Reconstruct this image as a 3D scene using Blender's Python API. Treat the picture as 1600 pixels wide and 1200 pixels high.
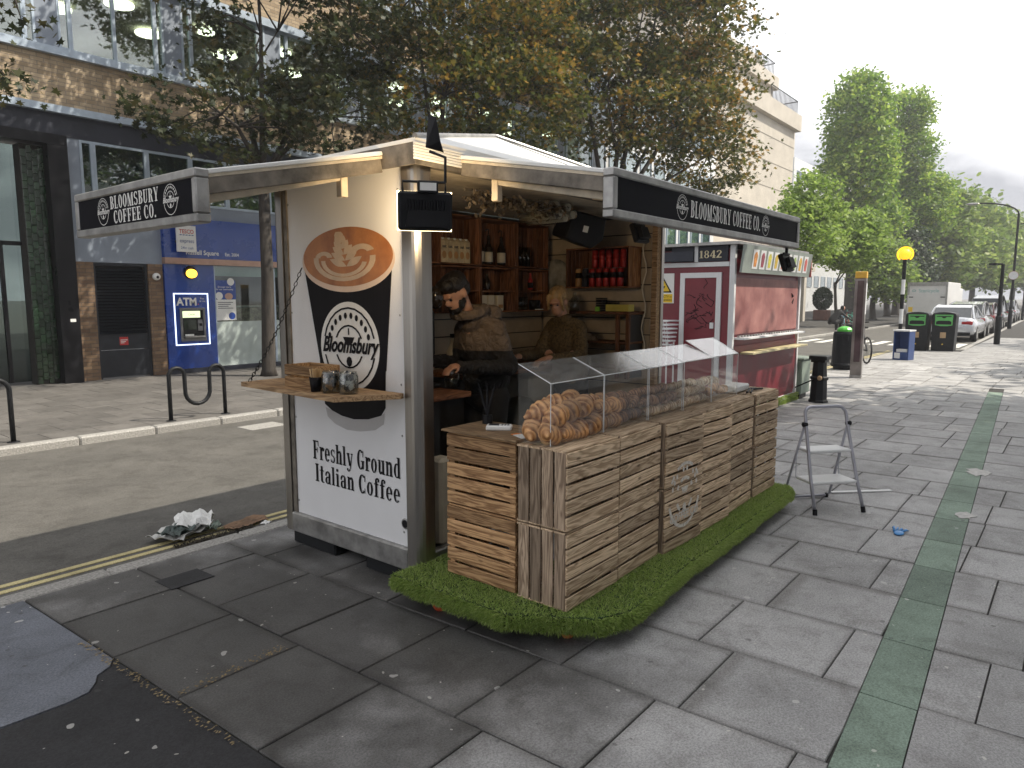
import bpy, bmesh, math, random
import numpy as np
from mathutils import Matrix, Vector
random.seed(7); rng = np.random.default_rng(11)
for o in list(bpy.data.objects): bpy.data.objects.remove(o)
S = bpy.context.scene; COL = S.collection; RAD = math.radians
# ---------------------------------------------------------------- camera
cd = bpy.data.cameras.new('camera'); cam = bpy.data.objects.new('camera', cd); COL.objects.link(cam)
cd.sensor_width = 36; cd.lens = 24.75; cd.clip_start = .05; cd.clip_end = 2000
cam.matrix_world = Matrix(((.63040, .09456, -.77049, 0), (-.77627, .07679, -.62571, 0), (0, .99255, .12181, 1.70), (0, 0, 0, 1)))
S.camera = cam
S.render.resolution_x = 1024; S.render.resolution_y = 768
# ---------------------------------------------------------------- sky
SUN_EL = RAD(50); SUN_DIR = Vector((.62*math.cos(SUN_EL), -.785*math.cos(SUN_EL), math.sin(SUN_EL)))
W = bpy.data.worlds.new('World'); S.world = W; W.use_nodes = True
nt = W.node_tree; nt.nodes.clear()
def nd(t, ty, **k):
    n = t.nodes.new(ty)
    for a, b in k.items():
        if a.startswith('i_'): n.inputs[a[2:].replace('_', ' ')].default_value = b
        else: setattr(n, a, b)
    return n
out = nd(nt, 'ShaderNodeOutputWorld'); bg = nd(nt, 'ShaderNodeBackground'); bg.inputs[1].default_value = .10
sky = nd(nt, 'ShaderNodeTexSky', sky_type='NISHITA', sun_disc=False, sun_elevation=SUN_EL, sun_rotation=RAD(142), air_density=1.0, dust_density=2.0, altitude=50)
tc = nd(nt, 'ShaderNodeTexCoord'); mp = nd(nt, 'ShaderNodeMapping'); mp.inputs['Scale'].default_value = (1, 1, 2.2); mp.inputs['Location'].default_value = (8.8, 3.3, 4.9)
n1 = nd(nt, 'ShaderNodeTexNoise', i_Scale=2.4, i_Detail=7., i_Roughness=.55, i_Distortion=.4)
r1 = nd(nt, 'ShaderNodeValToRGB'); r1.color_ramp.elements[0].position = .42; r1.color_ramp.elements[1].position = .68
r1.color_ramp.elements[0].color = (2.9, 3.0, 3.3, 1); r1.color_ramp.elements[1].color = (13.5, 13.4, 13.4, 1)
n2 = nd(nt, 'ShaderNodeTexNoise', i_Scale=1.1, i_Detail=5., i_Roughness=.5)
r2 = nd(nt, 'ShaderNodeValToRGB'); r2.color_ramp.elements[0].position = .30; r2.color_ramp.elements[1].position = .48
r2.color_ramp.elements[0].color = (.72, .72, .72, 1)
mx = nd(nt, 'ShaderNodeMixRGB')
L = nt.links.new
L(tc.outputs['Generated'], mp.inputs[0]); L(mp.outputs[0], n1.inputs[0]); L(mp.outputs[0], n2.inputs[0])
L(n1.outputs[0], r1.inputs[0]); L(n2.outputs[0], r2.inputs[0]); L(r2.outputs[0], mx.inputs[0]); L(sky.outputs[0], mx.inputs[1]); L(r1.outputs[0], mx.inputs[2])
L(mx.outputs[0], bg.inputs[0]); L(bg.outputs[0], out.inputs[0])
# ---------------------------------------------------------------- sun, exposure
sl = bpy.data.lights.new('sun', 'SUN'); sl.energy = 3.2; sl.angle = RAD(.6); sl.color = (1, .92, .79)
so = bpy.data.objects.new('sun', sl); COL.objects.link(so); so.rotation_euler = SUN_DIR.to_track_quat('Z', 'Y').to_euler(); so.location = (10, -10, 30)
S.view_settings.view_transform = 'Standard'; S.view_settings.look = 'None'; S.view_settings.exposure = 0.96; S.view_settings.gamma = 1
S.view_settings.use_curve_mapping = False
S.render.engine = 'CYCLES'; S.cycles.max_bounces = 5; S.cycles.diffuse_bounces = 3; S.cycles.glossy_bounces = 3; S.cycles.volume_bounces = 0; S.cycles.transparent_max_bounces = 16

# ================================================================ helpers
PINV = {}
def setp(o, label=None, cat=None, group=None, kind=None):
    if label: o['label'] = label
    if cat: o['category'] = cat
    if group: o['group'] = group
    if kind: o['kind'] = kind
    return o
def T(name, label, cat, loc=(0, 0, 0), rz=0, group=None):
    o = bpy.data.objects.new(name, None); COL.objects.link(o); o.empty_display_size = .1
    o.location = loc; o.rotation_euler = (0, 0, rz); PINV[o.name] = (Matrix.Translation(loc) @ Matrix.Rotation(rz, 4, 'Z')).inverted()
    return setp(o, label, cat, group)
def link(name, me, m, parent=None, local=False, label=None, cat=None, group=None, kind=None, smooth=False, bevel=0, loc=None, rot=None):
    if m is not None and len(me.materials) == 0:
        for q in (m if isinstance(m, list) else [m]): me.materials.append(q)
    if smooth: me.polygons.foreach_set('use_smooth', [True]*len(me.polygons))
    o = bpy.data.objects.new(name, me); COL.objects.link(o)
    if parent is not None:
        o.parent = parent
        if not local and parent.name in PINV: o.matrix_parent_inverse = PINV[parent.name]
    PINV[o.name] = PINV[parent.name] if (parent is not None and parent.name in PINV and not local) else Matrix()
    if parent is not None: PINV[o.name] = Matrix()
    if loc is not None: o.location = loc
    if rot is not None: o.rotation_euler = rot
    if bevel:
        b = o.modifiers.new('bevel', 'BEVEL'); b.width = bevel; b.segments = 2; b.limit_method = 'ANGLE'; b.angle_limit = RAD(40)
    return setp(o, label, cat, group, kind)
def dup(root, loc=None, rz=None, label=None, group=None):
    r = root.copy(); COL.objects.link(r)
    if loc is not None: r.location = loc
    if rz is not None: r.rotation_euler = (0, 0, rz)
    setp(r, label, None, group)
    for ch in root.children:
        c = ch.copy(); COL.objects.link(c); c.parent = r
        for g in ch.children:
            d = g.copy(); COL.objects.link(d); d.parent = c
    return r
def fr(o, x, y):
    x = Vector(x).normalized(); y = Vector(y); z = x.cross(y).normalized(); y = z.cross(x)
    return Matrix(((x.x, y.x, z.x, o[0]), (x.y, y.y, z.y, o[1]), (x.z, y.z, z.z, o[2]), (0, 0, 0, 1)))
FX = lambda o: fr(o, (0, -1, 0), (0, 0, 1))      # a face that looks towards -X
FY = lambda o: fr(o, (1, 0, 0), (0, 0, 1))       # a face that looks towards -Y
CB = {}
class B:
    def __init__(s): s.v = []; s.f = []; s.m = []
    def add(s, vs, fs, mi=0, M=None):
        n = len(s.v)
        s.v += [tuple(M @ Vector(p)) for p in vs] if M is not None else [tuple(p) for p in vs]
        s.f += [tuple(i+n for i in f) for f in fs]; s.m += [mi]*len(fs); return s
    def box(s, x0, x1, y0, y1, z0, z1, mi=0, M=None):
        return s.add([(x0, y0, z0), (x1, y0, z0), (x1, y1, z0), (x0, y1, z0), (x0, y0, z1), (x1, y0, z1), (x1, y1, z1), (x0, y1, z1)],
                     [(3, 2, 1, 0), (4, 5, 6, 7), (0, 1, 5, 4), (1, 2, 6, 5), (2, 3, 7, 6), (3, 0, 4, 7)], mi, M)
    def cbox(s, x0, x1, y0, y1, z0, z1, c=.004, mi=0, M=None):
        a = ((x1-x0)/2, (y1-y0)/2, (z1-z0)/2); o = ((x0+x1)/2, (y0+y1)/2, (z0+z1)/2); c = min(c, .45*min(a)*2)
        bm = bmesh.new(); bmesh.ops.create_cube(bm, size=1)
        for v in bm.verts: v.co = Vector((v.co.x*2*a[0], v.co.y*2*a[1], v.co.z*2*a[2]))
        bmesh.ops.bevel(bm, geom=bm.edges[:], offset=c, segments=1, affect='EDGES', profile=.5)
        bm.verts.index_update()
        vs = [(v.co.x+o[0], v.co.y+o[1], v.co.z+o[2]) for v in bm.verts]; fs = [[v.index for v in f.verts] for f in bm.faces]; bm.free()
        return s.add(vs, fs, mi, M)
    def tube(s, pts, r, n=8, mi=0, M=None, cap=True, closed=False):
        P = [Vector(p) for p in pts]; k = len(P); rr = r if hasattr(r, '__len__') else [r]*k; vs = []; up = None
        for i, p in enumerate(P):
            d = (P[(i+1) % k]-P[i-1]) if closed else (P[min(i+1, k-1)]-P[max(i-1, 0)])
            if d.length < 1e-9: d = Vector((0, 0, 1))
            d.normalize()
            if up is None: up = d.orthogonal().normalized()
            up = (up-d*up.dot(d))
            up = up.normalized() if up.length > 1e-6 else d.orthogonal().normalized()
            w = d.cross(up)
            vs += [p+(up*math.cos(2*math.pi*j/n)+w*math.sin(2*math.pi*j/n))*rr[i] for j in range(n)]
        fs = [(i*n+j, i*n+(j+1) % n, ((i+1) % k)*n+(j+1) % n, ((i+1) % k)*n+j) for i in range(k if closed else k-1) for j in range(n)]
        if cap and not closed: fs += [tuple(range(n))[::-1], tuple(range((k-1)*n, k*n))]
        return s.add(vs, fs, mi, M)
    def cyl(s, a, b, r, n=12, mi=0, M=None, r2=None): return s.tube([a, b], [r, r if r2 is None else r2], n, mi, M)
    def lathe(s, prof, c=(0, 0, 0), n=16, mi=0, M=None):
        vs = [(c[0]+r*math.cos(2*math.pi*j/n), c[1]+r*math.sin(2*math.pi*j/n), c[2]+z) for r, z in prof for j in range(n)]
        fs = [(i*n+j, i*n+(j+1) % n, (i+1)*n+(j+1) % n, (i+1)*n+j) for i in range(len(prof)-1) for j in range(n)]
        fs += [tuple(range(n))[::-1], tuple(range((len(prof)-1)*n, len(prof)*n))]
        return s.add(vs, fs, mi, M)
    def ell(s, c, r, n=12, k=8, mi=0, M=None):
        if not hasattr(r, '__len__'): r = (r, r, r)
        vs = [(c[0]+r[0]*math.sin(math.pi*(i+.02)/(k+.04))*math.cos(2*math.pi*j/n), c[1]+r[1]*math.sin(math.pi*(i+.02)/(k+.04))*math.sin(2*math.pi*j/n), c[2]-r[2]*math.cos(math.pi*i/k)) for i in range(k+1) for j in range(n)]
        fs = [(i*n+j, i*n+(j+1) % n, (i+1)*n+(j+1) % n, (i+1)*n+j) for i in range(k) for j in range(n)]+[tuple(range(n))[::-1], tuple(range(k*n, k*n+n))]
        return s.add(vs, fs, mi, M)
    def prism(s, pts, h, M=None, mi=0, z0=0):
        n = len(pts); vs = [(p[0], p[1], z0) for p in pts]+[(p[0], p[1], z0+h) for p in pts]
        return s.add(vs, [tuple(range(n))[::-1], tuple(range(n, 2*n))]+[(i, (i+1) % n, n+(i+1) % n, n+i) for i in range(n)], mi, M)
    def flat(s, pts, M=None, z=0, mi=0): return s.add([(p[0], p[1], z) for p in pts], [tuple(range(len(pts)))], mi, M)
    def mesh(s, name):
        me = bpy.data.meshes.new(name); me.from_pydata(s.v, [], s.f)
        if any(s.m): me.polygons.foreach_set('material_index', s.m)
        me.update(); return me
    def ob(s, name, m, parent=None, **k): return link(name, s.mesh(name), m, parent, **k)
def fast(name, V, n):
    V = np.asarray(V, dtype=np.float32); k = len(V); me = bpy.data.meshes.new(name)
    me.vertices.add(k); me.vertices.foreach_set('co', V.ravel()); me.loops.add(k); me.loops.foreach_set('vertex_index', np.arange(k, dtype=np.int32))
    me.polygons.add(k//n); me.polygons.foreach_set('loop_start', np.arange(0, k, n, dtype=np.int32))
    me.update(calc_edges=True); return me
# ---------------------------------------------------------------- materials
def base(name):
    m = bpy.data.materials.new(name); m.use_nodes = True; t = m.node_tree; return m, t, t.nodes['Principled BSDF'], t.links.new
def C4(c, k=1): return (min(c[0]*k, 1), min(c[1]*k, 1), min(c[2]*k, 1), 1)
def mat(name, c, rough=.55, metal=0, var=.15, scale=6, bump=0, bs=80, rnd=0, spec=.5, c2=None, coat=0, stretch=None):
    m, t, p, L = base(name); tc = nd(t, 'ShaderNodeTexCoord'); src = tc.outputs['Object']
    if stretch:
        mp = nd(t, 'ShaderNodeMapping'); mp.inputs['Scale'].default_value = stretch; L(src, mp.inputs[0]); src = mp.outputs[0]
    n = nd(t, 'ShaderNodeTexNoise', i_Scale=scale, i_Detail=6., i_Roughness=.6); L(src, n.inputs[0])
    r = nd(t, 'ShaderNodeValToRGB'); r.color_ramp.elements[0].position = .32; r.color_ramp.elements[1].position = .68
    r.color_ramp.elements[0].color = C4(c, 1-var); r.color_ramp.elements[1].color = C4(c2, 1) if c2 else C4(c, 1+var)
    L(n.outputs[0], r.inputs[0]); colo = r.outputs[0]
    if rnd:
        oi = nd(t, 'ShaderNodeObjectInfo'); mr = nd(t, 'ShaderNodeMapRange'); mr.inputs[3].default_value = 1-rnd; mr.inputs[4].default_value = 1+rnd
        L(oi.outputs['Random'], mr.inputs[0]); h = nd(t, 'ShaderNodeHueSaturation'); L(mr.outputs[0], h.inputs['Value']); L(colo, h.inputs['Color']); colo = h.outputs[0]
    L(colo, p.inputs['Base Color'])
    p.inputs['Metallic'].default_value = metal; p.inputs['Specular IOR Level'].default_value = spec; p.inputs['Coat Weight'].default_value = coat
    rr = nd(t, 'ShaderNodeMapRange'); rr.inputs[3].default_value = max(rough-.1, .02); rr.inputs[4].default_value = min(rough+.1, 1); L(n.outputs[0], rr.inputs[0]); L(rr.outputs[0], p.inputs['Roughness'])
    if bump:
        b = nd(t, 'ShaderNodeTexNoise', i_Scale=bs, i_Detail=3.); L(src, b.inputs[0]); bp = nd(t, 'ShaderNodeBump', i_Strength=bump, i_Distance=.01); L(b.outputs[0], bp.inputs['Height']); L(bp.outputs[0], p.inputs['Normal'])
    return m
def wood(name, a, b, grey=0.0, along=0):
    m, t, p, L = base(name); tc = nd(t, 'ShaderNodeTexCoord'); oi = nd(t, 'ShaderNodeObjectInfo')
    ad = nd(t, 'ShaderNodeVectorMath', operation='MULTIPLY_ADD'); ad.inputs[1].default_value = (1, 1, 1)
    sc = nd(t, 'ShaderNodeVectorMath', operation='SCALE'); sc.inputs[0].default_value = (31, 17, 23); L(oi.outputs['Random'], sc.inputs['Scale'])
    L(tc.outputs['Object'], ad.inputs[0]); L(sc.outputs[0], ad.inputs[2])
    mp = nd(t, 'ShaderNodeMapping'); s = [16., 16., 16.]; s[along] = 1.3; mp.inputs['Scale'].default_value = s; L(ad.outputs[0], mp.inputs[0])
    n = nd(t, 'ShaderNodeTexNoise', i_Scale=1., i_Detail=3., i_Roughness=.55, i_Distortion=.6); L(mp.outputs[0], n.inputs[0])
    mu = nd(t, 'ShaderNodeMath', operation='MULTIPLY'); mu.inputs[1].default_value = 16; L(n.outputs[0], mu.inputs[0])
    fr_ = nd(t, 'ShaderNodeMath', operation='PINGPONG'); fr_.inputs[1].default_value = 1; L(mu.outputs[0], fr_.inputs[0])
    n3 = nd(t, 'ShaderNodeTexNoise', i_Scale=9., i_Detail=8., i_Roughness=.7); s3 = [60., 60., 60.]; s3[along] = 3; mp3 = nd(t, 'ShaderNodeMapping'); mp3.inputs['Scale'].default_value = s3; L(ad.outputs[0], mp3.inputs[0]); L(mp3.outputs[0], n3.inputs[0]); n3.inputs['Scale'].default_value = 2
    r = nd(t, 'ShaderNodeValToRGB'); r.color_ramp.elements[0].color = C4(b); r.color_ramp.elements[1].color = C4(a); r.color_ramp.elements[0].position = .1; r.color_ramp.elements[1].position = .8; L(fr_.outputs[0], r.inputs[0])
    mx = nd(t, 'ShaderNodeMixRGB', blend_type='MULTIPLY', i_Fac=.42); r3 = nd(t, 'ShaderNodeValToRGB'); r3.color_ramp.elements[0].position = .35; r3.color_ramp.elements[1].position = .65; r3.color_ramp.elements[0].color = (.35, .33, .31, 1); L(n3.outputs[0], r3.inputs[0]); L(r.outputs[0], mx.inputs[1]); L(r3.outputs[0], mx.inputs[2])
    # dark knots
    v = nd(t, 'ShaderNodeTexVoronoi', i_Scale=1.); sv = [16., 16., 16.]; sv[along] = 6; mv = nd(t, 'ShaderNodeMapping'); mv.inputs['Scale'].default_value = sv; L(ad.outputs[0], mv.inputs[0]); L(mv.outputs[0], v.inputs[0])
    kr = nd(t, 'ShaderNodeValToRGB'); kr.color_ramp.elements[0].position = .06; kr.color_ramp.elements[1].position = .16; kr.color_ramp.elements[0].color = (.25, .2, .16, 1); L(v.outputs[0], kr.inputs[0])
    mk = nd(t, 'ShaderNodeMixRGB', blend_type='MULTIPLY', i_Fac=.8); L(mx.outputs[0], mk.inputs[1]); L(kr.outputs[0], mk.inputs[2])
    h = nd(t, 'ShaderNodeHueSaturation'); mr = nd(t, 'ShaderNodeMapRange'); mr.inputs[3].default_value = .62; mr.inputs[4].default_value = 1.32; L(oi.outputs['Random'], mr.inputs[0]); L(mr.outputs[0], h.inputs['Value']); L(mk.outputs[0], h.inputs['Color'])
    h.inputs['Saturation'].default_value = 1-grey
    L(h.outputs[0], p.inputs['Base Color']); p.inputs['Roughness'].default_value = .75; p.inputs['Specular IOR Level'].default_value = .3
    bp = nd(t, 'ShaderNodeBump', i_Strength=.35, i_Distance=.004); L(fr_.outputs[0], bp.inputs['Height']); L(bp.outputs[0], p.inputs['Normal'])
    return m
def emis(name, c, e):
    m, t, p, L = base(name); p.inputs['Base Color'].default_value = C4(c); p.inputs['Emission Color'].default_value = C4(c); p.inputs['Emission Strength'].default_value = e; return m
def glass(name, tint=(.9, .93, .93), refl=.12, haze=0., hc=(.8, .8, .8), rough=.02):
    m, t, p, L = base(name); o = t.nodes['Material Output']; t.nodes.remove(p)
    tr = nd(t, 'ShaderNodeBsdfTransparent'); tr.inputs[0].default_value = C4(tint); gl = nd(t, 'ShaderNodeBsdfGlossy'); gl.inputs['Roughness'].default_value = rough
    lf = nd(t, 'ShaderNodeLayerWeight', i_Blend=.5); lw = nd(t, 'ShaderNodeMath', operation='POWER'); lw.inputs[1].default_value = 4; L(lf.outputs['Facing'], lw.inputs[0]); ma = nd(t, 'ShaderNodeMath', operation='MULTIPLY_ADD'); ma.inputs[1].default_value = .75; ma.inputs[2].default_value = refl; ma.use_clamp = True; L(lw.outputs[0], ma.inputs[0])
    m1 = nd(t, 'ShaderNodeMixShader'); L(ma.outputs[0], m1.inputs[0]); L(tr.outputs[0], m1.inputs[1]); L(gl.outputs[0], m1.inputs[2]); res = m1
    if haze:
        tc = nd(t, 'ShaderNodeTexCoord'); n = nd(t, 'ShaderNodeTexNoise', i_Scale=22., i_Detail=9., i_Roughness=.75); L(tc.outputs['Object'], n.inputs[0])
        mr = nd(t, 'ShaderNodeMapRange'); mr.inputs[1].default_value = .35; mr.inputs[2].default_value = .75; mr.inputs[3].default_value = haze*.4; mr.inputs[4].default_value = haze*2; L(n.outputs[0], mr.inputs[0])
        df = nd(t, 'ShaderNodeBsdfDiffuse'); df.inputs[0].default_value = C4(hc); m2 = nd(t, 'ShaderNodeMixShader'); L(mr.outputs[0], m2.inputs[0]); L(m1.outputs[0], m2.inputs[1]); L(df.outputs[0], m2.inputs[2]); res = m2
    L(res.outputs[0], o.inputs[0]); return m
def leafmat(name, c1, c2, c3, tl=.35):
    m, t, p, L = base(name); o = t.nodes['Material Output']; g = nd(t, 'ShaderNodeNewGeometry'); tc = nd(t, 'ShaderNodeTexCoord')
    n = nd(t, 'ShaderNodeTexNoise', i_Scale=.55, i_Detail=3.); L(tc.outputs['Object'], n.inputs[0])
    ad = nd(t, 'ShaderNodeMath', operation='MULTIPLY_ADD'); ad.inputs[1].default_value = .45; L(g.outputs['Random Per Island'], ad.inputs[0])
    mm = nd(t, 'ShaderNodeMath', operation='MULTIPLY'); mm.inputs[1].default_value = .6; L(n.outputs[0], mm.inputs[0]); L(mm.outputs[0], ad.inputs[2])
    r = nd(t, 'ShaderNodeValToRGB'); e = r.color_ramp.elements; e[0].position = .28; e[0].color = C4(c1); e[1].position = .86; e[1].color = C4(c3); q = e.new(.56); q.color = C4(c2); L(ad.outputs[0], r.inputs[0])
    L(r.outputs[0], p.inputs['Base Color']); p.inputs['Roughness'].default_value = .5; p.inputs['Specular IOR Level'].default_value = .35
    tr = nd(t, 'ShaderNodeBsdfTranslucent'); L(r.outputs[0], tr.inputs[0]); mx = nd(t, 'ShaderNodeMixShader', i_Fac=tl); L(p.outputs[0], mx.inputs[1]); L(tr.outputs[0], mx.inputs[2]); L(mx.outputs[0], o.inputs[0]); return m
def brickmat(name, c1, c2, mortar, axis='xz'):
    m, t, p, L = base(name); tc = nd(t, 'ShaderNodeTexCoord'); sp = nd(t, 'ShaderNodeSeparateXYZ'); cb = nd(t, 'ShaderNodeCombineXYZ'); L(tc.outputs['Object'], sp.inputs[0])
    L(sp.outputs[0 if axis == 'xz' else 1], cb.inputs[0]); L(sp.outputs[2], cb.inputs[1])
    br = nd(t, 'ShaderNodeTexBrick', i_Scale=1., i_Mortar_Size=.006, i_Bias=0.); br.inputs['Brick Width'].default_value = .23; br.inputs['Row Height'].default_value = .076; br.inputs['Mortar Smooth'].default_value = .2
    br.inputs['Color1'].default_value = C4(c1); br.inputs['Color2'].default_value = C4(c2); br.inputs['Mortar'].default_value = C4(mortar); L(cb.outputs[0], br.inputs[0])
    n = nd(t, 'ShaderNodeTexNoise', i_Scale=2.2, i_Detail=8., i_Roughness=.7); L(tc.outputs['Object'], n.inputs[0]); r = nd(t, 'ShaderNodeValToRGB'); r.color_ramp.elements[0].position = .35; r.color_ramp.elements[1].position = .6; r.color_ramp.elements[0].color = (.55, .53, .5, 1); L(n.outputs[0], r.inputs[0])
    mx = nd(t, 'ShaderNodeMixRGB', blend_type='MULTIPLY', i_Fac=.7); L(br.outputs[0], mx.inputs[1]); L(r.outputs[0], mx.inputs[2]); L(mx.outputs[0], p.inputs['Base Color']); p.inputs['Roughness'].default_value = .85
    bp = nd(t, 'ShaderNodeBump', i_Strength=.6, i_Distance=.01, invert=True); L(br.outputs[1], bp.inputs['Height']); L(bp.outputs[0], p.inputs['Normal']); return m
def paving(name, c, wet_shade=True, gum=True, edge=False):
    m, t, p, L = base(name); g = nd(t, 'ShaderNodeNewGeometry'); oi = nd(t, 'ShaderNodeObjectInfo'); pos = g.outputs['Position']
    n = nd(t, 'ShaderNodeTexNoise', i_Scale=1.6, i_Detail=8., i_Roughness=.65); L(pos, n.inputs[0])
    f = nd(t, 'ShaderNodeTexNoise', i_Scale=105., i_Detail=4., i_Roughness=.8); L(pos, f.inputs[0])
    r = nd(t, 'ShaderNodeValToRGB'); r.color_ramp.elements[0].position = .3; r.color_ramp.elements[1].position = .7; r.color_ramp.elements[0].color = C4(c, .72); r.color_ramp.elements[1].color = C4(c, 1.12); L(n.outputs[0], r.inputs[0])
    rf = nd(t, 'ShaderNodeValToRGB'); rf.color_ramp.elements[0].position = .38; rf.color_ramp.elements[1].position = .60; rf.color_ramp.elements[0].color = (.42, .42, .42, 1); rf.color_ramp.elements[1].color = (1.0, 1.0, 1.0, 1); L(f.outputs[0], rf.inputs[0])
    mx = nd(t, 'ShaderNodeMixRGB', blend_type='MULTIPLY', i_Fac=.75); L(r.outputs[0], mx.inputs[1]); L(rf.outputs[0], mx.inputs[2])
    h = nd(t, 'ShaderNodeHueSaturation'); mr = nd(t, 'ShaderNodeMapRange'); mr.inputs[3].default_value = .84; mr.inputs[4].default_value = 1.12; L(oi.outputs['Random'], mr.inputs[0]); L(mr.outputs[0], h.inputs['Value']); L(mx.outputs[0], h.inputs['Color']); colo = h.outputs[0]
    p.inputs['Roughness'].default_value = .8; p.inputs['Specular IOR Level'].default_value = .4
    bl_ = nd(t, 'ShaderNodeTexNoise', i_Scale=5.5, i_Detail=7., i_Roughness=.7, i_Distortion=.5); L(pos, bl_.inputs[0]); rb_ = nd(t, 'ShaderNodeValToRGB'); rb_.color_ramp.elements[0].position = .30; rb_.color_ramp.elements[1].position = .52; rb_.color_ramp.elements[0].color = (.62, .61, .59, 1); L(bl_.outputs[0], rb_.inputs[0])
    mb = nd(t, 'ShaderNodeMixRGB', blend_type='MULTIPLY', i_Fac=.8); L(colo, mb.inputs[1]); L(rb_.outputs[0], mb.inputs[2]); colo = mb.outputs[0]
    if edge:
        tco = nd(t, 'ShaderNodeTexCoord'); ab = nd(t, 'ShaderNodeVectorMath', operation='ABSOLUTE'); L(tco.outputs['Object'], ab.inputs[0]); sx_ = nd(t, 'ShaderNodeSeparateXYZ'); L(ab.outputs[0], sx_.inputs[0]); mm_ = nd(t, 'ShaderNodeMath', operation='MAXIMUM'); L(sx_.outputs[0], mm_.inputs[0]); L(sx_.outputs[1], mm_.inputs[1])
        ad_ = nd(t, 'ShaderNodeMath', operation='MULTIPLY_ADD'); ad_.inputs[1].default_value = .06; L(bl_.outputs[0], ad_.inputs[0]); L(mm_.outputs[0], ad_.inputs[2]); re = nd(t, 'ShaderNodeMapRange'); re.inputs[1].default_value = .285; re.inputs[2].default_value = .33; re.inputs[3].default_value = 0; re.inputs[4].default_value = .5; L(ad_.outputs[0], re.inputs[0])
        me_ = nd(t, 'ShaderNodeMixRGB', blend_type='MULTIPLY'); L(re.outputs[0], me_.inputs[0]); L(colo, me_.inputs[1]); me_.inputs[2].default_value = (.35, .33, .30, 1); colo = me_.outputs[0]
    if wet_shade:  # soft ellipses: wet slabs, plus shade beside the kiosk painted into the colour
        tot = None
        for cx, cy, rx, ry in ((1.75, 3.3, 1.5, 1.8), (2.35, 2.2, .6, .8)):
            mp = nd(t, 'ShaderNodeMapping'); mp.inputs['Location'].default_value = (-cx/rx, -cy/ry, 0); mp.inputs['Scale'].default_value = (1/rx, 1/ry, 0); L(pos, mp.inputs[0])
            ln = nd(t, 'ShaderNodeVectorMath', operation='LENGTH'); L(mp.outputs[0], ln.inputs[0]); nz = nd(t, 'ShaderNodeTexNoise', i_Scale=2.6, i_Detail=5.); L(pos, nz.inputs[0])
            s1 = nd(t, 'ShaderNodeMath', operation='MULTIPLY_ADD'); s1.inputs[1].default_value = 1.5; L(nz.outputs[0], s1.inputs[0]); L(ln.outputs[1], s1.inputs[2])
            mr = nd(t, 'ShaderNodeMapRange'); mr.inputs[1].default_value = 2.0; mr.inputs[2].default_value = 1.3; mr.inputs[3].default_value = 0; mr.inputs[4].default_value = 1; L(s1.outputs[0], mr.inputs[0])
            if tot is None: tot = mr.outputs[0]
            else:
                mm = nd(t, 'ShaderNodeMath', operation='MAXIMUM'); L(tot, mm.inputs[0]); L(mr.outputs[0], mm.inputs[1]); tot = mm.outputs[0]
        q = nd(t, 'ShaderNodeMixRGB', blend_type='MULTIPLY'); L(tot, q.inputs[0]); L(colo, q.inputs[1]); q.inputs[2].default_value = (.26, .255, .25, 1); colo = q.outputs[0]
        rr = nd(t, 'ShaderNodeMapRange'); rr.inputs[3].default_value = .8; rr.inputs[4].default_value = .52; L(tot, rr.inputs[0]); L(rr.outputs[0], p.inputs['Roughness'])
    if gum:
        for sc_, dens, colr in ((5.5, .45, (.62, .61, .58, 1)), (6.3, .55, (.06, .06, .06, 1)), (9, .30, (.68, .66, .60, 1)), (17, .28, (.66, .64, .58, 1)), (14, .25, (.05, .05, .05, 1))):
            v = nd(t, 'ShaderNodeTexVoronoi', i_Scale=sc_); wv = nd(t, 'ShaderNodeTexNoise', i_Scale=14.); L(pos, wv.inputs[0])
            vm = nd(t, 'ShaderNodeVectorMath', operation='MULTIPLY_ADD'); vm.inputs[1].default_value = (.05, .05, 0); L(wv.outputs[1], vm.inputs[0]); L(pos, vm.inputs[2]); L(vm.outputs[0], v.inputs[0])
            a = nd(t, 'ShaderNodeMath', operation='LESS_THAN'); a.inputs[1].default_value = .085 if sc_ < 9 else .075; L(v.outputs[0], a.inputs[0])
            sp = nd(t, 'ShaderNodeSeparateColor'); L(v.outputs[1], sp.inputs[0]); b = nd(t, 'ShaderNodeMath', operation='LESS_THAN'); b.inputs[1].default_value = dens; L(sp.outputs[0], b.inputs[0])
            c_ = nd(t, 'ShaderNodeMath', operation='MULTIPLY'); L(a.outputs[0], c_.inputs[0]); L(b.outputs[0], c_.inputs[1]); d = nd(t, 'ShaderNodeMath', operation='MULTIPLY'); d.inputs[1].default_value = .5; L(c_.outputs[0], d.inputs[0])
            q = nd(t, 'ShaderNodeMixRGB'); L(d.outputs[0], q.inputs[0]); L(colo, q.inputs[1]); q.inputs[2].default_value = colr; colo = q.outputs[0]
    L(colo, p.inputs['Base Color']); bp = nd(t, 'ShaderNodeBump', i_Strength=.35, i_Distance=.004); L(f.outputs[0], bp.inputs['Height']); L(bp.outputs[0], p.inputs['Normal']); return m
M = {}
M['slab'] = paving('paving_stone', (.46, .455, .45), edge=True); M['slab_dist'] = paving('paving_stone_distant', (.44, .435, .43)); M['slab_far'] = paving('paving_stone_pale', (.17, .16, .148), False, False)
M['joint'] = mat('joint_sand', (.035, .033, .03), .95, var=.4, scale=30)
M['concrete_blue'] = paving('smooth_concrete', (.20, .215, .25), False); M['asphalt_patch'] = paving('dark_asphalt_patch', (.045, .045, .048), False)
M['road'] = paving('road_asphalt', (.165, .157, .142), False, False); M['kerb'] = mat('granite_kerb', (.30, .29, .27), .75, var=.4, scale=60, rnd=.15, bump=.3, bs=120)
M['yellow'] = paving('worn_yellow_paint', (.66, .57, .30), False, False); M['green_paint'] = paving('faded_green_paint', (.25, .33, .265), False)
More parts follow.
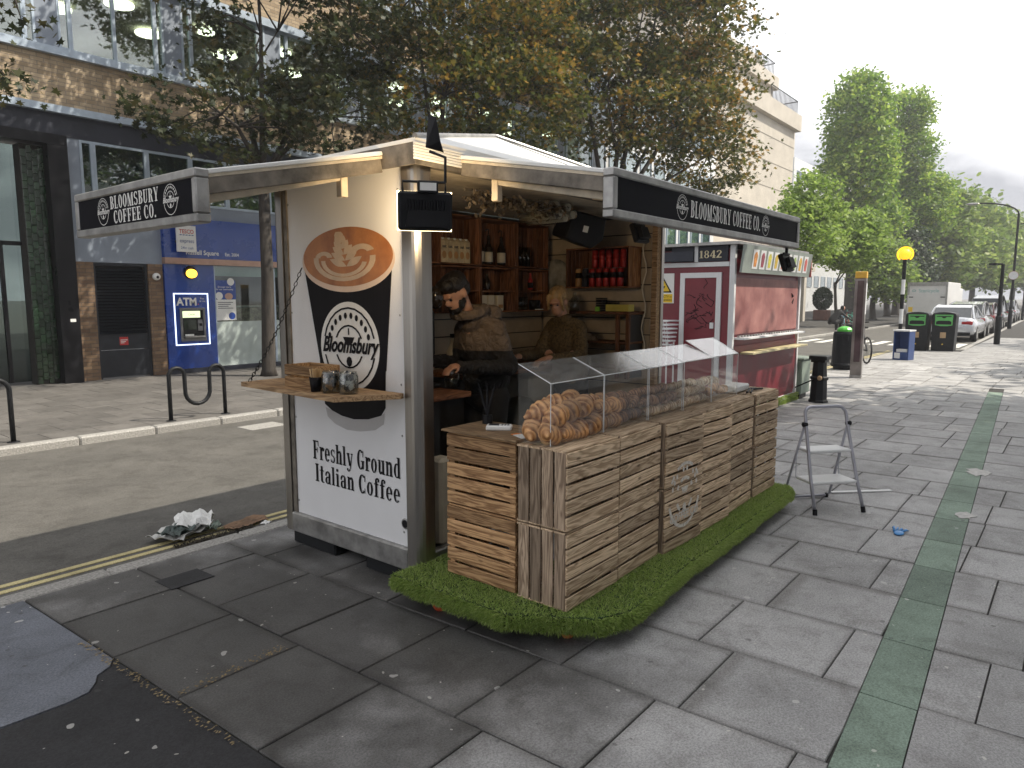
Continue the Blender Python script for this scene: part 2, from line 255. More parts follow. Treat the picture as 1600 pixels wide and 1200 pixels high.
M['white_paint'] = mat('road_white_paint', (.62, .61, .57), .7, var=.3, scale=20)
M['alu'] = mat('brushed_aluminium', (.37, .35, .325), .33, 1, .25, 5, stretch=(1, 1, .05)); M['alu_dull'] = mat('dull_aluminium', (.36, .355, .345), .45, .85, .3, 9)
M['white'] = mat('white_laminate', (.76, .76, .77), .35, var=.03, scale=3); M['roofwhite'] = mat('white_roof_sheet', (.80, .80, .78), .5, var=.06, scale=4); M['cream'] = mat('cream_painted_metal', (.58, .50, .38), .55, var=.2, scale=12)
M['beam'] = mat('weathered_grey_beam', (.17, .15, .125), .6, .3, .5, 10); M['black'] = mat('black_plastic', (.012, .012, .014), .5, var=.2, spec=.2); M['blackmetal'] = mat('black_painted_metal', (.016, .017, .019), .45, .1, .25, 14, spec=.25)
M['print_black'] = mat('print_black', (.010, .009, .011), .5, var=.2, spec=.12); M['print_white'] = mat('print_white', (.78, .77, .74), .5, var=.04)
M['signblack'] = mat('sign_black', (.006, .006, .009), .6, var=.25, scale=3, spec=.08)
M['wall_beige'] = mat('slat_wall_beige', (.46, .37, .26), .6, var=.15, rnd=.1); M['dark'] = mat('dark_floor', (.03, .027, .024), .7, var=.3)
M['crate'] = wood('crate_wood', (.68, .51, .335), (.37, .25, .145), .05); M['crate_end'] = wood('crate_end_wood', (.46, .335, .225), (.22, .15, .095), .1, 2)
M['crate_warm'] = wood('warm_crate_wood', (.56, .34, .155), (.27, .14, .055), .05, 1); M['plank'] = wood('worn_shelf_wood', (.45, .30, .17), (.24, .15, .08), .0, 1)
M['redwood'] = wood('stained_crate_wood', (.30, .13, .06), (.13, .05, .022)); M['redwood_z'] = wood('stained_crate_wood_upright', (.30, .13, .06), (.13, .05, .022), 0, 2)
M['litwood'] = wood('lit_crate_wood', (.52, .25, .10), (.30, .12, .045), 0, 2)  # stained wood brightened: warm light on the side slats is put into the colour
# ---------------------------------------------------------------- lettering
def R_(x0, y0, x1, y1): return [[(x0, y0), (x1, y0), (x1, y1), (x0, y1)]]
def A_(cx, cy, rx, ry, a0, a1, tx, ty, n=None):
    n = n or max(4, int(abs(a1-a0)/15)); o = []
    for i in range(n):
        q = []
        for a in (a0+(a1-a0)*i/n, a0+(a1-a0)*(i+1)/n):
            c, s = math.cos(RAD(a)), math.sin(RAD(a)); q.append(((cx+rx*c, cy+ry*s), (cx+(rx-tx)*c, cy+(ry-ty)*s)))
        o.append([q[0][0], q[1][0], q[1][1], q[0][1]])
    return o
def L_(x0, y0, x1, y1, w): return [[(x0, y0), (x0+w, y0), (x1+w, y1), (x1, y1)]]
def sm(G, k): return [[(x*k, y*k) for x, y in p] for p in G]
_S = A_(.25, .74, .24, .27, 25, 270, .14, .08)+A_(.25, .265, .25, .275, 90, -155, .14, .08)+R_(.42, .72, .47, .97)+R_(.02, .03, .07, .28)
_E0 = R_(.06, 0, .23, 1)+R_(0, .93, .5, 1)+R_(.23, .47, .4, .54)+R_(.36, .37, .41, .64)+R_(.45, .72, .5, .93)
_P = R_(.06, 0, .23, 1)+R_(0, .93, .26, 1)+A_(.26, .745, .25, .255, -90, 90, .15, .07)
_C = A_(.27, .5, .27, .51, 48, 312, .16, .07)+R_(.44, .64, .49, .96)
GL = {'I': (.33, R_(.06, 0, .23, 1)+R_(0, 0, .29, .07)+R_(0, .93, .29, 1)), 'F': (.55, _E0+R_(0, 0, .31, .07)), 'E': (.55, _E0+R_(0, 0, .5, .07)+R_(.45, .07, .5, .28)),
 'L': (.54, R_(.06, 0, .23, 1)+R_(0, 0, .5, .07)+R_(.45, .07, .5, .3)+R_(0, .93, .3, 1)), 'B': (.58, _P+A_(.26, .265, .28, .265, -90, 90, .16, .07)+R_(0, 0, .26, .07)),
 'O': (.58, A_(.27, .5, .27, .51, 0, 360, .16, .07)), 'C': (.56, _C+R_(.44, .04, .48, .3)), 'G': (.6, _C+R_(.37, .04, .53, .44)+R_(.3, .4, .57, .46)), 'S': (.54, _S),
 'M': (.84, R_(.06, 0, .12, 1)+R_(.57, 0, .74, 1)+L_(.05, 1, .29, 0, .17)+L_(.31, 0, .58, 1, .06)+R_(0, 0, .18, .07)+R_(.51, 0, .8, .07)+R_(.65, .93, .8, 1)),
 'U': (.6, R_(.06, .25, .22, 1)+R_(.44, .25, .5, 1)+A_(.28, .26, .22, .27, 180, 360, .12, .08)+R_(0, .93, .28, 1)+R_(.38, .93, .56, 1)),
 'R': (.62, _P+R_(.2, .49, .3, .56)+L_(.28, .5, .4, 0, .16)+R_(0, 0, .29, .07)+R_(.4, 0, .6, .07)), 'Y': (.64, L_(.03, 1, .22, .4, .17)+L_(.5, 1, .32, .4, .06)+R_(.21, 0, .38, .45)+R_(.13, 0, .46, .07)+R_(0, .93, .25, 1)+R_(.42, .93, .6, 1)),
 '.': (.2, R_(.02, 0, .17, .16)), ' ': (.25, []),
 'r': (.42, R_(.05, 0, .2, .7)+R_(0, 0, .28, .06)+R_(0, .64, .06, .7)+A_(.3, .48, .15, .22, 40, 170, .09, .09)+R_(.28, .5, .41, .64)), 'e': (.48, A_(.22, .35, .22, .36, 0, 318, .14, .06)+R_(.08, .33, .43, .39)),
 's': (.4, sm(_S, .71)), 'h': (.55, R_(.05, 0, .2, 1)+R_(0, .94, .06, 1)+R_(0, 0, .25, .06)+R_(.33, 0, .48, .46)+A_(.32, .46, .16, .25, 0, 150, .14, .09)+R_(.28, 0, .53, .06)),
 'n': (.55, R_(.05, 0, .2, .7)+R_(0, .64, .06, .7)+R_(0, 0, .25, .06)+R_(.33, 0, .48, .46)+A_(.32, .46, .16, .25, 0, 150, .14, .09)+R_(.28, 0, .53, .06)),
 'u': (.55, R_(.05, .24, .2, .7)+R_(0, .64, .06, .7)+R_(.33, 0, .48, .7)+A_(.21, .24, .16, .25, 180, 330, .14, .09)+R_(.27, .64, .34, .7)+R_(.48, 0, .53, .06)),
 'l': (.3, R_(.05, 0, .2, 1)+R_(0, .94, .06, 1)+R_(0, 0, .26, .06)), 'i': (.3, R_(.05, 0, .2, .7)+R_(0, .64, .06, .7)+R_(0, 0, .26, .06)+R_(.05, .82, .2, .97)),
 't': (.38, R_(.08, .1, .23, .92)+R_(0, .64, .34, .7)+A_(.25, .14, .17, .15, 180, 320, .14, .07)), 'f': (.38, R_(.08, 0, .23, .82)+R_(0, .64, .33, .7)+R_(.02, 0, .3, .06)+A_(.25, .82, .17, .19, 30, 180, .12, .08)+R_(.28, .8, .38, .92)),
 'y': (.52, L_(.02, .7, .17, .05, .15)+L_(.42, .7, .24, -.1, .06)+R_(0, .64, .22, .7)+R_(.34, .64, .5, .7)+A_(.14, -.1, .15, .16, 190, 355, .09, .07)+R_(0, -.2, .1, -.08)),
 'o': (.48, A_(.22, .35, .22, .36, 0, 360, .14, .06)), 'd': (.55, R_(.31, 0, .46, 1)+R_(.25, .94, .32, 1)+R_(.46, 0, .51, .06)+A_(.24, .35, .22, .36, 60, 300, .14, .06)),
 'a': (.5, R_(.28, 0, .43, .5)+A_(.23, .5, .2, .21, 0, 165, .13, .07)+R_(.03, .44, .13, .56)+A_(.22, .2, .2, .21, 60, 320, .14, .06)+R_(.43, 0, .48, .06)),
 '1': (.4, R_(.1, 0, .26, 1)+R_(0, 0, .36, .07)+L_(.0, .8, .1, .97, .08)), '8': (.52, A_(.24, .745, .21, .26, 0, 360, .12, .07)+A_(.24, .265, .24, .275, 0, 360, .14, .07)),
 '4': (.56, R_(.28, 0, .44, 1)+R_(0, .22, .54, .3)+L_(.0, .26, .28, 1, .08)+R_(.2, 0, .52, .07)), '2': (.52, A_(.24, .74, .24, .27, -40, 180, .15, .08)+L_(.0, .03, .28, .6, .14)+R_(0, 0, .48, .13))}
def slab_text(s, h, Mx, width=None, sp=.05, ex=.0):
    b = B(); x = 0; k = 0; q = []
    for ch in s:
        w, polys = GL[ch]
        for p in polys: q.append([(x+a, c) for a, c in p])
        x += w+sp
    x -= sp; sx = (width/x) if width else h
    for i, p in enumerate(q):
        p2 = [(a*sx-(x*sx/2), c*h) for a, c in p]
        ar = sum(p2[i_][0]*p2[(i_+1) % len(p2)][1]-p2[(i_+1) % len(p2)][0]*p2[i_][1] for i_ in range(len(p2)))
        b.flat(p2 if ar > 0 else p2[::-1], Mx, .0012+.00002*(i % 40))
    return b
def sans(name, s, size, Mx, m, parent, shear=0, bold=0, align='CENTER', sx=1):
    c = bpy.data.curves.new('t', 'FONT'); c.body = s; c.size = size; c.align_x = align; c.shear = shear; c.offset = bold; c.resolution_u = 3; c.extrude = .0
    o = bpy.data.objects.new('t', c); COL.objects.link(o); bpy.context.view_layer.update()
    dg = bpy.context.evaluated_depsgraph_get(); me = bpy.data.meshes.new_from_object(o.evaluated_get(dg)); bpy.data.objects.remove(o); bpy.data.curves.remove(c)
    me.name = name; me.materials.clear(); me.transform(Mx @ Matrix.Translation((0, 0, .0016)) @ Matrix.Diagonal((sx, 1, 1, 1)))
    return link(name, me, m, parent)
def logo_polys(b, w, h, Mx, keep=None, z=.002, k_=1):
    def put(P, dz=0):
        for p in P:
            p2 = [(x*w/2, y*h/2) for x, y in p]; cy = sum(y for x, y in p2)/len(p2)
            ar = sum(p2[i][0]*p2[(i+1) % len(p2)][1]-p2[(i+1) % len(p2)][0]*p2[i][1] for i in range(len(p2)))
            if keep is None or keep(sum(x for x, y in p2)/len(p2), cy): b.flat(p2 if ar > 0 else p2[::-1], Mx, z+dz)
    for a0, a1 in ((14, 166), (194, 346)):
        put(A_(0, 0, .9, .9, a0, a1, .05*k_, .04*k_)); put(A_(0, 0, .5, .5, a0+10, a1-10, .05*k_, .04*k_))
    for i in range(10):
        a = RAD(20+140*i/9); cx, cy = .71*math.cos(a), .71*math.sin(a)
        put([[(cx+.055*math.cos(t+a)+.0, cy+.075*math.sin(t+a)) for t in [j*math.pi/4 for j in range(8)]]])
    put([[(-.2, .22), (-.12, .08), (.12, .08), (.2, .22)]]); put(R_(-.14, .04, .14, .06)); put(R_(-.02, .27, .02, .42))
    put([[(.0+.1*math.cos(j*math.pi/4), -.34+.12*math.sin(j*math.pi/4)) for j in range(8)]])
# ================================================================ SETTING
B().box(-150, 900, -300, 500, -.6, -.3).ob('ground', M['road'], kind='structure')
B().box(-40, 300, 2.0, 9.4, -.29, -.08).ob('road', M['road'], kind='structure')
pav = B(); pav.prism([(-12, -9), (200, -9), (200, 3.6), (60, 3.55), (30, 3.05), (27.4, 3.0), (26.6, 4.55), (-12, 4.55)], .26, z0=-.272)
PV = pav.ob('pavement', M['joint'], kind='structure')
fp = B(); fp.box(-12, 200, 9.52, 40, -.28, -.012); FP = fp.ob('far_pavement', M['joint'], kind='structure')
# near kerb stones (granite, flush with the slabs) and far kerb stones
km = B().cbox(0, .895, 0, .15, -.2, 0, .012).mesh('kerb_stone'); km.materials.append(M['kerb'])
for i in range(31):
    link('kerb_stone', km, None, PV, loc=(-1+i*.9, 4.553, random.uniform(-.003, .002)))
for i in range(7):   # the build-out's slanted end and the straight kerb beyond
    link('kerb_stone', km, None, PV, loc=(26.62+.105*i*1.0, 4.54-.23*i, 0), rot=(0, 0, RAD(-62))) if i < 6 else None
kl = B().cbox(0, 4.9, 0, .16, -.2, 0, .012).mesh('long_kerb'); kl.materials.append(M['kerb'])
for i in range(10): link('kerb_stone', kl, None, PV, loc=(27.5+i*5, 3.02+.0167*5*i, .001), rot=(0, 0, .0167))
km2 = B().cbox(0, .90, 0, .15, -.2, 0, .02).mesh('far_kerb_stone'); km2.materials.append(M['kerb'])
for i in range(66): link('kerb_stone', km2, None, FP, loc=(.5+i*.905, 9.365, random.uniform(-.004, .004)+.02), rot=(0, 0, random.uniform(-.004, .004)))
# paving slabs: courses run across the pavement
def strip_l(x): return .52+.0525*x-.05      # left edge of green strip
def strip_r(x): return strip_l(x)-.218
slabs = []; SL = {}
def slab(x0, x1, y0, y1, parent, m, sk=.0, th=.03, store=None):
    store.append((x0, x1, y0, y1))
xs = [-.46, .148]+[.754+.606*i for i in range(0, 60)]
offs = {3: .57, 4: .14, 5: .04, 6: .22, 7: .10, 8: .29}
for i in range(len(xs)-1):
    x0, x1 = xs[i], xs[i+1]; xm = (x0+x1)/2; off = offs.get(i, random.uniform(0, .58)); y = -2.9+off
    top = 4.545 if xm < 26.3 else 3.0
    while y < top-.02:
        y1 = min(y+.58, top); 
        if y1 > top-.15: y1 = top
        slabs.append((x0, x1, y, y1)); y = y1
def clip(p, ax, v, keep_gt):
    o = []
    for i in range(len(p)):
        a, c = p[i], p[(i+1) % len(p)]; fa = (a[1]-(ax(a[0])+v))*keep_gt; fc = (c[1]-(ax(c[0])+v))*keep_gt
        if fa >= 0: o.append(a)
        if (fa > 0 and fc < 0) or (fa < 0 and fc > 0): k = fa/(fa-fc); o.append((a[0]+(c[0]-a[0])*k, a[1]+(c[1]-a[1])*k))
    return o
shear = lambda x, y: (x-.045*(y-1.3), y)
rest = B(); cand = []; g = .0037
for (x0, x1, y0, y1) in slabs:
    if x1 < 1.45 and y0 > 1.30: continue
    P0 = [shear(x0+g, y0+g), shear(x1-g, y0+g), shear(x1-g, y1-g), shear(x0+g, y1-g)]
    for sgn, lim in ((1, strip_l), (-1, strip_r)):
        P = clip(P0, lim, .004*sgn, sgn) if x0 < 15.3 else (P0 if sgn > 0 else [])
        if len(P) < 3: continue
        if max(p[1] for p in P)-min(p[1] for p in P) < .03: continue
        cx = sum(p[0] for p in P)/len(P); cy = sum(p[1] for p in P)/len(P)
        d = (cx*.77+cy*.626); u = (cx*.63-cy*.776)/max(d, .1)
        vis = d > 1.2 and abs(u) < .82
        cand.append((d if vis else 1e3+d, P))
cand.sort(key=lambda c: c[0])
for i, (d, P) in enumerate(cand):
    dz = random.uniform(-.0025, .0025)
    if i < 290:
        cx = sum(p[0] for p in P)/len(P); cy = sum(p[1] for p in P)/len(P); b = B(); n = len(P)
        ins = [(p[0]+(cx-p[0])*.012, p[1]+(cy-p[1])*.012) for p in P]
        b.add([(p[0]-cx, p[1]-cy, -.03) for p in P]+[(p[0]-cx, p[1]-cy, -.005) for p in P]+[(p[0]-cx, p[1]-cy, 0) for p in ins],
              [(k, (k+1) % n, n+(k+1) % n, n+k) for k in range(n)]+[(n+k, n+(k+1) % n, 2*n+(k+1) % n, 2*n+k) for k in range(n)]+[tuple(range(2*n, 3*n))])
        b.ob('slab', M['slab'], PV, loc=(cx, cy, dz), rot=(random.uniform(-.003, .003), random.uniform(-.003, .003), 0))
    elif d < 1e3+60: rest.prism(P, .03, z0=-.031+dz)
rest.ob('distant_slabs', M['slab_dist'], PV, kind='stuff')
# smooth bluish concrete slab and dark asphalt repair at lower left
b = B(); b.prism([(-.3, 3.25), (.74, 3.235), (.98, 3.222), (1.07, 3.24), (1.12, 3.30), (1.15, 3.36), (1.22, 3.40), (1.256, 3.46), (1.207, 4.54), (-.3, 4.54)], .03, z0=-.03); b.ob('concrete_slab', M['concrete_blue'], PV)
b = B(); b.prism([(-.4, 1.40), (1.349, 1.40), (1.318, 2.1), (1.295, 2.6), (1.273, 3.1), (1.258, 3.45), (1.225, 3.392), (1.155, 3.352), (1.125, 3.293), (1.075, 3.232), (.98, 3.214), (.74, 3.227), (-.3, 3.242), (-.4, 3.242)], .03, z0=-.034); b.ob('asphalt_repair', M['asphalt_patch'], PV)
b = B(); b.prism([shear(1.93, 4.03), shear(2.19, 4.03), shear(2.19, 4.23), shear(1.93, 4.23)], .004, z0=.0015); b.ob('access_cover', M['asphalt_patch'], PV)
# faded green line, in slab-long pieces
x = 2.33
pieces = [2.33]+[v for v in xs if 2.5 < v < 15.9]
for a, c in zip(pieces[:-1], pieces[1:]):
    P = [(a+.004, strip_r(a)), (c-.004, strip_r(c)), (c-.004, strip_l(c)), (a+.004, strip_l(a))]
    if a == 2.33: P = [(2.2, .36), (2.45, strip_r(2.45)), (c-.004, strip_r(c)), (c-.004, strip_l(c)), (2.5, strip_l(2.5)), (2.28, .71), (2.2, .8)]
    B().prism(P, .03, z0=-.0285).ob('green_strip', M['green_paint'], PV)
# double yellow lines, a few worn segments each
for j, y in enumerate((4.955, 5.065)):
    b = B(); x = -3
    while x < 26:
        w = random.uniform(.8, 2.2); wob = random.uniform(-.004, .004)
        if not (2.28 < x+w/2 < 2.6 and j == 1): b.box(x, x+w, y+wob, y+.052+wob, -.081, -.0755)
        x += w
    b.ob('yellow_line', M['yellow'], PV)
# far pavement slabs
fs = B().cbox(0, .596, 0, .596, -.03, 0, .004).mesh('far_slab'); fs.materials.append(M['slab_far'])
n = 0; fr_rest = B()
for i in range(-2, 70):
    for j in range(11):
        x = i*.6+(.3 if j % 2 else 0); y = 9.525+j*.6
        d = x*.77+y*.626; u = (x*.63-y*.776)/d
        if -.76 < u < -.30 and n < 280: link('slab', fs, None, FP, loc=(x, y, random.uniform(-.003, .002))); n += 1
        else: fr_rest.box(x, x+.596, y, y+.596, -.03, random.uniform(-.003, .001))
fr_rest.ob('distant_slabs', M['slab_far'], FP, kind='stuff')
# zebra bars, the pale ironwork cover by the totem and road repairs
b = B()
for k in range(9): b.box(29.5, 32.2, 3.45+k*.66, 3.78+k*.66, -.081, -.0755)
b.ob('zebra_crossing', M['white_paint'], kind='structure')
b = B(); b.box(14.75, 15.35, 2.1, 2.55, .0005, .004); b.ob('steel_cover', M['alu_dull'], PV)
b = B(); b.box(5.05, 5.6, 8.62, 9.0, -.081, -.0762); b.ob('road_patch', M['kerb'], PV)

# ================================================================ BRICK BUILDING across the road
M['brick'] = brickmat('buff_brick', (.50, .39, .26), (.35, .265, .17), (.25, .21, .17)); M['brick_dk'] = brickmat('brown_brick', (.26, .17, .10), (.16, .10, .065), (.12, .10, .085))
M['bluegrey'] = mat('blue_grey_panel', (.23, .265, .32), .45, var=.12, scale=1.5); M['slate'] = mat('dark_blue_grey_panel', (.035, .038, .05), .45, var=.2, scale=2, spec=.25); M['frame'] = mat('pale_blue_grey_frame', (.40, .47, .55), .4, .3, .1)
M['winglass'] = glass('window_glass', (.62, .72, .72), .22); M['shopglass'] = glass('shop_glass', (.75, .82, .8), .08); M['room'] = mat('office_interior', (.30, .29, .26), .9, var=.3, scale=1.2); M['blind'] = mat('grey_green_blind', (.16, .19, .185), .8, var=.15)
M['ceil_lamp'] = emis('office_lamp', (1, .88, .6), 5); M['blue'] = mat('tesco_blue', (.010, .05, .28), .28, var=.15, scale=1.2, coat=.3); M['pink'] = mat('copper_strip', (.42, .27, .21), .4, .4, .15)
M['louvre'] = mat('charcoal_louvre', (.02, .023, .03), .4, .3, .2); M['frost'] = mat('frosted_film', (.42, .48, .46), .5, var=.25, scale=.9); M['paper'] = mat('paper', (.74, .74, .72), .6, var=.05)
M['tile'] = mat('green_glazed_tile', (.012, .03, .014), .2, var=.4, scale=5, rnd=.4, coat=.5); M['black_stone'] = mat('black_cladding', (.010, .010, .012), .3, var=.3, scale=2, spec=.25)
FYB = 15.8
bl = T('brick_building', 'long buff brick office block with ribbon windows above dark shopfronts', 'building', (5, FYB, 0))
b = B(); b.box(-6, 24, FYB, FYB+.4, 5.38, 6.33); b.box(-6, 24, FYB, FYB+.4, 8.3, 9.6); b.box(-6, 24, FYB, FYB+.4, 11.5, 13); b.ob('brick_band', M['brick'], bl)
b = B(); b.box(-6, 24, FYB-.14, FYB+.3, 5.24, 5.378); b.box(-6, 24, FYB-.10, FYB+.3, 6.332, 6.47); b.box(-6, 24, FYB-.12, FYB+.3, 8.12, 8.298); b.box(-6, 24, FYB-.1, FYB+.3, 9.602, 9.75); b.ob('sill_band', M['frame'], bl)
B().box(-6, 24, FYB-.02, FYB+.3, 4.82, 5.238).ob('dark_band', M['slate'], bl)
b = B(); b.box(5.54, 10.2, FYB, FYB+.3, 2.42, 3.74); b.box(10.2, 24, FYB, FYB+.3, 2.8, 3.74); b.ob('grey_spandrel', M['bluegrey'], bl)
# upper ribbon windows, each with frame and pane
def win(x0, x1, z0, z1, y, parent, m=M['winglass'], t=.05):
    b = B(); b.box(x0, x1, y-.03, y+.05, z0, z0+t); b.box(x0, x1, y-.03, y+.05, z1-t, z1); b.box(x0, x0+t, y-.029, y+.049, z0+t, z1-t); b.box(x1-t, x1, y-.029, y+.049, z0+t, z1-t)
    w = b.ob('window', M['frame'], parent); B().box(x0+t, x1-t, y, y+.012, z0+t, z1-t).ob('pane', m, w)
for z0, z1 in ((6.472, 8.118), (9.752, 11.49)):
    x = 3.15-2.42*3
    while x < 23:
        win(x, x+.22, z0, z1, FYB, bl, t=.045); win(x+.222, x+1.03, z0, z1, FYB, bl, t=.03); win(x+1.032, x+1.85, z0, z1, FYB, bl, t=.03); win(x+1.852, x+2.04, z0, z1, FYB, bl, t=.045)
        B().box(x+2.042, x+2.418, FYB-.02, FYB+.2, z0, z1).ob('grey_panel', M['bluegrey'], bl); x += 2.42
b = B(); b.box(-6, 24, FYB+3.5, FYB+3.6, 5.3, 12); b.box(-6, 24, FYB+.41, FYB+3.5, 8.2, 8.25); b.box(-6, 24, FYB+.41, FYB+3.5, 6.3, 6.35); b.box(-6, 24, FYB+.41, FYB+3.5, 11.5, 11.55); b.ob('office_room', M['room'], bl)
b = B()
for x in range(-5, 24, 2):
    b.lathe([(.3, 0), (.3, .05)], (x+.3, FYB+1.3, 8.1), 14); b.lathe([(.3, 0), (.3, .05)], (x-.5, FYB+2.6, 8.1), 14)
b.ob('ceiling_lamp', M['ceil_lamp'], bl)
# mezzanine windows
xx = [5.80, 6.05, 7.1, 8.05, 8.9, 10.0, 11.1, 12.2, 13.3, 14.4, 15.5]
for a, c in zip(xx[:-1], xx[1:]): win(a, c-.003, 3.742, 4.815, FYB+.02, bl, t=.05)
B().box(5.8, 24, FYB+.35, FYB+.4, 3.7, 4.82).ob('blind', M['blind'], bl); B().box(5.54, 5.798, FYB, FYB+.3, 3.742, 4.818).ob('grey_panel', M['bluegrey'], bl)
# dark portal on the far left
b = B(); b.box(5.19, 5.535, FYB-.16, FYB+.5, 0, 4.62); b.box(-6, 5.535, FYB-.158, FYB+.5, 4.622, 4.818); b.box(-6, 3.2, FYB-.1, FYB+.5, 0, 4.6); b.ob('portal_frame', M['black_stone'], bl)
tm = B().cbox(-.045, .045, 0, .02, 0, .145, .006).mesh('tile'); tm.materials.append(M['tile'])
B().box(4.78, 5.188, FYB+.09, FYB+.4, 0, 4.6).ob('tile_backing', M['joint'], bl); 
for i in range(30):
    for j in range(4): link('tile', tm, None, bl, loc=(4.84+j*.096, FYB+.06+random.uniform(-.012, .006), .01+i*.15+(.075 if j % 2 else 0)))
b = B(); b.box(3.1, 4.86, FYB+.36, FYB+.38, .05, 2.7); b.box(3.1, 4.86, FYB+.36, FYB+.38, 2.78, 4.6); b.ob('entrance_glass', glass('entrance_glass', (.45, .5, .48), .03), bl)
b = B(); b.box(3.2, 4.779, FYB+.32, FYB+.42, 2.7, 2.78); b.box(4.4, 4.46, FYB+.31, FYB+.41, .05, 2.7); b.ob('entrance_frame', M['black_stone'], bl)
b = B(); b.box(3.2, 4.78, FYB+3, FYB+3.1, 0, 4.6); b.ob('entrance_room', M['room'], bl)
B().box(5.36, 5.46, FYB-.166, FYB-.161, 1.22, 1.28).ob('sticker', M['paper'], bl)
# brick piers and louvred door
b = B(); b.box(5.537, 5.90, FYB-.02, FYB+.4, 0, 2.418); b.box(6.98, 7.29, FYB-.02, FYB+.4, 0, 2.418); b.ob('brick_pier', M['brick_dk'], bl)
dr = B(); dr.box(5.905, 5.95, FYB+.02, FYB+.1, 0, 2.415); dr.box(6.93, 6.975, FYB+.02, FYB+.1, 0, 2.415); dr.box(5.95, 6.93, FYB+.02, FYB+.1, 2.36, 2.415); dr.box(5.95, 6.93, FYB+.03, FYB+.1, .04, .60); dr.box(5.95, 6.93, FYB+.04, FYB+.1, .61, .93)
dd = dr.ob('louvre_door', M['louvre'], bl)
sm_ = B().prism([(0, 0), (.01, 0), (-.055, -.05), (-.062, -.046)], .98, fr((0, 0, 0), (0, 1, 0), (0, 0, 1))).mesh('slat'); sm_.materials.append(M['louvre'])
for i in range(22): link('slat', sm_, None, dd, loc=(5.95, FYB+.09, .99+i*.0625))
B().box(5.95, 6.93, FYB+.13, FYB+.16, .9, 2.4).ob('louvre_back', M['black_stone'], dd)
M['red'] = mat('sign_red', (.45, .03, .03), .4, var=.05)
sg = B().box(6.33, 6.50, FYB+.025, FYB+.038, .70, .87).ob('notice', M['red'], dd); b = B(); b.box(6.345, 6.485, FYB+.022, FYB+.0245, .80, .815); b.box(6.345, 6.45, FYB+.022, FYB+.0245, .765, .78); b.box(6.345, 6.42, FYB+.022, FYB+.0245, .74, .752); b.ob('print', M['paper'], sg)
cc = T('security_camera', 'small cream dome security camera on brown brick pier', 'camera', (7.12, FYB-.02, 2.16)); B().cyl((7.12, FYB-.03, 2.16), (7.12, FYB-.06, 2.16), .05).ob('bracket', M['paper'], cc); B().ell((7.12, FYB-.09, 2.15), (.085, .07, .08)).ob('dome', M['paper'], cc, smooth=True); B().ell((7.12, FYB-.15, 2.14), .03).ob('lens', M['black'], cc)
# shop front: fascia, ATM panel, window
sh = T('shop_front', 'blue convenience store front with cash machine panel and frosted window', 'shop', (8.5, FYB, 0))
B().box(7.30, 13.5, FYB-.13, FYB-.005, 2.575, 3.45).ob('fascia', M['blue'], sh); B().box(7.295, 13.5, FYB-.16, FYB-.004, 2.44, 2.572).ob('copper_strip', M['pink'], sh); b = B(); b.box(7.305, 8.44, FYB-.06, FYB+.2, .1, 2.437); b.ob('blue_panel', M['blue'], sh)
B().box(7.3, 13.5, FYB-.08, FYB+.3, -.005, .098).ob('plinth', M['slate'], sh)
sans('lettering', 'Russell Square', .145, FY((8.16, FYB-.131, 2.66)), M['print_white'], sh, bold=.0025, sx=.92); sans('lettering', 'Est. 2004', .105, FY((8.87, FYB-.131, 2.66)), M['print_white'], sh, bold=.0015, sx=.9)
pb = T('projecting_sign', 'white projecting store sign for 24 hour cash above the shop lamp', 'sign', (7.73, FYB-.3, 2.7)); B().box(7.52, 7.94, FYB-.30, FYB-.24, 2.70, 3.27).ob('board', M['paper'], pb); B().box(7.55, 7.58, FYB-.24, FYB-.131, 2.9, 2.95).ob('arm', M['blackmetal'], pb)
M['tred'] = mat('lettering_red', (.5, .06, .05), .4, var=.04); M['tblue'] = mat('lettering_blue', (.03, .07, .26), .4, var=.04)
sans('lettering', 'TESCO', .125, FY((7.73, FYB-.301, 3.10)), M['tred'], pb, bold=.002, sx=.85); sans('lettering', 'express', .12, FY((7.73, FYB-.301, 2.90)), M['tblue'], pb, sx=.85); sans('lettering', '24hr cash', .085, FY((7.73, FYB-.301, 2.76)), M['tblue'], pb, sx=.85)
b = B()
for k in range(5): b.add([(7.57+k*.066, FYB-.303, 3.055), (7.615+k*.066, FYB-.303, 3.055), (7.625+k*.066, FYB-.303, 3.075), (7.58+k*.066, FYB-.303, 3.075)], [(0, 1, 2, 3)])
b.ob('dashes', M['tblue'], pb)
lp = T('wall_lamp', 'round amber wall lamp glowing above the cash machine', 'lamp', (7.88, FYB-.07, 2.25)); B().lathe([(.14, 0), (.15, .03), (.13, .06)], (0, 0, 0), 16, M=fr((7.88, FYB-.061, 2.26), (1, 0, 0), (0, 0, 1))).ob('housing', M['black'], lp); M['amber'] = emis('amber_lamp', (1, .50, .04), 2.2); B().ell((7.88, FYB-.13, 2.235), (.125, .09, .10), 16, 10).ob('globe', M['amber'], lp, smooth=True)
at_ = T('cash_machine', 'grey cash machine set in blue panel with white ATM lettering', 'cash machine', (7.88, FYB-.06, .65)); M['atm'] = mat('atm_grey', (.17, .17, .175), .4, .3, .15); M['screen'] = emis('pale_green_screen', (.75, .85, .55), .55)
M['tube'] = emis('lit_white_line', (.75, .85, 1), .9)
b = B(); b.box(7.47, 8.27, FYB-.072, FYB-.0605, .63, .655); b.box(7.47, 8.27, FYB-.072, FYB-.0605, 1.775, 1.80); b.box(7.47, 7.495, FYB-.0715, FYB-.0605, .655, 1.775); b.box(8.245, 8.27, FYB-.0715, FYB-.0605, .655, 1.775); b.ob('outline', M['tube'], at_)
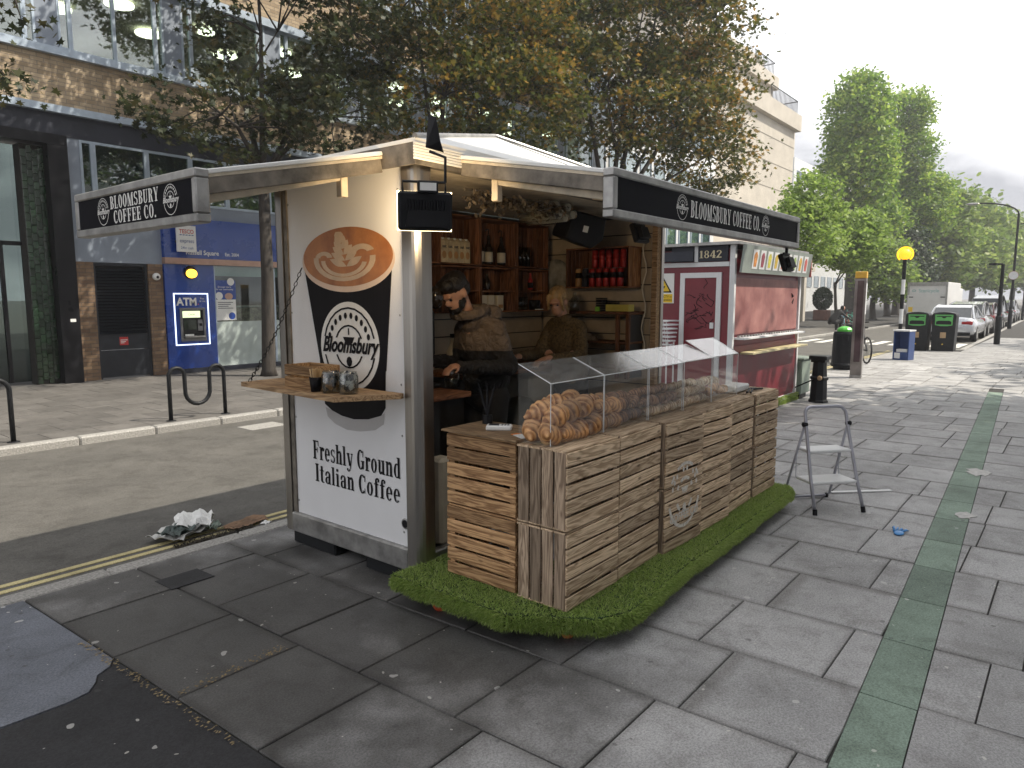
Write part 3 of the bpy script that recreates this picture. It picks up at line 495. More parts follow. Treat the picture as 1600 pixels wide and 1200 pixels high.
b = B(); b.box(7.59, 8.17, FYB-.10, FYB-.0602, .72, .80); b.box(7.59, 8.17, FYB-.10, FYB-.0602, 1.42, 1.47); b.box(7.59, 7.64, FYB-.0995, FYB-.0602, .80, 1.42); b.box(8.12, 8.17, FYB-.0995, FYB-.0602, .80, 1.42); b.ob('surround', M['atm'], at_, bevel=.01)
B().box(7.64, 8.12, FYB-.064, FYB-.0604, .80, 1.42).ob('recess', M['black'], at_); b = B(); b.box(7.65, 8.05, FYB-.085, FYB-.065, 1.25, 1.40); b.ob('header_screen', M['screen'], at_); sans('lettering', 'CASH', .06, FY((7.85, FYB-.0855, 1.30)), M['atm'], at_)
M['crt'] = mat('dim_screen', (.03, .04, .03), .15, var=.3, scale=9); B().box(7.67, 7.96, FYB-.075, FYB-.065, .98, 1.20).ob('screen', M['crt'], at_); b = B(); b.box(7.99, 8.10, FYB-.09, FYB-.065, .95, 1.2); b.ob('card_unit', M['atm'], at_); B().box(8.02, 8.08, FYB-.094, FYB-.0905, 1.06, 1.12).ob('card_slot', M['black'], at_)
b = B(); b.box(7.66, 8.11, FYB-.16, FYB-.065, .805, .84); b.ob('tray', M['alu_dull'], at_); B().box(7.67, 7.85, FYB-.155, FYB-.1, .8405, .88).ob('keypad', M['paper'], at_); B().box(7.90, 8.09, FYB-.11, FYB-.066, .86, .91).ob('cash_slot', M['black'], at_)
sans('lettering', 'ATM', .235, FY((7.77, FYB-.0615, 1.53)), M['print_white'], at_, bold=.008, sx=.95); sans('lettering', 'Free\nto use', .055, FY((8.13, FYB-.0615, 1.66)), M['print_white'], at_); B().box(8.02, 8.045, FYB-.064, FYB-.0615, 1.54, 1.565).ob('dot', M['tred'], at_)
w = B(); w.box(8.45, 13.5, FYB-.02, FYB-.008, 1.14, 2.437); w.ob('upper_glass', M['shopglass'], sh); B().box(8.45, 13.5, FYB-.02, FYB-.008, .1, 1.138).ob('frosted_glass', M['frost'], sh)
b = B(); b.box(8.442, 8.47, FYB-.05, FYB+.02, .1, 2.437); b.ob('mullion', M['frame'], sh); b = B(); b.box(9.98, 10.03, FYB-.05, FYB+.02, .1, 2.437); b.ob('mullion', M['frame'], sh)
b = B(); b.box(8.45, 13.4, FYB+2.8, FYB+2.9, 0, 2.5); b.box(8.45, 13.4, FYB, FYB+2.8, 2.44, 2.5); b.box(8.44, 8.46, FYB+.2, FYB+2.8, 0, 2.44); b.ob('shop_room', M['dark'], sh)
b = B(); 
for k in range(4): b.box(8.7+k*.55, 9.1+k*.55, FYB+.6+k*.3, FYB+.7+k*.3, 2.30, 2.33)
b.ob('strip_light', emis('shop_strip_light', (1, .97, .88), 4), sh)
b = B(); b.box(8.48, 13.4, FYB+.01, FYB+.03, 2.2, 2.42); b.ob('shop_banner', M['frost'], sh); b = B(); b.cyl((9.05, FYB+.3, 1.48), (11, FYB+.3, 1.48), .025); b.ob('rail', M['alu_dull'], sh)
shelfm = mat('shelf_goods', (.12, .10, .09), .6, var=.9, scale=9, c2=(.5, .42, .3)); B().box(9.3, 13, FYB+1.3, FYB+1.7, .2, 1.5).ob('goods', shelfm, sh)
ps = T('blue_poster', 'blue charity poster in the shop window above a white notice', 'poster', (8.72, FYB-.03, 1.7)); B().box(8.47, 8.98, FYB-.029, FYB-.0205, 1.66, 2.1).ob('sheet', M['blue'], ps); sans('lettering', 'Stronger starts\nfor our community', .055, FY((8.70, FYB-.03, 1.93)), M['print_white'], ps); b = B(); b.lathe([(.09, 0), (.09, .003)], (0, 0, 0), 14, M=fr((8.56, FYB-.0295, 1.74), (1, 0, 0), (0, 0, 1))); b.ob('ball', M['paper'], ps); b = B(); b.lathe([(.09, 0), (.09, .003)], (0, 0, 0), 14, M=fr((8.86, FYB-.0295, 2.07), (1, 0, 0), (0, 0, 1))); b.ob('ball', M['paper'], ps); B().ell((8.80, FYB-.03, 1.73), (.1, .005, .08)).ob('face', M['pink'], ps)
ps = T('white_notice', 'white notice with blue dot in the shop window', 'poster', (8.72, FYB-.03, 1.2)); B().box(8.48, 8.97, FYB-.0285, FYB-.0205, 1.17, 1.655).ob('sheet', M['paper'], ps); B().lathe([(.085, 0), (.085, .002)], (0, 0, 0), 14, M=fr((8.86, FYB-.029, 1.27), (1, 0, 0), (0, 0, 1))).ob('dot', M['blue'], ps); b = B()
for k in range(4): b.box(8.52, 8.9-.06*(k % 3), FYB-.031, FYB-.0287, 1.58-k*.045, 1.595-k*.045)
b.ob('print', M['slate'], ps)
# white rendered building further along, and a stone terrace behind it
wb = T('white_building', 'white panelled building behind the street trees beyond the brick block', 'building', (31, 16, 0)); M['stone'] = mat('pale_concrete', (.47, .43, .37), .8, var=.12, scale=.8, bump=.2, bs=30); M['whitewall'] = mat('white_render', (.66, .67, .68), .7, var=.08, scale=1)
B().box(24.2, 37, 16, 26, 0, 11.5).ob('wall', M['whitewall'], wb)
for i in range(9):
    for z in (3.6, 6.3, 9.0): win(24.8+i*1.33, 25.8+i*1.33, z, z+1.7, 15.97, wb)
B().box(24.2, 37, 15.9, 15.99, 0, 3.1).ob('ground_floor', M['slate'], wb)
# stepped concrete block (residential megastructure) and pale flats further off
cb = T('concrete_building', 'stepped pale concrete block with roof terrace railings behind the maples', 'building', (46, 19, 0))
B().box(37.3, 58.8, 19, 34, 3.6, 15.4).ob('wall', M['stone'], cb); B().box(37.3, 57.0, 20.2, 34, 15.4, 18.2).ob('upper_block', M['stone'], cb); B().box(37.3, 58.2, 21.4, 34, 18.2, 20.4).ob('top_block', M['stone'], cb)
b = B()
for z in (6.2, 8.0, 9.8, 11.6, 13.4): b.box(37.3, 58.81, 18.985, 19.01, z, z+.05)
b.ob('board_joint', mat('shadow_gap', (.2, .18, .15), .9), cb)
B().box(37, 59.2, 18.6, 19.6, 14.7, 15.9).ob('parapet', M['stone'], cb); B().box(37, 57.4, 19.9, 20.5, 17.7, 18.6).ob('parapet', M['stone'], cb)
for x0, x1, z, y in ((53, 59.0, 15.9, 18.9), (53, 57.2, 18.6, 20.2)):
    b = B(); k = x0
    while k < x1: b.cyl((k, y, z), (k, y, z+1.1), .025, 5); k += .28
    b.cyl((x0, y, z+1.1), (x1, y, z+1.1), .035, 6); b.cyl((x1, y, z+1.1), (x1, y+4, z+1.1), .035, 6); b.ob('railing', M['blackmetal'], cb)
for i in range(8):
    b = B(); b.box(38.2+i*2.1, 38.7+i*2.1, 15.9, 16.4, 0, 3.6); b.ob('column', M['stone'], cb)
B().box(37.3, 55, 15.8, 19, 3.6, 4.3).ob('canopy', M['stone'], cb); B().box(37.3, 55, 18.6, 18.95, 0, 3.6).ob('shop_wall', M['slate'], cb)
for i in range(5): win(38.9+i*3.2, 41.3+i*3.2, .5, 3.2, 18.55, cb)
pf = T('pale_flats', 'distant pale block of flats with tall chimney between concrete block and trees', 'building', (86, 30, 0)); B().box(84, 112, 27, 46, 0, 17.5).ob('wall', M['whitewall'], pf); B().box(86, 90, 29, 33, 17.5, 22).ob('chimney', M['stone'], pf)
for i in range(9):
    for z in (3, 6, 9, 12, 14.8): win(85+i*2.9, 86.8+i*2.9, z, z+1.4, 26.97, pf)
for j in range(5):
    for z in (9, 12, 14.8): b = B(); b.box(83.93, 83.99, 28+j*3.4, 29.9+j*3.4, z, z+1.4); w = b.ob('window', M['slate'], pf)
# terrace behind the camera's right shoulder: it shades the pavement and the kiosk
rb = T('station_building', 'pale stone terrace lining the right edge of the pavement', 'building', (2, -3.2, 0)); B().box(-30, 14.0, -13, -3.2, 0, 11.5).ob('wall', M['whitewall'], rb)
for i in range(9):
    for z in (4.2, 7.3): b = B(); b.box(-26+i*4.2, -24+i*4.2, -3.23, -3.18, z, z+2); b.ob('window', M['slate'], rb)
B().box(-30.2, 14.1, -3.6, -3.05, 11.5, 11.8).ob('cornice', M['stone'], rb)
# ================================================================ COFFEE KIOSK
KX0, KX1, KY0, KY1 = 2.70, 5.68, 2.88, 4.24
K = T('coffee_kiosk', 'white and aluminium coffee kiosk with raised sign flaps beside the kerb', 'kiosk', (KX0, KY0, 0))
# base frame, floor, supporting blocks
b = B(); b.cbox(KX0, KX0+.07, KY0+.10, KY1-.09, .10, .235, .008); b.ob('bottom_rail', M['alu_dull'], K)
b = B(); b.cbox(KX0+.1, KX1, KY0+.02, KY0+.08, .10, .2, .008); b.cbox(KX0+.1, KX1, KY1-.08, KY1-.02, .10, .2, .008); b.ob('bottom_rail', M['alu_dull'], K)
B().box(KX0+.071, KX1, KY0+.081, KY1-.081, .12, .17).ob('floor', M['dark'], K)
for y, l in ((3.78, .42), (3.12, .3), (2.96, .1)):
    b = B(); b.cbox(KX0+.04, KX0+.34, y-.05, y+l, 0, .095, .012); b.ob('support_block', M['blackmetal'], K)
for x in (3.7, 4.7, 5.5): b = B(); b.cbox(x-.1, x+.1, 2.95, 4.1, 0, .099, .01); b.ob('support_block', M['blackmetal'], K)
# posts
def rpost(cx, cy, r, z0, z1, sx=1, sy=1, d=.115):
    pts = [(cx-d/2*sx, cy+d/2*sy), (cx-d/2*sx, cy-d/2*sy+r*sy)]
    for k in range(6):
        a = math.pi+math.pi/2*k/5; pts.append((cx-d/2*sx+r*sx+r*sx*math.cos(a), cy-d/2*sy+r*sy+r*sy*math.sin(a)))
    pts += [(cx+d/2*sx, cy-d/2*sy), (cx+d/2*sx, cy+d/2*sy)]
    return B().prism(pts, z1-z0, z0=z0)
def post(bb): bb.ob('corner_post', M['alu'], K)
post(rpost(KX0+.055, KY0+.04, .06, .10, 2.42)); post(rpost(KX0+.055, KY1-.04, .03, .10, 2.40, 1, -1, .09)); post(rpost(KX1-.03, KY0+.04, .02, .10, 2.42, -1, 1, .06)); post(rpost(KX1-.04, KY1-.04, .02, .10, 2.40, -1, -1, .09))
b = B(); b.box(KX1-.13, KX1-.065, KY0+.02, KY0+.07, .2, 2.4); b.ob('door_jamb', M['plank'], K)
# end panel with its printed cup
b = B(); b.box(KX0+.03, KX0+.05, KY0+.10, KY1-.095, .236, 2.42); PN = b.ob('end_panel', M['white'], K)
b = B(); b.box(KX0+.02, KX0+.03, KY1-.13, KY1-.0905, .236, 2.4); b.ob('edge_trim', M['beam'], K)
PX = KX0+.029
def E2(cy, cz, ry, rz, n=40): return [(ry*math.cos(2*math.pi*i/n), rz*math.sin(2*math.pi*i/n)) for i in range(n)]
def panelpoly(name, pts, m, dx, parent=PN):  # pts as (Y,Z) world
    b = B(); p2 = [(-y, z) for y, z in pts]
    ar = sum(p2[i][0]*p2[(i+1) % len(p2)][1]-p2[(i+1) % len(p2)][0]*p2[i][1] for i in range(len(p2)))
    b.flat(p2 if ar > 0 else p2[::-1], FX((PX-dx, 0, 0))); return b.ob(name, m, parent)
CY, CZ = 3.515, 1.945
ell = lambda ry, rz, cy=CY, cz=CZ, n=48: [(cy+ry*math.cos(2*math.pi*i/n), cz+rz*math.sin(2*math.pi*i/n)) for i in range(n)]
M['lip'] = mat('print_cup_lip', (.72, .55, .43), .4, var=.06); M['coffee'] = mat('print_coffee', (.40, .135, .035), .4, var=.3, scale=5, c2=(.52, .22, .07)); M['foam'] = mat('print_foam', (.58, .43, .29), .4, var=.12, scale=12); M['sleeve'] = mat('print_sleeve', (.009, .008, .010), .5, var=.3, scale=60, spec=.12, stretch=(1, 3, .02)); M['cupshadow'] = mat('print_grey', (.48, .47, .47), .4, var=.05)
panelpoly('printed_cup_foot', [(3.81, 1.30), (3.77, 1.02), (3.70, .985), (3.6, .96), (3.48, .95), (3.34, .965), (3.22, 1.0), (3.18, 1.05), (3.17, 1.3)], M['print_black'], .001)
panelpoly('printed_cup_base', [(3.765, 1.0), (3.745, .94), (3.67, .90), (3.55, .875), (3.42, .88), (3.28, .905), (3.2, .95), (3.19, 1.02), (3.22, 1.0), (3.34, .965), (3.48, .95), (3.6, .96), (3.70, .985)], M['cupshadow'], .0008)
panelpoly('printed_sleeve', [(3.945, 1.90), (3.80, 1.27), (3.165, 1.27), (3.095, 1.90)], M['sleeve'], .0014)
panelpoly('printed_cup_lip', ell(.445, .192, CY, 1.925), M['lip'], .0018); cf = panelpoly('printed_coffee', ell(.43, .178), M['coffee'], .0024)
def foam(parts, k0):
    for k, pts in enumerate(parts): panelpoly('printed_foam', [(CY-x*.43, CZ+z*.178) for x, z in pts], M['foam'], k0+k*.0001, cf)
def arcband(cx, cz, r0, r1, a0, a1, sx=1, n=14):
    o = [(cx+sx*r1*math.cos(RAD(a0+(a1-a0)*i/n)), cz+r1*1.1*math.sin(RAD(a0+(a1-a0)*i/n))) for i in range(n+1)]
    return o+[(cx+sx*r0*math.cos(RAD(a0+(a1-a0)*i/n)), cz+r0*1.1*math.sin(RAD(a0+(a1-a0)*i/n))) for i in range(n, -1, -1)]
leafp = lambda x, z, l, w, a: [(x+l*t*math.cos(RAD(a))-w*math.sin(math.pi*t)*math.sin(RAD(a))*s, z+(l*t*math.sin(RAD(a))+w*math.sin(math.pi*t)*math.cos(RAD(a))*s)*1.5) for s, ts in ((1, [i/7 for i in range(8)]), (-1, [1-i/7 for i in range(1, 7)])) for t in ts]
foam([arcband(-.05, -.05, .58, .70, 175, 365), arcband(-.05, -.1, .42, .52, 180, 350)]+[leafp(.02-.03*k, -.32+.2*k, .42-.055*k, .08, 155-6*k) for k in range(6)]+[leafp(.02-.03*k, -.32+.2*k, .40-.055*k, .08, 32+8*k) for k in range(6)]+[arcband(.36, .1, .12, .28, 20, 190), arcband(-.5, .0, .08, .2, 0, 180)], .0028)
LG = FX((PX-.0020, 3.505, 1.43)); lo = panelpoly('printed_badge', ell(.285, .275, 3.505, 1.40), M['print_white'], .0019)
b = B(); logo_polys(b, .56, .54, FX((PX-.0020, 3.505, 1.40))); b.ob('badge_marks', M['print_black'], lo, kind='stuff')
sans('badge_lettering', 'Bloomsbury', .135, FX((PX-.0045, 3.505, 1.365)), M['print_black'], lo, shear=.35, bold=.004, sx=.80)
slab_text('Freshly Ground', .125, FX((PX-.001, 3.485, .64)), .86).ob('lettering', M['print_black'], PN); slab_text('Italian Coffee', .12, FX((PX-.001, 3.48, .49)), .835).ob('lettering', M['print_black'], PN)
b = B(); b.lathe([(.032, 0), (.032, .004), (.026, .006), (.024, .001)], (0, 0, 0), 18, M=FX((PX-.0005, 3.025, .375))); b.ob('cable_port', M['alu_dull'], PN); b = B(); b.lathe([(.023, 0), (.023, .001)], (0, 0, 0), 18, M=FX((PX-.006, 3.025, .375))); b.ob('port_hole', M['black'], PN)
for z in (.32, .9, 1.2, 1.6, 2.3):
    for y in (3.04, 4.1): B().lathe([(.007, 0), (.005, .003)], (0, 0, 0), 8, M=FX((PX, y, z))).ob('rivet', M['alu_dull'], PN)
# walls inside: beige slat boards
bm_ = B().cbox(0, KX1-KX0-.16, 0, .018, 0, .138, .003).mesh('board'); bm_.materials.append(M['wall_beige'])
for i in range(15): link('board', bm_, None, K, loc=(KX0+.1, KY1-.075, .2+i*.147))
bm2 = B().cbox(0, .018, 0, KY1-KY0-.19, 0, .138, .003).mesh('board'); bm2.materials.append(M['wall_beige'])
for i in range(15): link('board', bm2, None, K, loc=(KX1-.085, KY0+.10, .2+i*.147))
b = B(); b.box(KX0+.1, KX1-.05, KY1-.055, KY1-.03, .2, 2.42); b.box(KX1-.065, KX1-.04, KY0+.1, KY1-.06, .2, 2.42); b.ob('wall_backing', M['dark'], K)
B().box(KX0+.052, KX0+.07, KY0+.1, KY1-.08, .2, 2.42).ob('inner_lining', M['dark'], K)
B().box(KX0+.07, KX1-.07, KY0+.03, KY1-.06, 2.425, 2.44).ob('ceiling', M['cream'], K)
# roof: pyramid with ribbed eaves
RX0, RX1, RY0, RY1, RZ = 2.64, 5.73, 2.80, 4.32, 2.535
b = B(); b.add([(RX0, RY0, RZ), (RX1, RY0, RZ), (RX1, RY1, RZ), (RX0, RY1, RZ), (4.19, 3.56, 2.90), (RX0, RY0, RZ-.02), (RX1, RY0, RZ-.02), (RX1, RY1, RZ-.02), (RX0, RY1, RZ-.02)], [(0, 1, 4), (1, 2, 4), (2, 3, 4), (3, 0, 4), (8, 7, 6, 5), (0, 5, 6, 1), (1, 6, 7, 2), (2, 7, 8, 3), (3, 8, 5, 0)]); RF = b.ob('roof', M['roofwhite'], K)
for a in ((RX0, RY0), (RX1, RY0), (RX1, RY1)): B().tube([(a[0], a[1], RZ+.008), (4.19, 3.56, 2.91)], .014, 8).ob('hip_trim', M['alu_dull'], RF)
b = B(); b.tube([(4.19, 3.555, 2.898), (4.75, RY0+.005, RZ+.004)], .004, 5); b.ob('roof_seam', M['black'], RF)
for k in range(6):
    z = RZ-.022-k*.015; b = B(); b.cbox(RX0-.005, RX1+.005, RY0-.005, RY0+.01, z-.0125, z, .002);  b.ob('eaves_rib', M['roofwhite'], RF)
b = B(); b.box(RX0+.002, RX1, RY0+.002, RY0+.012, 2.40, RZ-.021); b.box(RX0+.002, RX0+.012, RY0+.0125, RY1, 2.40, RZ-.021); b.box(RX1-.012, RX1-.002, RY0+.0125, RY1, 2.40, RZ-.021); b.ob('eaves_fascia', M['beam'], K)
b = B(); b.box(KX0, KX0+.05, KY0+.1, KY1-.09, 2.421, 2.50); b.box(KX0+.11, KX1-.06, KY0, KY0+.06, 2.421, 2.50); b.ob('head_beam', M['beam'], K)
for p in ((RX0+.02, RY0+.05), ): b = B(); b.lathe([(.062, 0), (.062, .1)], (KX0+.055, KY0+.05, 2.42), 16); b.ob('post_cap', M['alu'], K)
# sign flaps: hinged sheet, edge beams, braces, sign board
def flap(name, hinge, outer, span, sides, logo_at, lines, text_c, tw, axis):
    # hinge / outer: (u,z) with u the outward axis; span: (s0,s1) along the board
    f = B(); (hu, hz), (ou, oz) = hinge, outer; s0, s1 = span
    P = (lambda u, s, z: (u, s, z)) if axis == 'x' else (lambda u, s, z: (s, u, z))
    def beam(a, c, w, h, dz=0):
        a = Vector(a); c = Vector(c); d = (c-a); M_ = fr(a, d, (0, 0, 1)); L_n = d.length
        return B().cbox(0, L_n, -h/2+dz, h/2+dz, -w/2, w/2, .004, M=M_)
    f.add([P(hu, s0, hz+.03), P(hu, s1, hz+.03), P(ou, s1, oz+.09), P(ou, s0, oz+.09), P(hu, s0, hz+.015), P(hu, s1, hz+.015), P(ou, s1, oz+.075), P(ou, s0, oz+.075)], [(0, 1, 2, 3), (7, 6, 5, 4), (0, 4, 5, 1), (1, 5, 6, 2), (2, 6, 7, 3), (3, 7, 4, 0)])
    F = f.ob('flap_sheet', [M['cream']], K)
    for s in (s0+.02, s1-.02):
        beam(P(hu, s, hz-.02), P(ou, s, oz+.04), .035, .075).ob('flap_edge_beam', M['beam'], F)
        beam(P(hu, s, hz+.045), P(ou, s, oz+.10), .05, .022).ob('flap_edge_trim', M['roofwhite'], F)
    s = s0+.03; hu2 = hu+(ou-hu)*.22
    beam(P(hu2, s+.03, hz-.1), P(ou, s+.03, oz-.015), .03, .045).ob('locking_bar', M['cream'], F); x_ = P(hu2, s+.03, hz-.1); b = B(); b.cbox(x_[0]-.022, x_[0]+.022, x_[1]-.022, x_[1]+.022, x_[2]-.11, x_[2]+.02, .003); b.ob('locking_bar_leg', M['cream'], F)
    m_ = (s0+s1)/2; beam(P(hu, m_, hz-.02), P(ou, m_, oz+.04), .03, .05).ob('flap_rib', M['cream'], F); (beam(P(hu, s1-.10, hz-.02), P(hu+(ou-hu)*.3, s1-.05, hz-.20), .035, .035).ob('flap_strut', M['blackmetal'], F), beam(P(hu+(ou-hu)*.3, s1-.05, hz-.20), P(ou+.04, s1-.05, oz-.08), .03, .035).ob('flap_strut', M['blackmetal'], F)) if axis == 'y' else None
    sgn = -1; zt, zb = oz+.105, oz-.105
    def bx(u0, u1, a, c, z0, z1, nm, m, par, c_=.006):
        lo, hi = min(u0, u1), max(u0, u1)
        b = B(); (b.cbox(lo, hi, a, c, z0, z1, c_) if axis == 'x' else b.cbox(a, c, lo, hi, z0, z1, c_)); return b.ob(nm, m, par)
    SG = bx(ou-.024, ou+.03, s0, s1, zb+.028, zt-.028, 'sign_board', M['signblack'], K, .002)
    for a in (0, 1): bx(ou-.033, ou+.033, s0-.02, s1+.02, (zb-.012, zt-.028)[a], (zb+.028, zt+.012)[a], 'sign_frame', M['alu_dull'], SG)
    bx(ou-.0325, ou+.0325, s0-.02, s0+.02, zb+.0285, zt-.0285, 'sign_frame', M['alu_dull'], SG); bx(ou-.0325, ou+.0325, s1-.02, s1+.02, zb+.0285, zt-.0285, 'sign_frame', M['alu_dull'], SG)
    MX = (lambda s, z: FX((ou-.025, s, z))) if axis == 'x' else (lambda s, z: FY((s, ou-.025, z)))
    for s in logo_at:
        b = B(); logo_polys(b, .15, .155, MX(s, oz)); b.ob('badge_marks', M['print_white'], SG, kind='stuff'); sans('badge_lettering', 'Bloomsbury', .036, MX(s, oz-.012), M['print_white'], SG, shear=.3, bold=.001, sx=.85)
    for (tx, z, h, w_) in lines: slab_text(tx, h, MX(text_c, z), w_, sp=.07).ob('lettering', M['print_white'], SG)
flap('end_flap', (RX0, 2.44), (1.60, 2.145), (3.06, 4.37), None, (4.03, 3.287), [('BLOOMSBURY', 2.150, .064, .54), ('COFFEE CO.', 2.077, .064, .47)], 3.67, .5, 'x')
flap('front_flap', (RY0, 2.44), (1.82, 2.20), (2.99, 5.75), None, (3.715, 5.03), [('BLOOMSBURY COFFEE CO.', 2.155, .095, 1.10)], 4.375, 1.1, 'y')
# fold-down shelf and its chain
b = B(); pts = [(2.36, 3.14), (2.70, 3.02), (2.70, 4.20), (2.40, 4.24), (2.36, 4.2)]; b.prism([(2.345, 3.16), (2.66, 2.97), (2.70, 2.99), (2.70, 4.22), (2.41, 4.22)], .028, z0=1.13); b.ob('drop_shelf', M['plank'], K)
b = B(); A0, A1 = Vector((2.44, 4.17, 1.16)), Vector((2.70, 3.93, 1.89)); n = 30
for i in range(n):
    p = A0.lerp(A1, (i+.5)/n); p.z -= .05*math.sin(math.pi*(i+.5)/n); d = (A1-A0).normalized(); e = d.orthogonal().normalized(); e = e if i % 2 else d.cross(e)
    b.tube([p+d*.017*math.cos(t)+e*.009*math.sin(t) for t in [2*math.pi*k/8 for k in range(8)]], .0028, 5, closed=True)
b.ob('shelf_chain', M['blackmetal'], K)
# flood lamp on the corner bracket (lit, facing into the stall)
FLM = fr((2.50, 2.585, 2.125), (.80, -.60, 0), (-.06, -.07, 1))   # local +z points back to the pavement
fl = T('floodlight', 'black floodlight hung from the kiosk roof corner, lit toward the stall', 'floodlight', (2.5, 2.585, 2.0))
b = B(); b.cbox(-.135, .135, -.095, .095, -.02, .012, .012, M=FLM); b.ob('housing', M['black'], fl); b = B()
for k in range(15): b.box(-.095+k*.0135, -.089+k*.0135, .005, .055, .012, .03, M=FLM)
b.ob('cooling_fins', M['black'], fl); b = B(); b.prism([(-.10, -.075), (.10, -.075), (.085, .003), (-.085, .003)], .022, FLM, z0=.0125); b.ob('back_cover', M['black'], fl); b = B(); b.cbox(-.04, .06, .085, .145, -.005, .04, .005, M=FLM); jb = b.ob('junction_box', M['black'], fl); b = B(); b.box(-.03, .05, .098, .135, .0405, .0415, M=FLM); b.ob('rating_label', M['paper'], jb)
M['floodglass'] = emis('lit_flood_glass', (1, .80, .45), 4); B().cbox(-.1365, .1365, -.0965, .0965, -.024, -.0205, .001, M=FLM).ob('glass', M['floodglass'], fl)
b = B(); b.tube([FLM @ Vector(p) for p in ((-.11, .09, 0), (-.11, .14, 0), (.10, .14, 0), (.10, .09, 0))], .007, 6); b.tube([FLM @ Vector((.10, .14, 0)), FLM @ Vector((.10, .26, 0)), FLM @ Vector((.03, .29, -.05))], .008, 6); b.ob('bracket', M['blackmetal'], fl)
b = B(); b.add([FLM @ Vector(p) for p in ((-.0, .30, .02), (.09, .28, .02), (.06, .38, .0), (.02, .46, -.01), (.05, .44, .03), (.07, .33, .04))], [(0, 1, 5), (5, 1, 2), (0, 5, 4), (4, 5, 2), (0, 4, 3), (3, 4, 2), (3, 2, 1, 0)]); b.ob('cable_wrap', M['black'], fl)
la = bpy.data.lights.new('floodlight_beam', 'AREA'); la.shape = 'RECTANGLE'; la.size = .26; la.size_y = .18; la.energy = 3.2; la.color = (1, .72, .40); la.spread = RAD(150)
lo_ = bpy.data.objects.new('floodlight_beam', la); COL.objects.link(lo_); lo_.matrix_world = FLM @ Matrix.Translation((0, 0, -.03)); 
# second spot lamp at the front flap's outer end, unlit
def spot(x, y, z, lab):
    t = T('spotlight', lab, 'spotlight', (x, y, z)); b = B(); b.tube([(x, y, z), (x, y, z-.05)], .012, 6); b.tube([(x-.07, y, z-.05), (x+.07, y, z-.05)], .009, 6); b.ob('bracket', M['blackmetal'], t)
    Mx = fr((x, y, z-.12), (1, 0, 0), (0, .35, 1)); b = B(); b.cbox(-.09, .09, -.07, .07, -.02, .02, .008, M=Mx); b.prism([(-.06, -.05), (.06, -.05), (.05, .03), (-.05, .03)], .03, Mx, z0=.021); b.ob('housing', M['black'], t); return t
spot(5.70, 1.86, 2.09, 'small black spotlight under the outer end of the front sign')
spot(4.60, 2.55, 2.28, 'black spotlight with loose cable under the front flap beside the right post')
# ================================================================ INSIDE THE KIOSK
def wallcrate(o, x, y, w, h, d, label, shelf=None, rows=5, side=M['redwood']):
    # o='y': opens towards -Y, back at y; o='x': opens towards -X, back at y (as an X value), x is the Y start
    t = T('wall_crate', label, 'crate', (x, y, 0) if o == 'y' else (y, x, 0), 0, 'stained crates fixed to the kiosk walls')
    q = (lambda a0, a1, d0, d1, z0, z1: B().cbox(x+a0, x+a1, y-d1, y-d0, z0, z1, .002)) if o == 'y' else (lambda a0, a1, d0, d1, z0, z1: B().cbox(y-d1, y-d0, x+a0, x+a1, z0, z1, .002))
    z0, z1 = h; hh = z1-z0; n = 6; sw = w/n
    for k in range(n): q(k*sw+.003, (k+1)*sw-.003, 0, .01, z0+.012, z1-.012).ob('back_slat', M['redwood_z'], t)
    for e in (0, 1):
        for k in range(3): q(0 if e == 0 else w-.012, .012 if e == 0 else w, .012+k*(d-.012)/3+.004, .012+(k+1)*(d-.012)/3-.004, z0+.012, z1-.012).ob('side_slat', side if (o == 'x' and e == 0) else M['redwood_z'], t)
    q(0, w, 0, d, z0, z0+.0115).ob('bottom_board', M['redwood'], t); q(0, w, 0, d, z1-.0115, z1).ob('top_board', M['redwood'], t)
    if shelf: q(.0125, w-.0125, .0105, d-.01, shelf-.012, shelf).ob('shelf_board', M['redwood'], t)
    return t
YB = 4.15
wallcrate('y', 3.50, YB, .47, (1.965, 2.36), .20, 'top row wall crate at left holding milk cartons'); wallcrate('y', 3.98, YB, .47, (1.965, 2.36), .20, 'top row wall crate holding the front carton group'); wallcrate('y', 4.46, YB, .47, (1.965, 2.36), .20, 'top row wall crate holding syrup bottles'); wallcrate('y', 4.95, YB, .46, (1.965, 2.36), .20, 'top row wall crate holding upright drinking glasses')
wallcrate('y', 3.98, YB, .47, (1.575, 1.955), .20, 'second row wall crate above the man in the kiosk', 1.76); wallcrate('y', 4.46, YB, .47, (1.575, 1.955), .20, 'second row wall crate with a dark bottle on its shelf', 1.76); wallcrate('y', 4.95, YB, .46, (1.575, 1.955), .20, 'second row wall crate behind the woman, with a red bottle', 1.76)
wallcrate('x', 3.07, 5.59, .66, (1.785, 2.14), .22, 'orange lit wall crate full of red drink cans', None, side=M['litwood'])
cb_ = T('open_cabinet', 'low open wooden cabinet under the can crate on the end wall', 'cabinet', (5.45, 3.35, 0)); b = B(); b.cbox(5.30, 5.585, 3.02, 3.80, 1.555, 1.58, .003); b.ob('top', M['redwood'], cb_)
for y in (3.02, 3.12): B().cbox(5.30, 5.33, y, y+.035, 1.0, 1.554, .003).ob('upright', M['redwood_z'], cb_)
for z in (1.30, 1.08): B().cbox(5.305, 5.58, 3.03, 3.8, z, z+.018, .003).ob('shelf', M['redwood'], cb_)
B().cbox(5.335, 5.58, 3.04, 3.055, 1.0, 1.55, .003).ob('side', M['dark'], cb_)
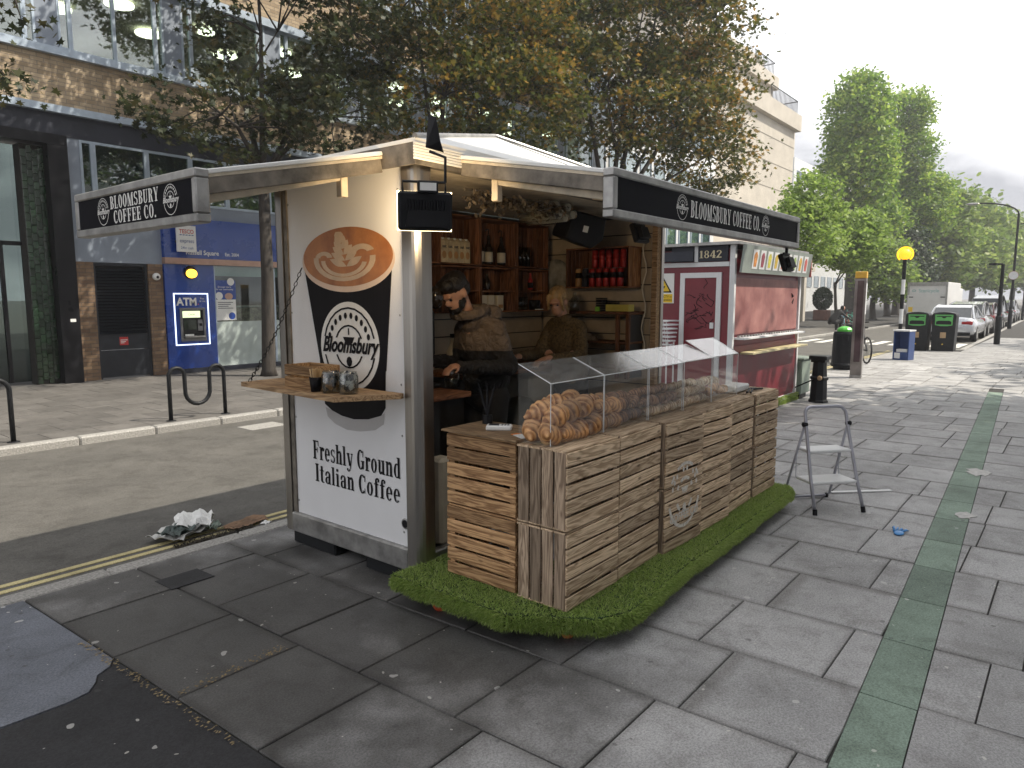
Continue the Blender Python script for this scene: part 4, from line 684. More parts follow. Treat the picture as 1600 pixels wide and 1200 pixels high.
# goods
ORD = ('first', 'second', 'third', 'fourth', 'fifth', 'sixth', 'seventh')
M['carton'] = mat('cream_carton', (.56, .45, .27), .45, var=.25, scale=18); M['redcan'] = mat('red_can', (.42, .03, .025), .3, .3, .2, 8); M['darkglass'] = mat('dark_bottle', (.02, .014, .01), .12, var=.3); M['label'] = mat('cream_label', (.62, .56, .44), .5, var=.1); M['clear'] = glass('clear_glass', (.82, .84, .82), .12)
M['tan'] = mat('tan_print', (.45, .24, .09), .45, var=.2); M['kraft'] = mat('kraft_card', (.40, .28, .16), .75, var=.15); M['yellowcard'] = mat('yellow_box', (.55, .47, .10), .6, var=.15); M['limepaper'] = mat('lime_note', (.25, .55, .08), .6); M['skyblue'] = mat('blue_card', (.10, .32, .50), .6)
def carton(x, y, z, lab):
    t = T('milk_carton', lab, 'carton', (x, y, z), 0, 'milk cartons in the wall crates'); b = B(); b.cbox(x-.032, x+.032, y-.03, y+.03, z, z+.17, .003); b.add([(x-.03, y-.028, z+.17), (x+.03, y-.028, z+.17), (x+.03, y+.028, z+.17), (x-.03, y+.028, z+.17), (x-.03, y, z+.195), (x+.03, y, z+.195)], [(0, 1, 5, 4), (2, 3, 4, 5), (1, 2, 5), (3, 0, 4)]); b.ob('box', M['carton'], t); B().lathe([(.011, 0), (.011, .014)], (x, y-.012, z+.18), 10).ob('cap', M['paper'], t)
    B().ell((x, y-.0305, z+.06), (.024, .0015, .03), 12, 6).ob('picture', M['tan'], t); sans('lettering', 'oat', .034, FY((x, y-.031, z+.115)), M['slate'], t, bold=.001)
for k in range(5): carton(4.03+k*.068, 3.99, 1.9775, 'cream milk carton, %s from the left in the carton row' % ORD[k])
def bottle(x, y, z, h, r, lab, grp, m=M['darkglass'], lb=M['label'], pump=True):
    t = T('syrup_bottle' if pump else 'glass_bottle', lab, 'bottle', (x, y, z), 0, grp); B().lathe([(r*.9, 0), (r, .01), (r, h*.55), (r*.45, h*.75), (r*.36, h*.95), (r*.4, h)], (x, y, z), 14).ob('body', m, t, smooth=True)
    if lb: B().lathe([(r+.0008, 0), (r+.0008, h*.34)], (x, y, z+h*.1), 14).ob('label', lb, t, smooth=True)
    if pump: b = B(); b.cyl((x, y, z+h), (x, y, z+h+.05), .006, 6); b.tube([(x, y, z+h+.05), (x-.05, y-.02, z+h+.045), (x-.065, y-.025, z+h+.03)], .006, 6); b.ob('pump', M['black'], t)
for k, x in enumerate((4.52, 4.63, 4.80)): bottle(x, 4.02, 1.9775, .25, .036, 'dark syrup bottle with cream label, %s from the left' % ORD[k], 'syrup bottles in the top wall crate')
bottle(4.63, 4.04, 1.773, .13, .03, 'small dark bottle on the middle shelf of the wall crate', None, lb=None, pump=False); bottle(5.22, 4.02, 1.773, .15, .024, 'slim red bottle on the shelf above the woman', None, M['redcan'], M['black'], False); bottle(4.985, 4.02, 1.773, .13, .034, 'round clear jar on the shelf left of the red bottle', None, M['clear'], None, False)
for k in range(4):
    t = T('drinking_glass', 'tall clear glass, %s from the left in the top right wall crate' % ORD[k], 'glass', (5.0+k*.06, 4.02, 1.9775), 0, 'tall glasses in the wall crate'); B().lathe([(.022, 0), (.026, .18), (.0245, .18), (.021, .008)], (5.0+k*.06, 4.02, 1.9775), 12).ob('body', M['clear'], t, smooth=True); B().lathe([(.02, 0), (.022, .07)], (5.0+k*.06, 4.02, 1.988), 10).ob('contents', M['slate'], t)
for k in range(4):
    t = T('drinking_glass', 'short clear glass, %s from the left on the lowest wall shelf' % ORD[k], 'glass', (4.99+k*.045, 4.0, 1.588), 0, 'short glasses on the lowest shelf'); B().lathe([(.018, 0), (.02, .12), (.0185, .12), (.017, .006)], (4.99+k*.045, 4.0, 1.588), 10).ob('body', M['clear'], t, smooth=True); B().lathe([(.016, 0), (.017, .02)], (4.99+k*.045, 4.0, 1.596), 10).ob('base', M['alu_dull'], t)
for k, x in enumerate((4.50, 4.60, 4.72)):
    t = T('tea_box', 'cream tea box, %s from the left on the lowest wall shelf' % ORD[k], 'box', (x, 4.0, 1.588), 0, 'tea boxes on the lowest shelf'); B().cbox(x-.04, x+.04, 3.96, 4.05, 1.588, 1.72, .002).ob('box', M['label'], t); B().box(x-.03, x+.03, 3.9585, 3.9598, 1.61, 1.64).ob('print', M['tan'], t)
t = T('canister', 'black canister with white lid stripe on the lowest shelf', 'canister', (5.26, 4.0, 1.588)); B().lathe([(.05, 0), (.05, .09)], (5.26, 4.0, 1.588), 14).ob('body', M['black'], t, smooth=True); B().lathe([(.042, 0), (.042, .008)], (5.26, 3.95, 1.588), 12).ob('saucer', M['paper'], t)
def can(y, x, z, m, lab, grp):
    t = T('drink_can', lab, 'can', (x, y, z), 0, grp); B().lathe([(.024, 0), (.0285, .008), (.0285, .145), (.023, .16)], (x, y, z), 14).ob('body', m, t, smooth=True); B().lathe([(.0225, 0), (.021, .003)], (x, y, z+.16), 12).ob('lid', M['alu_dull'], t); B().lathe([(.0288, 0), (.0288, .05)], (x, y, z+.075), 14).ob('band', M['black'] if lab.find('lower') >= 0 or m is not M['redcan'] else m, t, smooth=True)
for k in range(7): can(3.62-k*.073, 5.42, 1.798, M['redcan'] if k > 1 else M['tan' if k == 0 else 'slate'], 'red can with black band, %s from the left in the lower row' % ORD[k] if k > 1 else ('orange can with black band at the left of the cans' if k == 0 else 'dark blue can second from left in the lower row'), 'lower row of drink cans' if k > 1 else None)
for k in range(5): can(3.47-k*.073, 5.46, 1.962, M['redcan'], 'plain red can, %s from the left in the upper row' % ORD[k], 'upper row of drink cans')
cs = T('cup_stack', 'stack of black takeaway lids on the end wall cabinet', 'cups', (5.42, 3.35, 1.581))
for k in range(8): B().lathe([(.05, 0), (.055, .012)], (5.42, 3.37, 1.5812+k*.015), 14).ob('lid', M['black'], cs)
cs2 = T('cup_stack', 'shorter stack of black takeaway lids beside the yellow box', 'cups', (5.42, 3.24, 1.581))
for k in range(6): B().lathe([(.05, 0), (.055, .012)], (5.42, 3.245, 1.5812+k*.015), 14).ob('lid', M['black'], cs2)
t = B().cbox(5.34, 5.44, 3.05, 3.30-.02, 1.581, 1.64, .003).ob('yellow_box', M['yellowcard'], label='long yellow carton lying on the end wall cabinet', cat='box'); B().cbox(5.31, 5.33, 3.33, 3.37, 1.581, 1.62, .002).ob('lime_note', M['limepaper'], label='lime green note standing by the yellow carton', cat='note')
B().cbox(5.32, 5.36, 3.50, 3.55, 1.0985, 1.18, .002).ob('blue_box', M['skyblue'], label='small blue box on the cabinet lower shelf', cat='box'); B().cbox(5.31, 5.34, 3.42, 3.495, 1.0985, 1.175, .002).ob('cream_box', M['label'], label='small cream box right of the blue box', cat='box'); bottle(5.42, 3.66, 1.581, .17, .045, 'clear glass carafe left of the black lids', None, M['clear'], None, False)
B().tube([(5.40, 3.8-.02*k, 1.34+.02*math.sin(k)) for k in range(20)], [.035+.01*math.sin(k*1.7) for k in range(20)], 8).ob('bread_bag', M['kraft'], label='brown paper bag roll in the open cabinet', cat='bag', smooth=True)
# ceiling clutter
def cupsleeve(y, x, z, l, lab, d=(1, 0, 0)):
    d = Vector(d); t = T('cup_sleeve', lab, 'cups', (x, y, z), 0, 'sleeves of paper cups stored under the roof'); p = Vector((x, y, z)); B().cyl(p, p+d*l, .034, 12).ob('tube', M['clear'], t, smooth=True)
    b = B()
    for k in range(int(l/.02)): b.cyl(p+d*(.012+k*.02), p+d*(.026+k*.02), .031, 12, r2=.026)
    b.ob('cups', M['label'], t)
for k, (x, z) in enumerate(((4.0, 2.40), (4.08, 2.37), (4.16, 2.40), (4.04, 2.335), (4.12, 2.32), (4.22, 2.35))): cupsleeve(3.10, x+.35, z-.02, .42, 'sleeve of white paper cups end-on under the front beam, %s of the bundle' % ORD[k], (.15, .98, 0))
cupsleeve(3.75, 3.0, 2.36, .62, 'sleeve of white paper cups lying along the kiosk left end', (.98, -.15, 0))
sp = T('speaker', 'big black box fan speaker hung under the kiosk roof', 'speaker', (4.9, 3.3, 2.2)); SM = fr((4.85, 3.25, 2.26), (.9, -.3, -.12), (-.1, -.2, 1)); b = B(); b.prism([(-.17, -.10), (.10, -.14), (.2, -.05), (.18, .12), (-.15, .13)], .22, SM, z0=-.11); b.ob('case', M['black'], sp, bevel=.015); B().box(-.03, .02, -.02, .03, .111, .113, M=SM).ob('label_plate', M['paper'], sp)
vn = T('dried_vine', 'tangle of dark dried flowers hanging along the front beam', 'plant', (4.0, 3.05, 2.3)); V = []; 
for i in range(420):
    c = np.array([3.35+rng.random()*1.0, 3.06+.05*rng.normal(), 2.36-abs(rng.normal())*.045]); a = rng.normal(size=3); a /= np.linalg.norm(a); e = np.cross(a, rng.normal(size=3)); e /= np.linalg.norm(e); s = .025; V += [c-a*s, c+e*s*.4, c+a*s, c-e*s*.4]
M['vine'] = leafmat('dried_leaf', (.05, .04, .03), (.10, .075, .05), (.2, .17, .13), .1); link('leaves', fast('leaves', V, 4), M['vine'], vn); B().tube([(3.3+.1*k, 3.06+.02*math.sin(k*2), 2.37+.01*math.sin(k)) for k in range(12)], .008, 5).ob('stem', M['beam'], vn)
cbm = T('hanging_cable', 'thin pale cable looping down the end wall to the cabinet', 'cable', (5.5, 3.0, 1.5)); B().tube([(5.55, 3.02+.02*math.sin(k*1.3), 2.2-.07*k) for k in range(15)]+[(5.53, 3.05+.04*k, 1.2+.03*math.sin(k)) for k in range(6)], .006, 6).ob('cord', M['label'], cbm, smooth=True)
sn = T('coffee_sack', 'folded printed coffee sack on the wall between the crates', 'sack', (5.5, 3.95, 1.9)); M['sack'] = mat('printed_sack', (.20, .19, .15), .8, var=.7, scale=7, c2=(.45, .42, .35)); B().ell((5.50, 3.93, 1.90), (.05, .16, .16), 14, 10).ob('bag', M['sack'], sn, smooth=True)
# work benches, machine, clutter
bt = T('work_bench', 'low dark wooden work bench along the kiosk back wall', 'bench', (4.6, 3.9, 0)); B().cbox(3.95, 5.28, 3.62, 4.14, 1.07, 1.11, .005).ob('top', M['redwood'], bt); 
for x in (3.98, 5.22): B().box(x, x+.05, 3.66, 3.70, .17, 1.07).ob('leg', M['redwood_z'], bt)
B().box(4.0, 5.25, 4.0, 4.1, .17, 1.06).ob('back', M['dark'], bt)
bt = T('work_bench', 'left work bench under the coffee machine beside the man', 'bench', (3.1, 3.6, 0)); B().cbox(2.78, 3.42, 3.12, 4.14, 1.05, 1.085, .005).ob('top', M['redwood'], bt); B().box(2.8, 3.3, 3.3, 4.1, .17, 1.049).ob('cupboard', M['dark'], bt)
cm = T('coffee_machine', 'black and steel coffee machine half hidden by the corner post', 'coffee machine', (3.15, 3.65, 1.085)); b = B(); b.cbox(2.82, 3.40, 3.42, 4.02, 1.30, 1.62, .02); b.cbox(2.85, 3.38, 3.70, 4.02, 1.09, 1.30, .01); b.cbox(2.82, 3.42, 3.40, 4.0, 1.0855, 1.12, .01); b.ob('body', M['black'], cm); B().ell((3.42, 3.45, 1.70), (.06, .06, .08)).ob('hopper', M['darkglass'], cm, smooth=True); B().cyl((3.32, 3.46, 1.30), (3.32, 3.46, 1.24), .035).ob('group_head', M['alu'], cm); B().tube([(3.32, 3.46, 1.25), (3.38, 3.30, 1.24)], .012).ob('portafilter', M['black'], cm); B().lathe([(.05, 0), (.06, .12), (.055, .13)], (3.48, 3.36, 1.09), 14).ob('milk_jug', M['clear'], cm, smooth=True)
for i, (x, y, m, r, lab) in enumerate(((4.25, 3.72, 'redcan', .05, 'red sweet packet on the bench by the man'), (4.38, 3.78, 'tan', .05, 'tan paper packet on the bench left of the woman'), (4.18, 3.80, 'yellowcard', .04, 'yellow packet at the back of the bench'), (4.5, 3.72, 'kraft', .06, 'brown paper bag lying on the bench'))):
    B().ell((x, y, 1.11+r*.55), (r, r*.8, r*.56), 9, 6).ob('packet', M[m], label=lab, cat='packet')
t = T('white_jug', 'white plastic jug on the bench behind the man', 'jug', (4.12, 3.95, 1.11)); B().lathe([(.055, 0), (.06, .05), (.06, .16), (.03, .22), (.03, .27)], (4.12, 3.95, 1.11), 14).ob('body', M['label'], t, smooth=True); B().lathe([(.033, 0), (.033, .03)], (4.12, 3.95, 1.38), 12).ob('cap', M['black'], t)
t = T('knife_strip', 'kitchen knives on a magnetic strip over the bench', 'knives', (4.6, 4.13, 1.35)); B().box(4.35, 4.85, 4.125, 4.14, 1.40, 1.43).ob('strip', M['black'], t)
for k in range(4): b = B(); b.box(4.40+k*.12, 4.43+k*.12, 4.11, 4.118, 1.25, 1.40); b.ob('blade', M['alu'], t); b = B(); b.box(4.402+k*.12, 4.428+k*.12, 4.105, 4.122, 1.4305, 1.53); b.ob('handle', M['black'], t)
M['binbag'] = mat('dark_green_sack', (.03, .035, .028), .35, var=.4, scale=12); B().ell((4.35, 3.45, .55), (.25, .22, .38), 14, 10).ob('bin_bag', M['binbag'], label='dark bin bag on the kiosk floor behind the man', cat='bag', smooth=True)
M['fridge'] = mat('fridge_beige', (.35, .32, .26), .5, var=.1); B().cbox(4.70, 5.15, 3.62, 4.0, .17, 1.03, .02).ob('under_counter_fridge', M['fridge'], label='beige fridge under the bench below the woman', cat='fridge')
B().cbox(2.98, 3.10, 2.98, 3.10, .172, .72, .02).ob('water_drum', M['label'], label='pale plastic water drum between corner post and crates', cat='drum')
# shelf items outside
scr = T('display_crate', 'small wooden two-slat crate on the fold-down shelf', 'crate', (2.52, 3.7, 1.158)); 
for z in (1.16, 1.232): 
    for (a, c, d, e) in ((2.46, 2.468, 3.50, 3.80), (2.642, 2.65, 3.50, 3.80)): B().cbox(a, c, d, e, z, z+.062, .002).ob('side_slat', M['crate_warm'], scr)
    for (a, c, d, e) in ((2.469, 2.641, 3.50, 3.508), (2.469, 2.641, 3.792, 3.80)): B().cbox(a, c, d, e, z, z+.062, .002).ob('end_slat', M['plank'], scr)
B().cbox(2.469, 2.641, 3.51, 3.79, 1.16, 1.168, .002).ob('base', M['plank'], scr)
st = T('stirrer_cup', 'black paper cup full of wooden stirrers on the shelf', 'cup', (2.43, 3.48, 1.158)); B().lathe([(.028, 0), (.038, .085), (.036, .085), (.027, .005)], (2.43, 3.44, 1.159), 16).ob('cup', M['print_black'], st, smooth=True); M['stick'] = mat('birch_stick', (.55, .38, .20), .6)
for k in range(26): a = random.uniform(0, 6.28); r = random.uniform(0, .028); B().box(-.0035, .0035, -.001, .001, 0, .125, M=Matrix.Translation((2.43+r*.6*math.cos(a), 3.44+r*.6*math.sin(a), 1.166)) @ Matrix.Rotation(a, 4, 'Z') @ Matrix.Rotation(r*6, 4, 'Y')).ob('stirrer', M['stick'], st)
M['sachet'] = mat('dark_sachet', (.03, .03, .035), .4, var=.3, rnd=.9)
for (x, y, lab, ms) in ((2.46, 3.335, 'glass jar of mixed dark and tan sachets on the shelf', ('black', 'tan', 'slate')), (2.49, 3.215, 'glass jar of dark and white sachets nearest the post', ('black', 'paper', 'slate'))):
    t = T('sachet_jar', lab, 'jar', (x, y, 1.158)); B().lathe([(.052, 0), (.055, .01), (.055, .10), (.047, .115), (.047, .125), (.045, .125), (.045, .11), (.052, .1), (.052, .012)], (x, y, 1.159), 20).ob('glass', M['clear'], t, smooth=True); B().lathe([(.05, 0), (.05, .004)], (x, y, 1.27), 16).ob('rim', M['alu_dull'], t)
    for k in range(46):
        a = random.uniform(0, 6.28); r = .045*math.sqrt(random.random()) if k > 30 else .044; B().box(-.016, .016, -.001, .001, -.009, .009, M=Matrix.Translation((x+r*math.cos(a), y+r*math.sin(a), 1.172+random.random()*.10)) @ Matrix.Rotation(a+1.57+random.uniform(-.5, .5), 4, 'Z') @ Matrix.Rotation(random.uniform(-1.5, 1.5), 4, 'Y')).ob('sachet', M[random.choice(ms)], t)
# ================================================================ PEOPLE
def blob(name, caps, ells, m, parent, vox=.014, sm_=6):
    b = B()
    for a, c, r0, r1 in caps:
        a, c = Vector(a), Vector(c); k = 6; b.tube([a.lerp(c, i/k) for i in range(k+1)], [r0+(r1-r0)*i/k for i in range(k+1)], 12); b.ell(a, r0*.99, 12, 8); b.ell(c, r1*.99, 12, 8)
    for c, r, rot in ells: b.ell((0, 0, 0), r, 16, 12, M=Matrix.Translation(c) @ rot)
    o = b.ob(name, m, parent); r = o.modifiers.new('remesh', 'REMESH'); r.mode = 'VOXEL'; r.voxel_size = vox; r.use_smooth_shade = True; s = o.modifiers.new('smooth', 'SMOOTH'); s.iterations = sm_; s.factor = .5
    if name in ('hair', 'beard', 'jacket', 'jumper', 'hood'):
        big = name in ('jacket', 'jumper', 'hood'); tx = bpy.data.textures.new(name, 'CLOUDS'); tx.noise_scale = .09 if big else .016; tx.noise_depth = 2; dm = o.modifiers.new('folds', 'DISPLACE'); dm.texture = tx; dm.strength = .028 if big else .010; dm.mid_level = .5; dm.texture_coords = 'LOCAL'
    return o
RI = Matrix(); RY_ = lambda a: Matrix.Rotation(RAD(a), 4, 'Y'); RZ_ = lambda a: Matrix.Rotation(RAD(a), 4, 'Z')
M['skin'] = mat('skin', (.50, .27, .18), .5, var=.08, scale=20); M['skin'].node_tree.nodes['Principled BSDF'].inputs['Subsurface Weight'].default_value = .08
M['hair_dk'] = mat('dark_hair', (.012, .009, .007), .5, var=.5, scale=60, bump=.6, bs=90); M['hair_bl'] = mat('blond_hair', (.42, .27, .12), .45, var=.45, scale=40, stretch=(1, 1, .2), bump=.5, bs=60)
def fingers(P, d, s, up=(0, 0, 1)):
    d = Vector(d).normalized(); u = Vector(up); w = d.cross(u).normalized(); o = []
    for k, (off, l) in enumerate(((-.03, .065), (-.01, .078), (.01, .072), (.03, .055))):
        a = Vector(P)+d*.045+w*off; m_ = a+d*l*.5-u*.008; e = m_+d*l*.35-u*.03; o += [(a, m_, .0095, .009), (m_, e, .009, .007)]
    a = Vector(P)-w*.035*s+d*.01; m_ = a+d*.03-w*.03*s-u*.01; o += [(a, m_, .011, .010), (m_, m_+d*.03-u*.012, .010, .008)]; return o
def twotone(name, top, bot, z):
    m, t, p, L = base(name); g = nd(t, 'ShaderNodeTexCoord'); s = nd(t, 'ShaderNodeSeparateXYZ'); L(g.outputs['Object'], s.inputs[0]); r = nd(t, 'ShaderNodeMath', operation='GREATER_THAN'); r.inputs[1].default_value = z; L(s.outputs[2], r.inputs[0])
    q = nd(t, 'ShaderNodeMixRGB'); q.inputs[1].default_value = C4(bot); q.inputs[2].default_value = C4(top); L(r.outputs[0], q.inputs[0]); L(q.outputs[0], p.inputs['Base Color']); p.inputs['Roughness'].default_value = .8
    n = nd(t, 'ShaderNodeTexNoise', i_Scale=11., i_Detail=5., i_Distortion=1.8); L(g.outputs['Object'], n.inputs[0]); bp = nd(t, 'ShaderNodeBump', i_Strength=.9, i_Distance=.05); L(n.outputs[0], bp.inputs['Height']); L(bp.outputs[0], p.inputs['Normal']); return m
# man: faces -X, head bowed, hands at the machine
px, py = 3.86, 3.42
man = T('person', 'bearded man in brown and black hooded jacket working with head bowed', 'person', (px, py, .17))
hd = Vector((px-.275, py+.0, 1.725)); rt = RY_(-34)
H = lambda x, y, z: hd+(rt @ Vector((x, y, z)))
caps = [((px-.14, py, 1.56), H(.035, 0, -.04), .054, .052)]; ells = [(hd+rt @ Vector((.01, 0, .03)), (.098, .077, .105), rt), (H(-.045, 0, -.045), (.058, .055, .075), rt), (H(-.105, 0, -.015), (.020, .013, .022), rt), (H(-.09, 0, .03), (.02, .05, .018), rt), (H(-.085, 0, -.07), (.018, .026, .010), rt), (H(.01, -.078, -.005), (.024, .012, .032), rt), (H(.01, .078, -.005), (.024, .012, .032), rt)]
for hp, s in (((px-.44, py-.15, 1.24), 1), ((px-.42, py+.16, 1.28), -1)): ells.append((hp, (.05, .042, .022), RI)); caps += fingers(hp, (-.9, 0, -.15), s); caps.append(((px-.34, py-.17*s, 1.22), hp, .024, .024))
caps += [((px-.14, py, 1.56), (px, py, 1.2), .05, .06)]+[((px+.03, py-.2, 1.21), (px-.34, py-.17, 1.22), .022, .022), ((px, py, 1.25), (px+.03, py-.2, 1.21), .03, .022), ((px+.02, py+.2, 1.21), (px-.34, py+.17, 1.25), .022, .022), ((px, py, 1.25), (px+.02, py+.2, 1.21), .03, .022)]
body = blob('body', caps, ells, M['skin'], man, .009, 3)
blob('hair', [], [(H(.02, 0, .075), (.112, .09, .078), rt), (H(.065, 0, .02), (.065, .083, .085), rt), (H(-.06, 0, .105), (.055, .072, .045), rt)], M['hair_dk'], man, .008, 2)
blob('beard', [], [(H(-.058, 0, -.085), (.048, .052, .043), rt), (H(-.03, .047, -.06), (.034, .016, .04), rt), (H(-.03, -.047, -.06), (.034, .016, .04), rt), (H(.0, -.066, -.03), (.013, .010, .045), rt), (H(.0, .066, -.03), (.013, .010, .045), rt), (H(-.096, 0, -.045), (.012, .026, .009), rt)], M['hair_dk'], man, .008, 2)
for s in (-1, 1): B().ell(H(-.088, s*.032, .008), (.010, .012, .008), 8, 6).ob('eye', M['black'], body)
M['jacket'] = twotone('two_tone_jacket', (.155, .115, .085), (.016, .014, .014), 1.325)
blob('jacket', [((px-.02, py-.16, 1.47), (px+.04, py-.235, 1.20), .075, .062), ((px+.04, py-.235, 1.20), (px-.40, py-.16, 1.235), .062, .046), ((px-.02, py+.16, 1.47), (px+.02, py+.235, 1.20), .075, .062), ((px+.02, py+.235, 1.20), (px-.40, py+.16, 1.26), .062, .046), ((px-.02, py-.13, 1.48), (px-.02, py+.13, 1.48), .085, .085)],
     [((px+.02, py, 1.37), (.185, .205, .19), RY_(-14)), ((px+.05, py, 1.14), (.165, .19, .20), RI), ((px+.05, py, .98), (.16, .19, .12), RI), ((px-.09, py, 1.545), (.12, .115, .07), RY_(-35))], M['jacket'], man, .012, 5)
blob('hood', [((px-.13+.12*math.cos(a), py+.098*math.sin(a), 1.60+.028*math.cos(a)), (px-.13+.12*math.cos(a+.45), py+.098*math.sin(a+.45), 1.60+.028*math.cos(a+.45)), .036, .036) for a in [k*.449 for k in range(14)]], [((px+.07, py, 1.575), (.085, .12, .07), RY_(-30)), ((px+.13, py, 1.50), (.055, .085, .095), RY_(-15)), ((px+.06, py-.06, 1.60), (.05, .04, .035), RI)], M['jacket'], man, .01, 4)
M['trouser'] = mat('black_trousers', (.012, .012, .013), .8, var=.3)
blob('trousers', [((px+.05, py-.09, .98), (px+.02, py-.10, .58), .105, .075), ((px+.02, py-.10, .58), (px+.05, py-.10, .24), .07, .055), ((px+.05, py+.09, .98), (px+.02, py+.10, .58), .105, .075), ((px+.02, py+.10, .58), (px+.05, py+.10, .24), .07, .055)], [((px+.05, py, 1.0), (.14, .18, .13), RI)], M['trouser'], man, .014, 4)
blob('shoes', [((px+.07, py-.1, .21), (px-.1, py-.1, .20), .042, .032), ((px+.07, py+.1, .21), (px-.1, py+.1, .20), .042, .032)], [], M['black'], man, .012, 2)
# woman: faces -X and a little to the pavement, leaning over the bench
px, py = 5.0, 3.50
wo = T('person', 'blond woman in speckled brown jumper leaning over the kiosk bench', 'person', (px, py, .17))
hd = Vector((px-.07, py, 1.66)); rt = RZ_(14) @ RY_(-20)
caps = [((px+.02, py, 1.49), H(.02, 0, -.05), .052, .048)]; ells = [(H(.01, 0, .02), (.092, .072, .10), rt), (H(-.045, 0, -.04), (.05, .048, .066), rt), (H(-.098, 0, -.012), (.018, .011, .018), rt), (H(-.088, 0, .03), (.018, .045, .015), rt), (H(-.082, 0, -.062), (.016, .022, .009), rt), (H(.01, -.073, -.005), (.022, .011, .028), rt)]
for hp, s in (((px-.46, py-.13, 1.20), 1), ((px-.50, py+.12, 1.21), -1)): ells.append((hp, (.045, .038, .02), RI)); caps += fingers(hp, (-1, 0, -.1), s); caps.append(((px-.34, py-.15*s, 1.22), hp, .03, .025))
caps += [((px+.02, py, 1.49), (px+.08, py, 1.2), .05, .06), ((px+.05, py, 1.25), (px-.05, py-.2, 1.21), .03, .022), ((px-.05, py-.2, 1.21), (px-.34, py-.15, 1.22), .02, .02), ((px+.05, py, 1.25), (px-.05, py+.2, 1.21), .03, .022), ((px-.05, py+.2, 1.21), (px-.34, py+.15, 1.22), .02, .02)]
body = blob('body', caps, ells, M['skin'], wo, .009, 3)
for s in (-1, 1): B().ell(H(-.085, s*.03, .006), (.009, .011, .007), 8, 6).ob('eye', M['black'], body)
blob('hair', [(H(.08, 0, .02), H(.13, -.01, -.14), .04, .03), (H(-.055, -.055, .07), H(-.062, -.068, -.05), .02, .011), (H(-.055, .055, .07), H(-.062, .066, -.04), .02, .011)], [(H(.025, 0, .06), (.10, .083, .078), rt), (H(.06, 0, .0), (.055, .074, .07), rt)], M['hair_bl'], wo, .008, 2)
M['jumper'] = mat('speckled_jumper', (.075, .05, .025), .9, var=.5, scale=55, c2=(.17, .115, .05), bump=.6, bs=60)
blob('jumper', [((px+.05, py-.14, 1.44), (px-.05, py-.23, 1.20), .07, .06), ((px-.05, py-.23, 1.20), (px-.37, py-.14, 1.21), .058, .04), ((px+.05, py+.14, 1.44), (px-.05, py+.22, 1.20), .07, .06), ((px-.05, py+.22, 1.20), (px-.40, py+.13, 1.22), .058, .04), ((px+.04, py-.11, 1.455), (px+.04, py+.11, 1.455), .075, .075)], [((px+.07, py, 1.32), (.14, .185, .18), RY_(-8)), ((px+.12, py, 1.08), (.145, .18, .22), RI), ((px+.02, py, 1.515), (.085, .085, .055), RI)], M['jumper'], wo, .012, 5)
blob('trousers', [((px+.13, py-.08, .95), (px+.1, py-.09, .56), .10, .07), ((px+.1, py-.09, .56), (px+.12, py-.09, .24), .065, .05), ((px+.13, py+.08, .95), (px+.1, py+.09, .56), .10, .07), ((px+.1, py+.09, .56), (px+.12, py+.09, .24), .065, .05)], [((px+.13, py, .95), (.13, .17, .12), RI)], M['trouser'], wo, .014, 4)
blob('shoes', [((px+.13, py-.09, .21), (px-.02, py-.09, .20), .04, .03), ((px+.13, py+.09, .21), (px-.02, py+.09, .20), .04, .03)], [], M['black'], wo, .012, 2)
# ================================================================ PASTRY COUNTER
CW, CH, CD = .486, .396, .31; ZC = .175
fsm = [B().cbox(0, CW, 0, .011, 0, .0655+.0035*k, .003).mesh('front_slat') for k in range(2)]; esm = B().cbox(0, .011, 0, .066, 0, CH, .003).mesh('end_slat'); tsm = B().cbox(0, CW, 0, .072, 0, .011, .0025).mesh('top_slat'); pom = B().prism([(0, 0), (.035, 0), (0, .035)], CH-.024).mesh('corner_batten')
def crate(label, mf, me_, grp):
    t = T('apple_crate', label, 'crate', (0, 0, 0), 0, grp)
    for k in range(5): link('front_slat', fsm[k % 2].copy(), mf, t, loc=(0, 0, .003+k*.0795), rot=(0, random.uniform(-.006, .006), random.uniform(-.002, .002)))
    for e in (0, 1):
        for k in range(4): link('end_slat', esm.copy(), me_, t, loc=(.0005 if e == 0 else CW-.0115, .0125+k*.0745, 0), rot=(random.uniform(-.008, .008), 0, 0))
    for z in (0, CH-.0115):
        for k in range(4): link('top_slat', tsm.copy(), mf, t, loc=(0, .0125+k*.0755, z))
    for x, y, r in ((.013, .013, 0), (CW-.013, .013, math.pi/2), (CW-.013, CD-.01, math.pi), (.013, CD-.01, -math.pi/2)): link('corner_batten', pom.copy(), me_, t, loc=(x, y, .012), rot=(0, 0, r))
    return t
G1 = 'apple crates stacked as the counter front'
lab = lambda r, c: ('%s-row counter crate, %s from the near corner' % (('lower', 'upper')[r], ('first', 'second', 'third', 'fourth', 'fifth', 'last')[c]))
c0 = None; RING = []
yoff = [1.855, 1.862, 1.845, 1.85, 1.862, 1.875]; rot_ = [.0, .028, -.03, -.012, .03, .0]
for r in range(2):
    for c in range(6):
        if c0 is None: c0 = crate(lab(r, c), M['crate'], M['crate_end'], G1); o = c0
        else: o = dup(c0, label=lab(r, c))
        o.location = (2.705+c*.5+(.03 if c == 5 else 0), yoff[c]+(random.uniform(-.004, .004)*r if c != 2 else 0), ZC+r*.402); o.rotation_euler = (0, 0, rot_[c]+(random.uniform(-.004, .004) if c != 2 else 0))
        if c == 2: RING.append(o); PINV[o.name] = (Matrix.Translation(o.location) @ Matrix.Rotation(rot_[2], 4, 'Z')).inverted()
c1 = crate('lower warm-toned crate turned sideways at the counter near end', M['crate'], M['crate_end'], 'warm crates at the counter end')
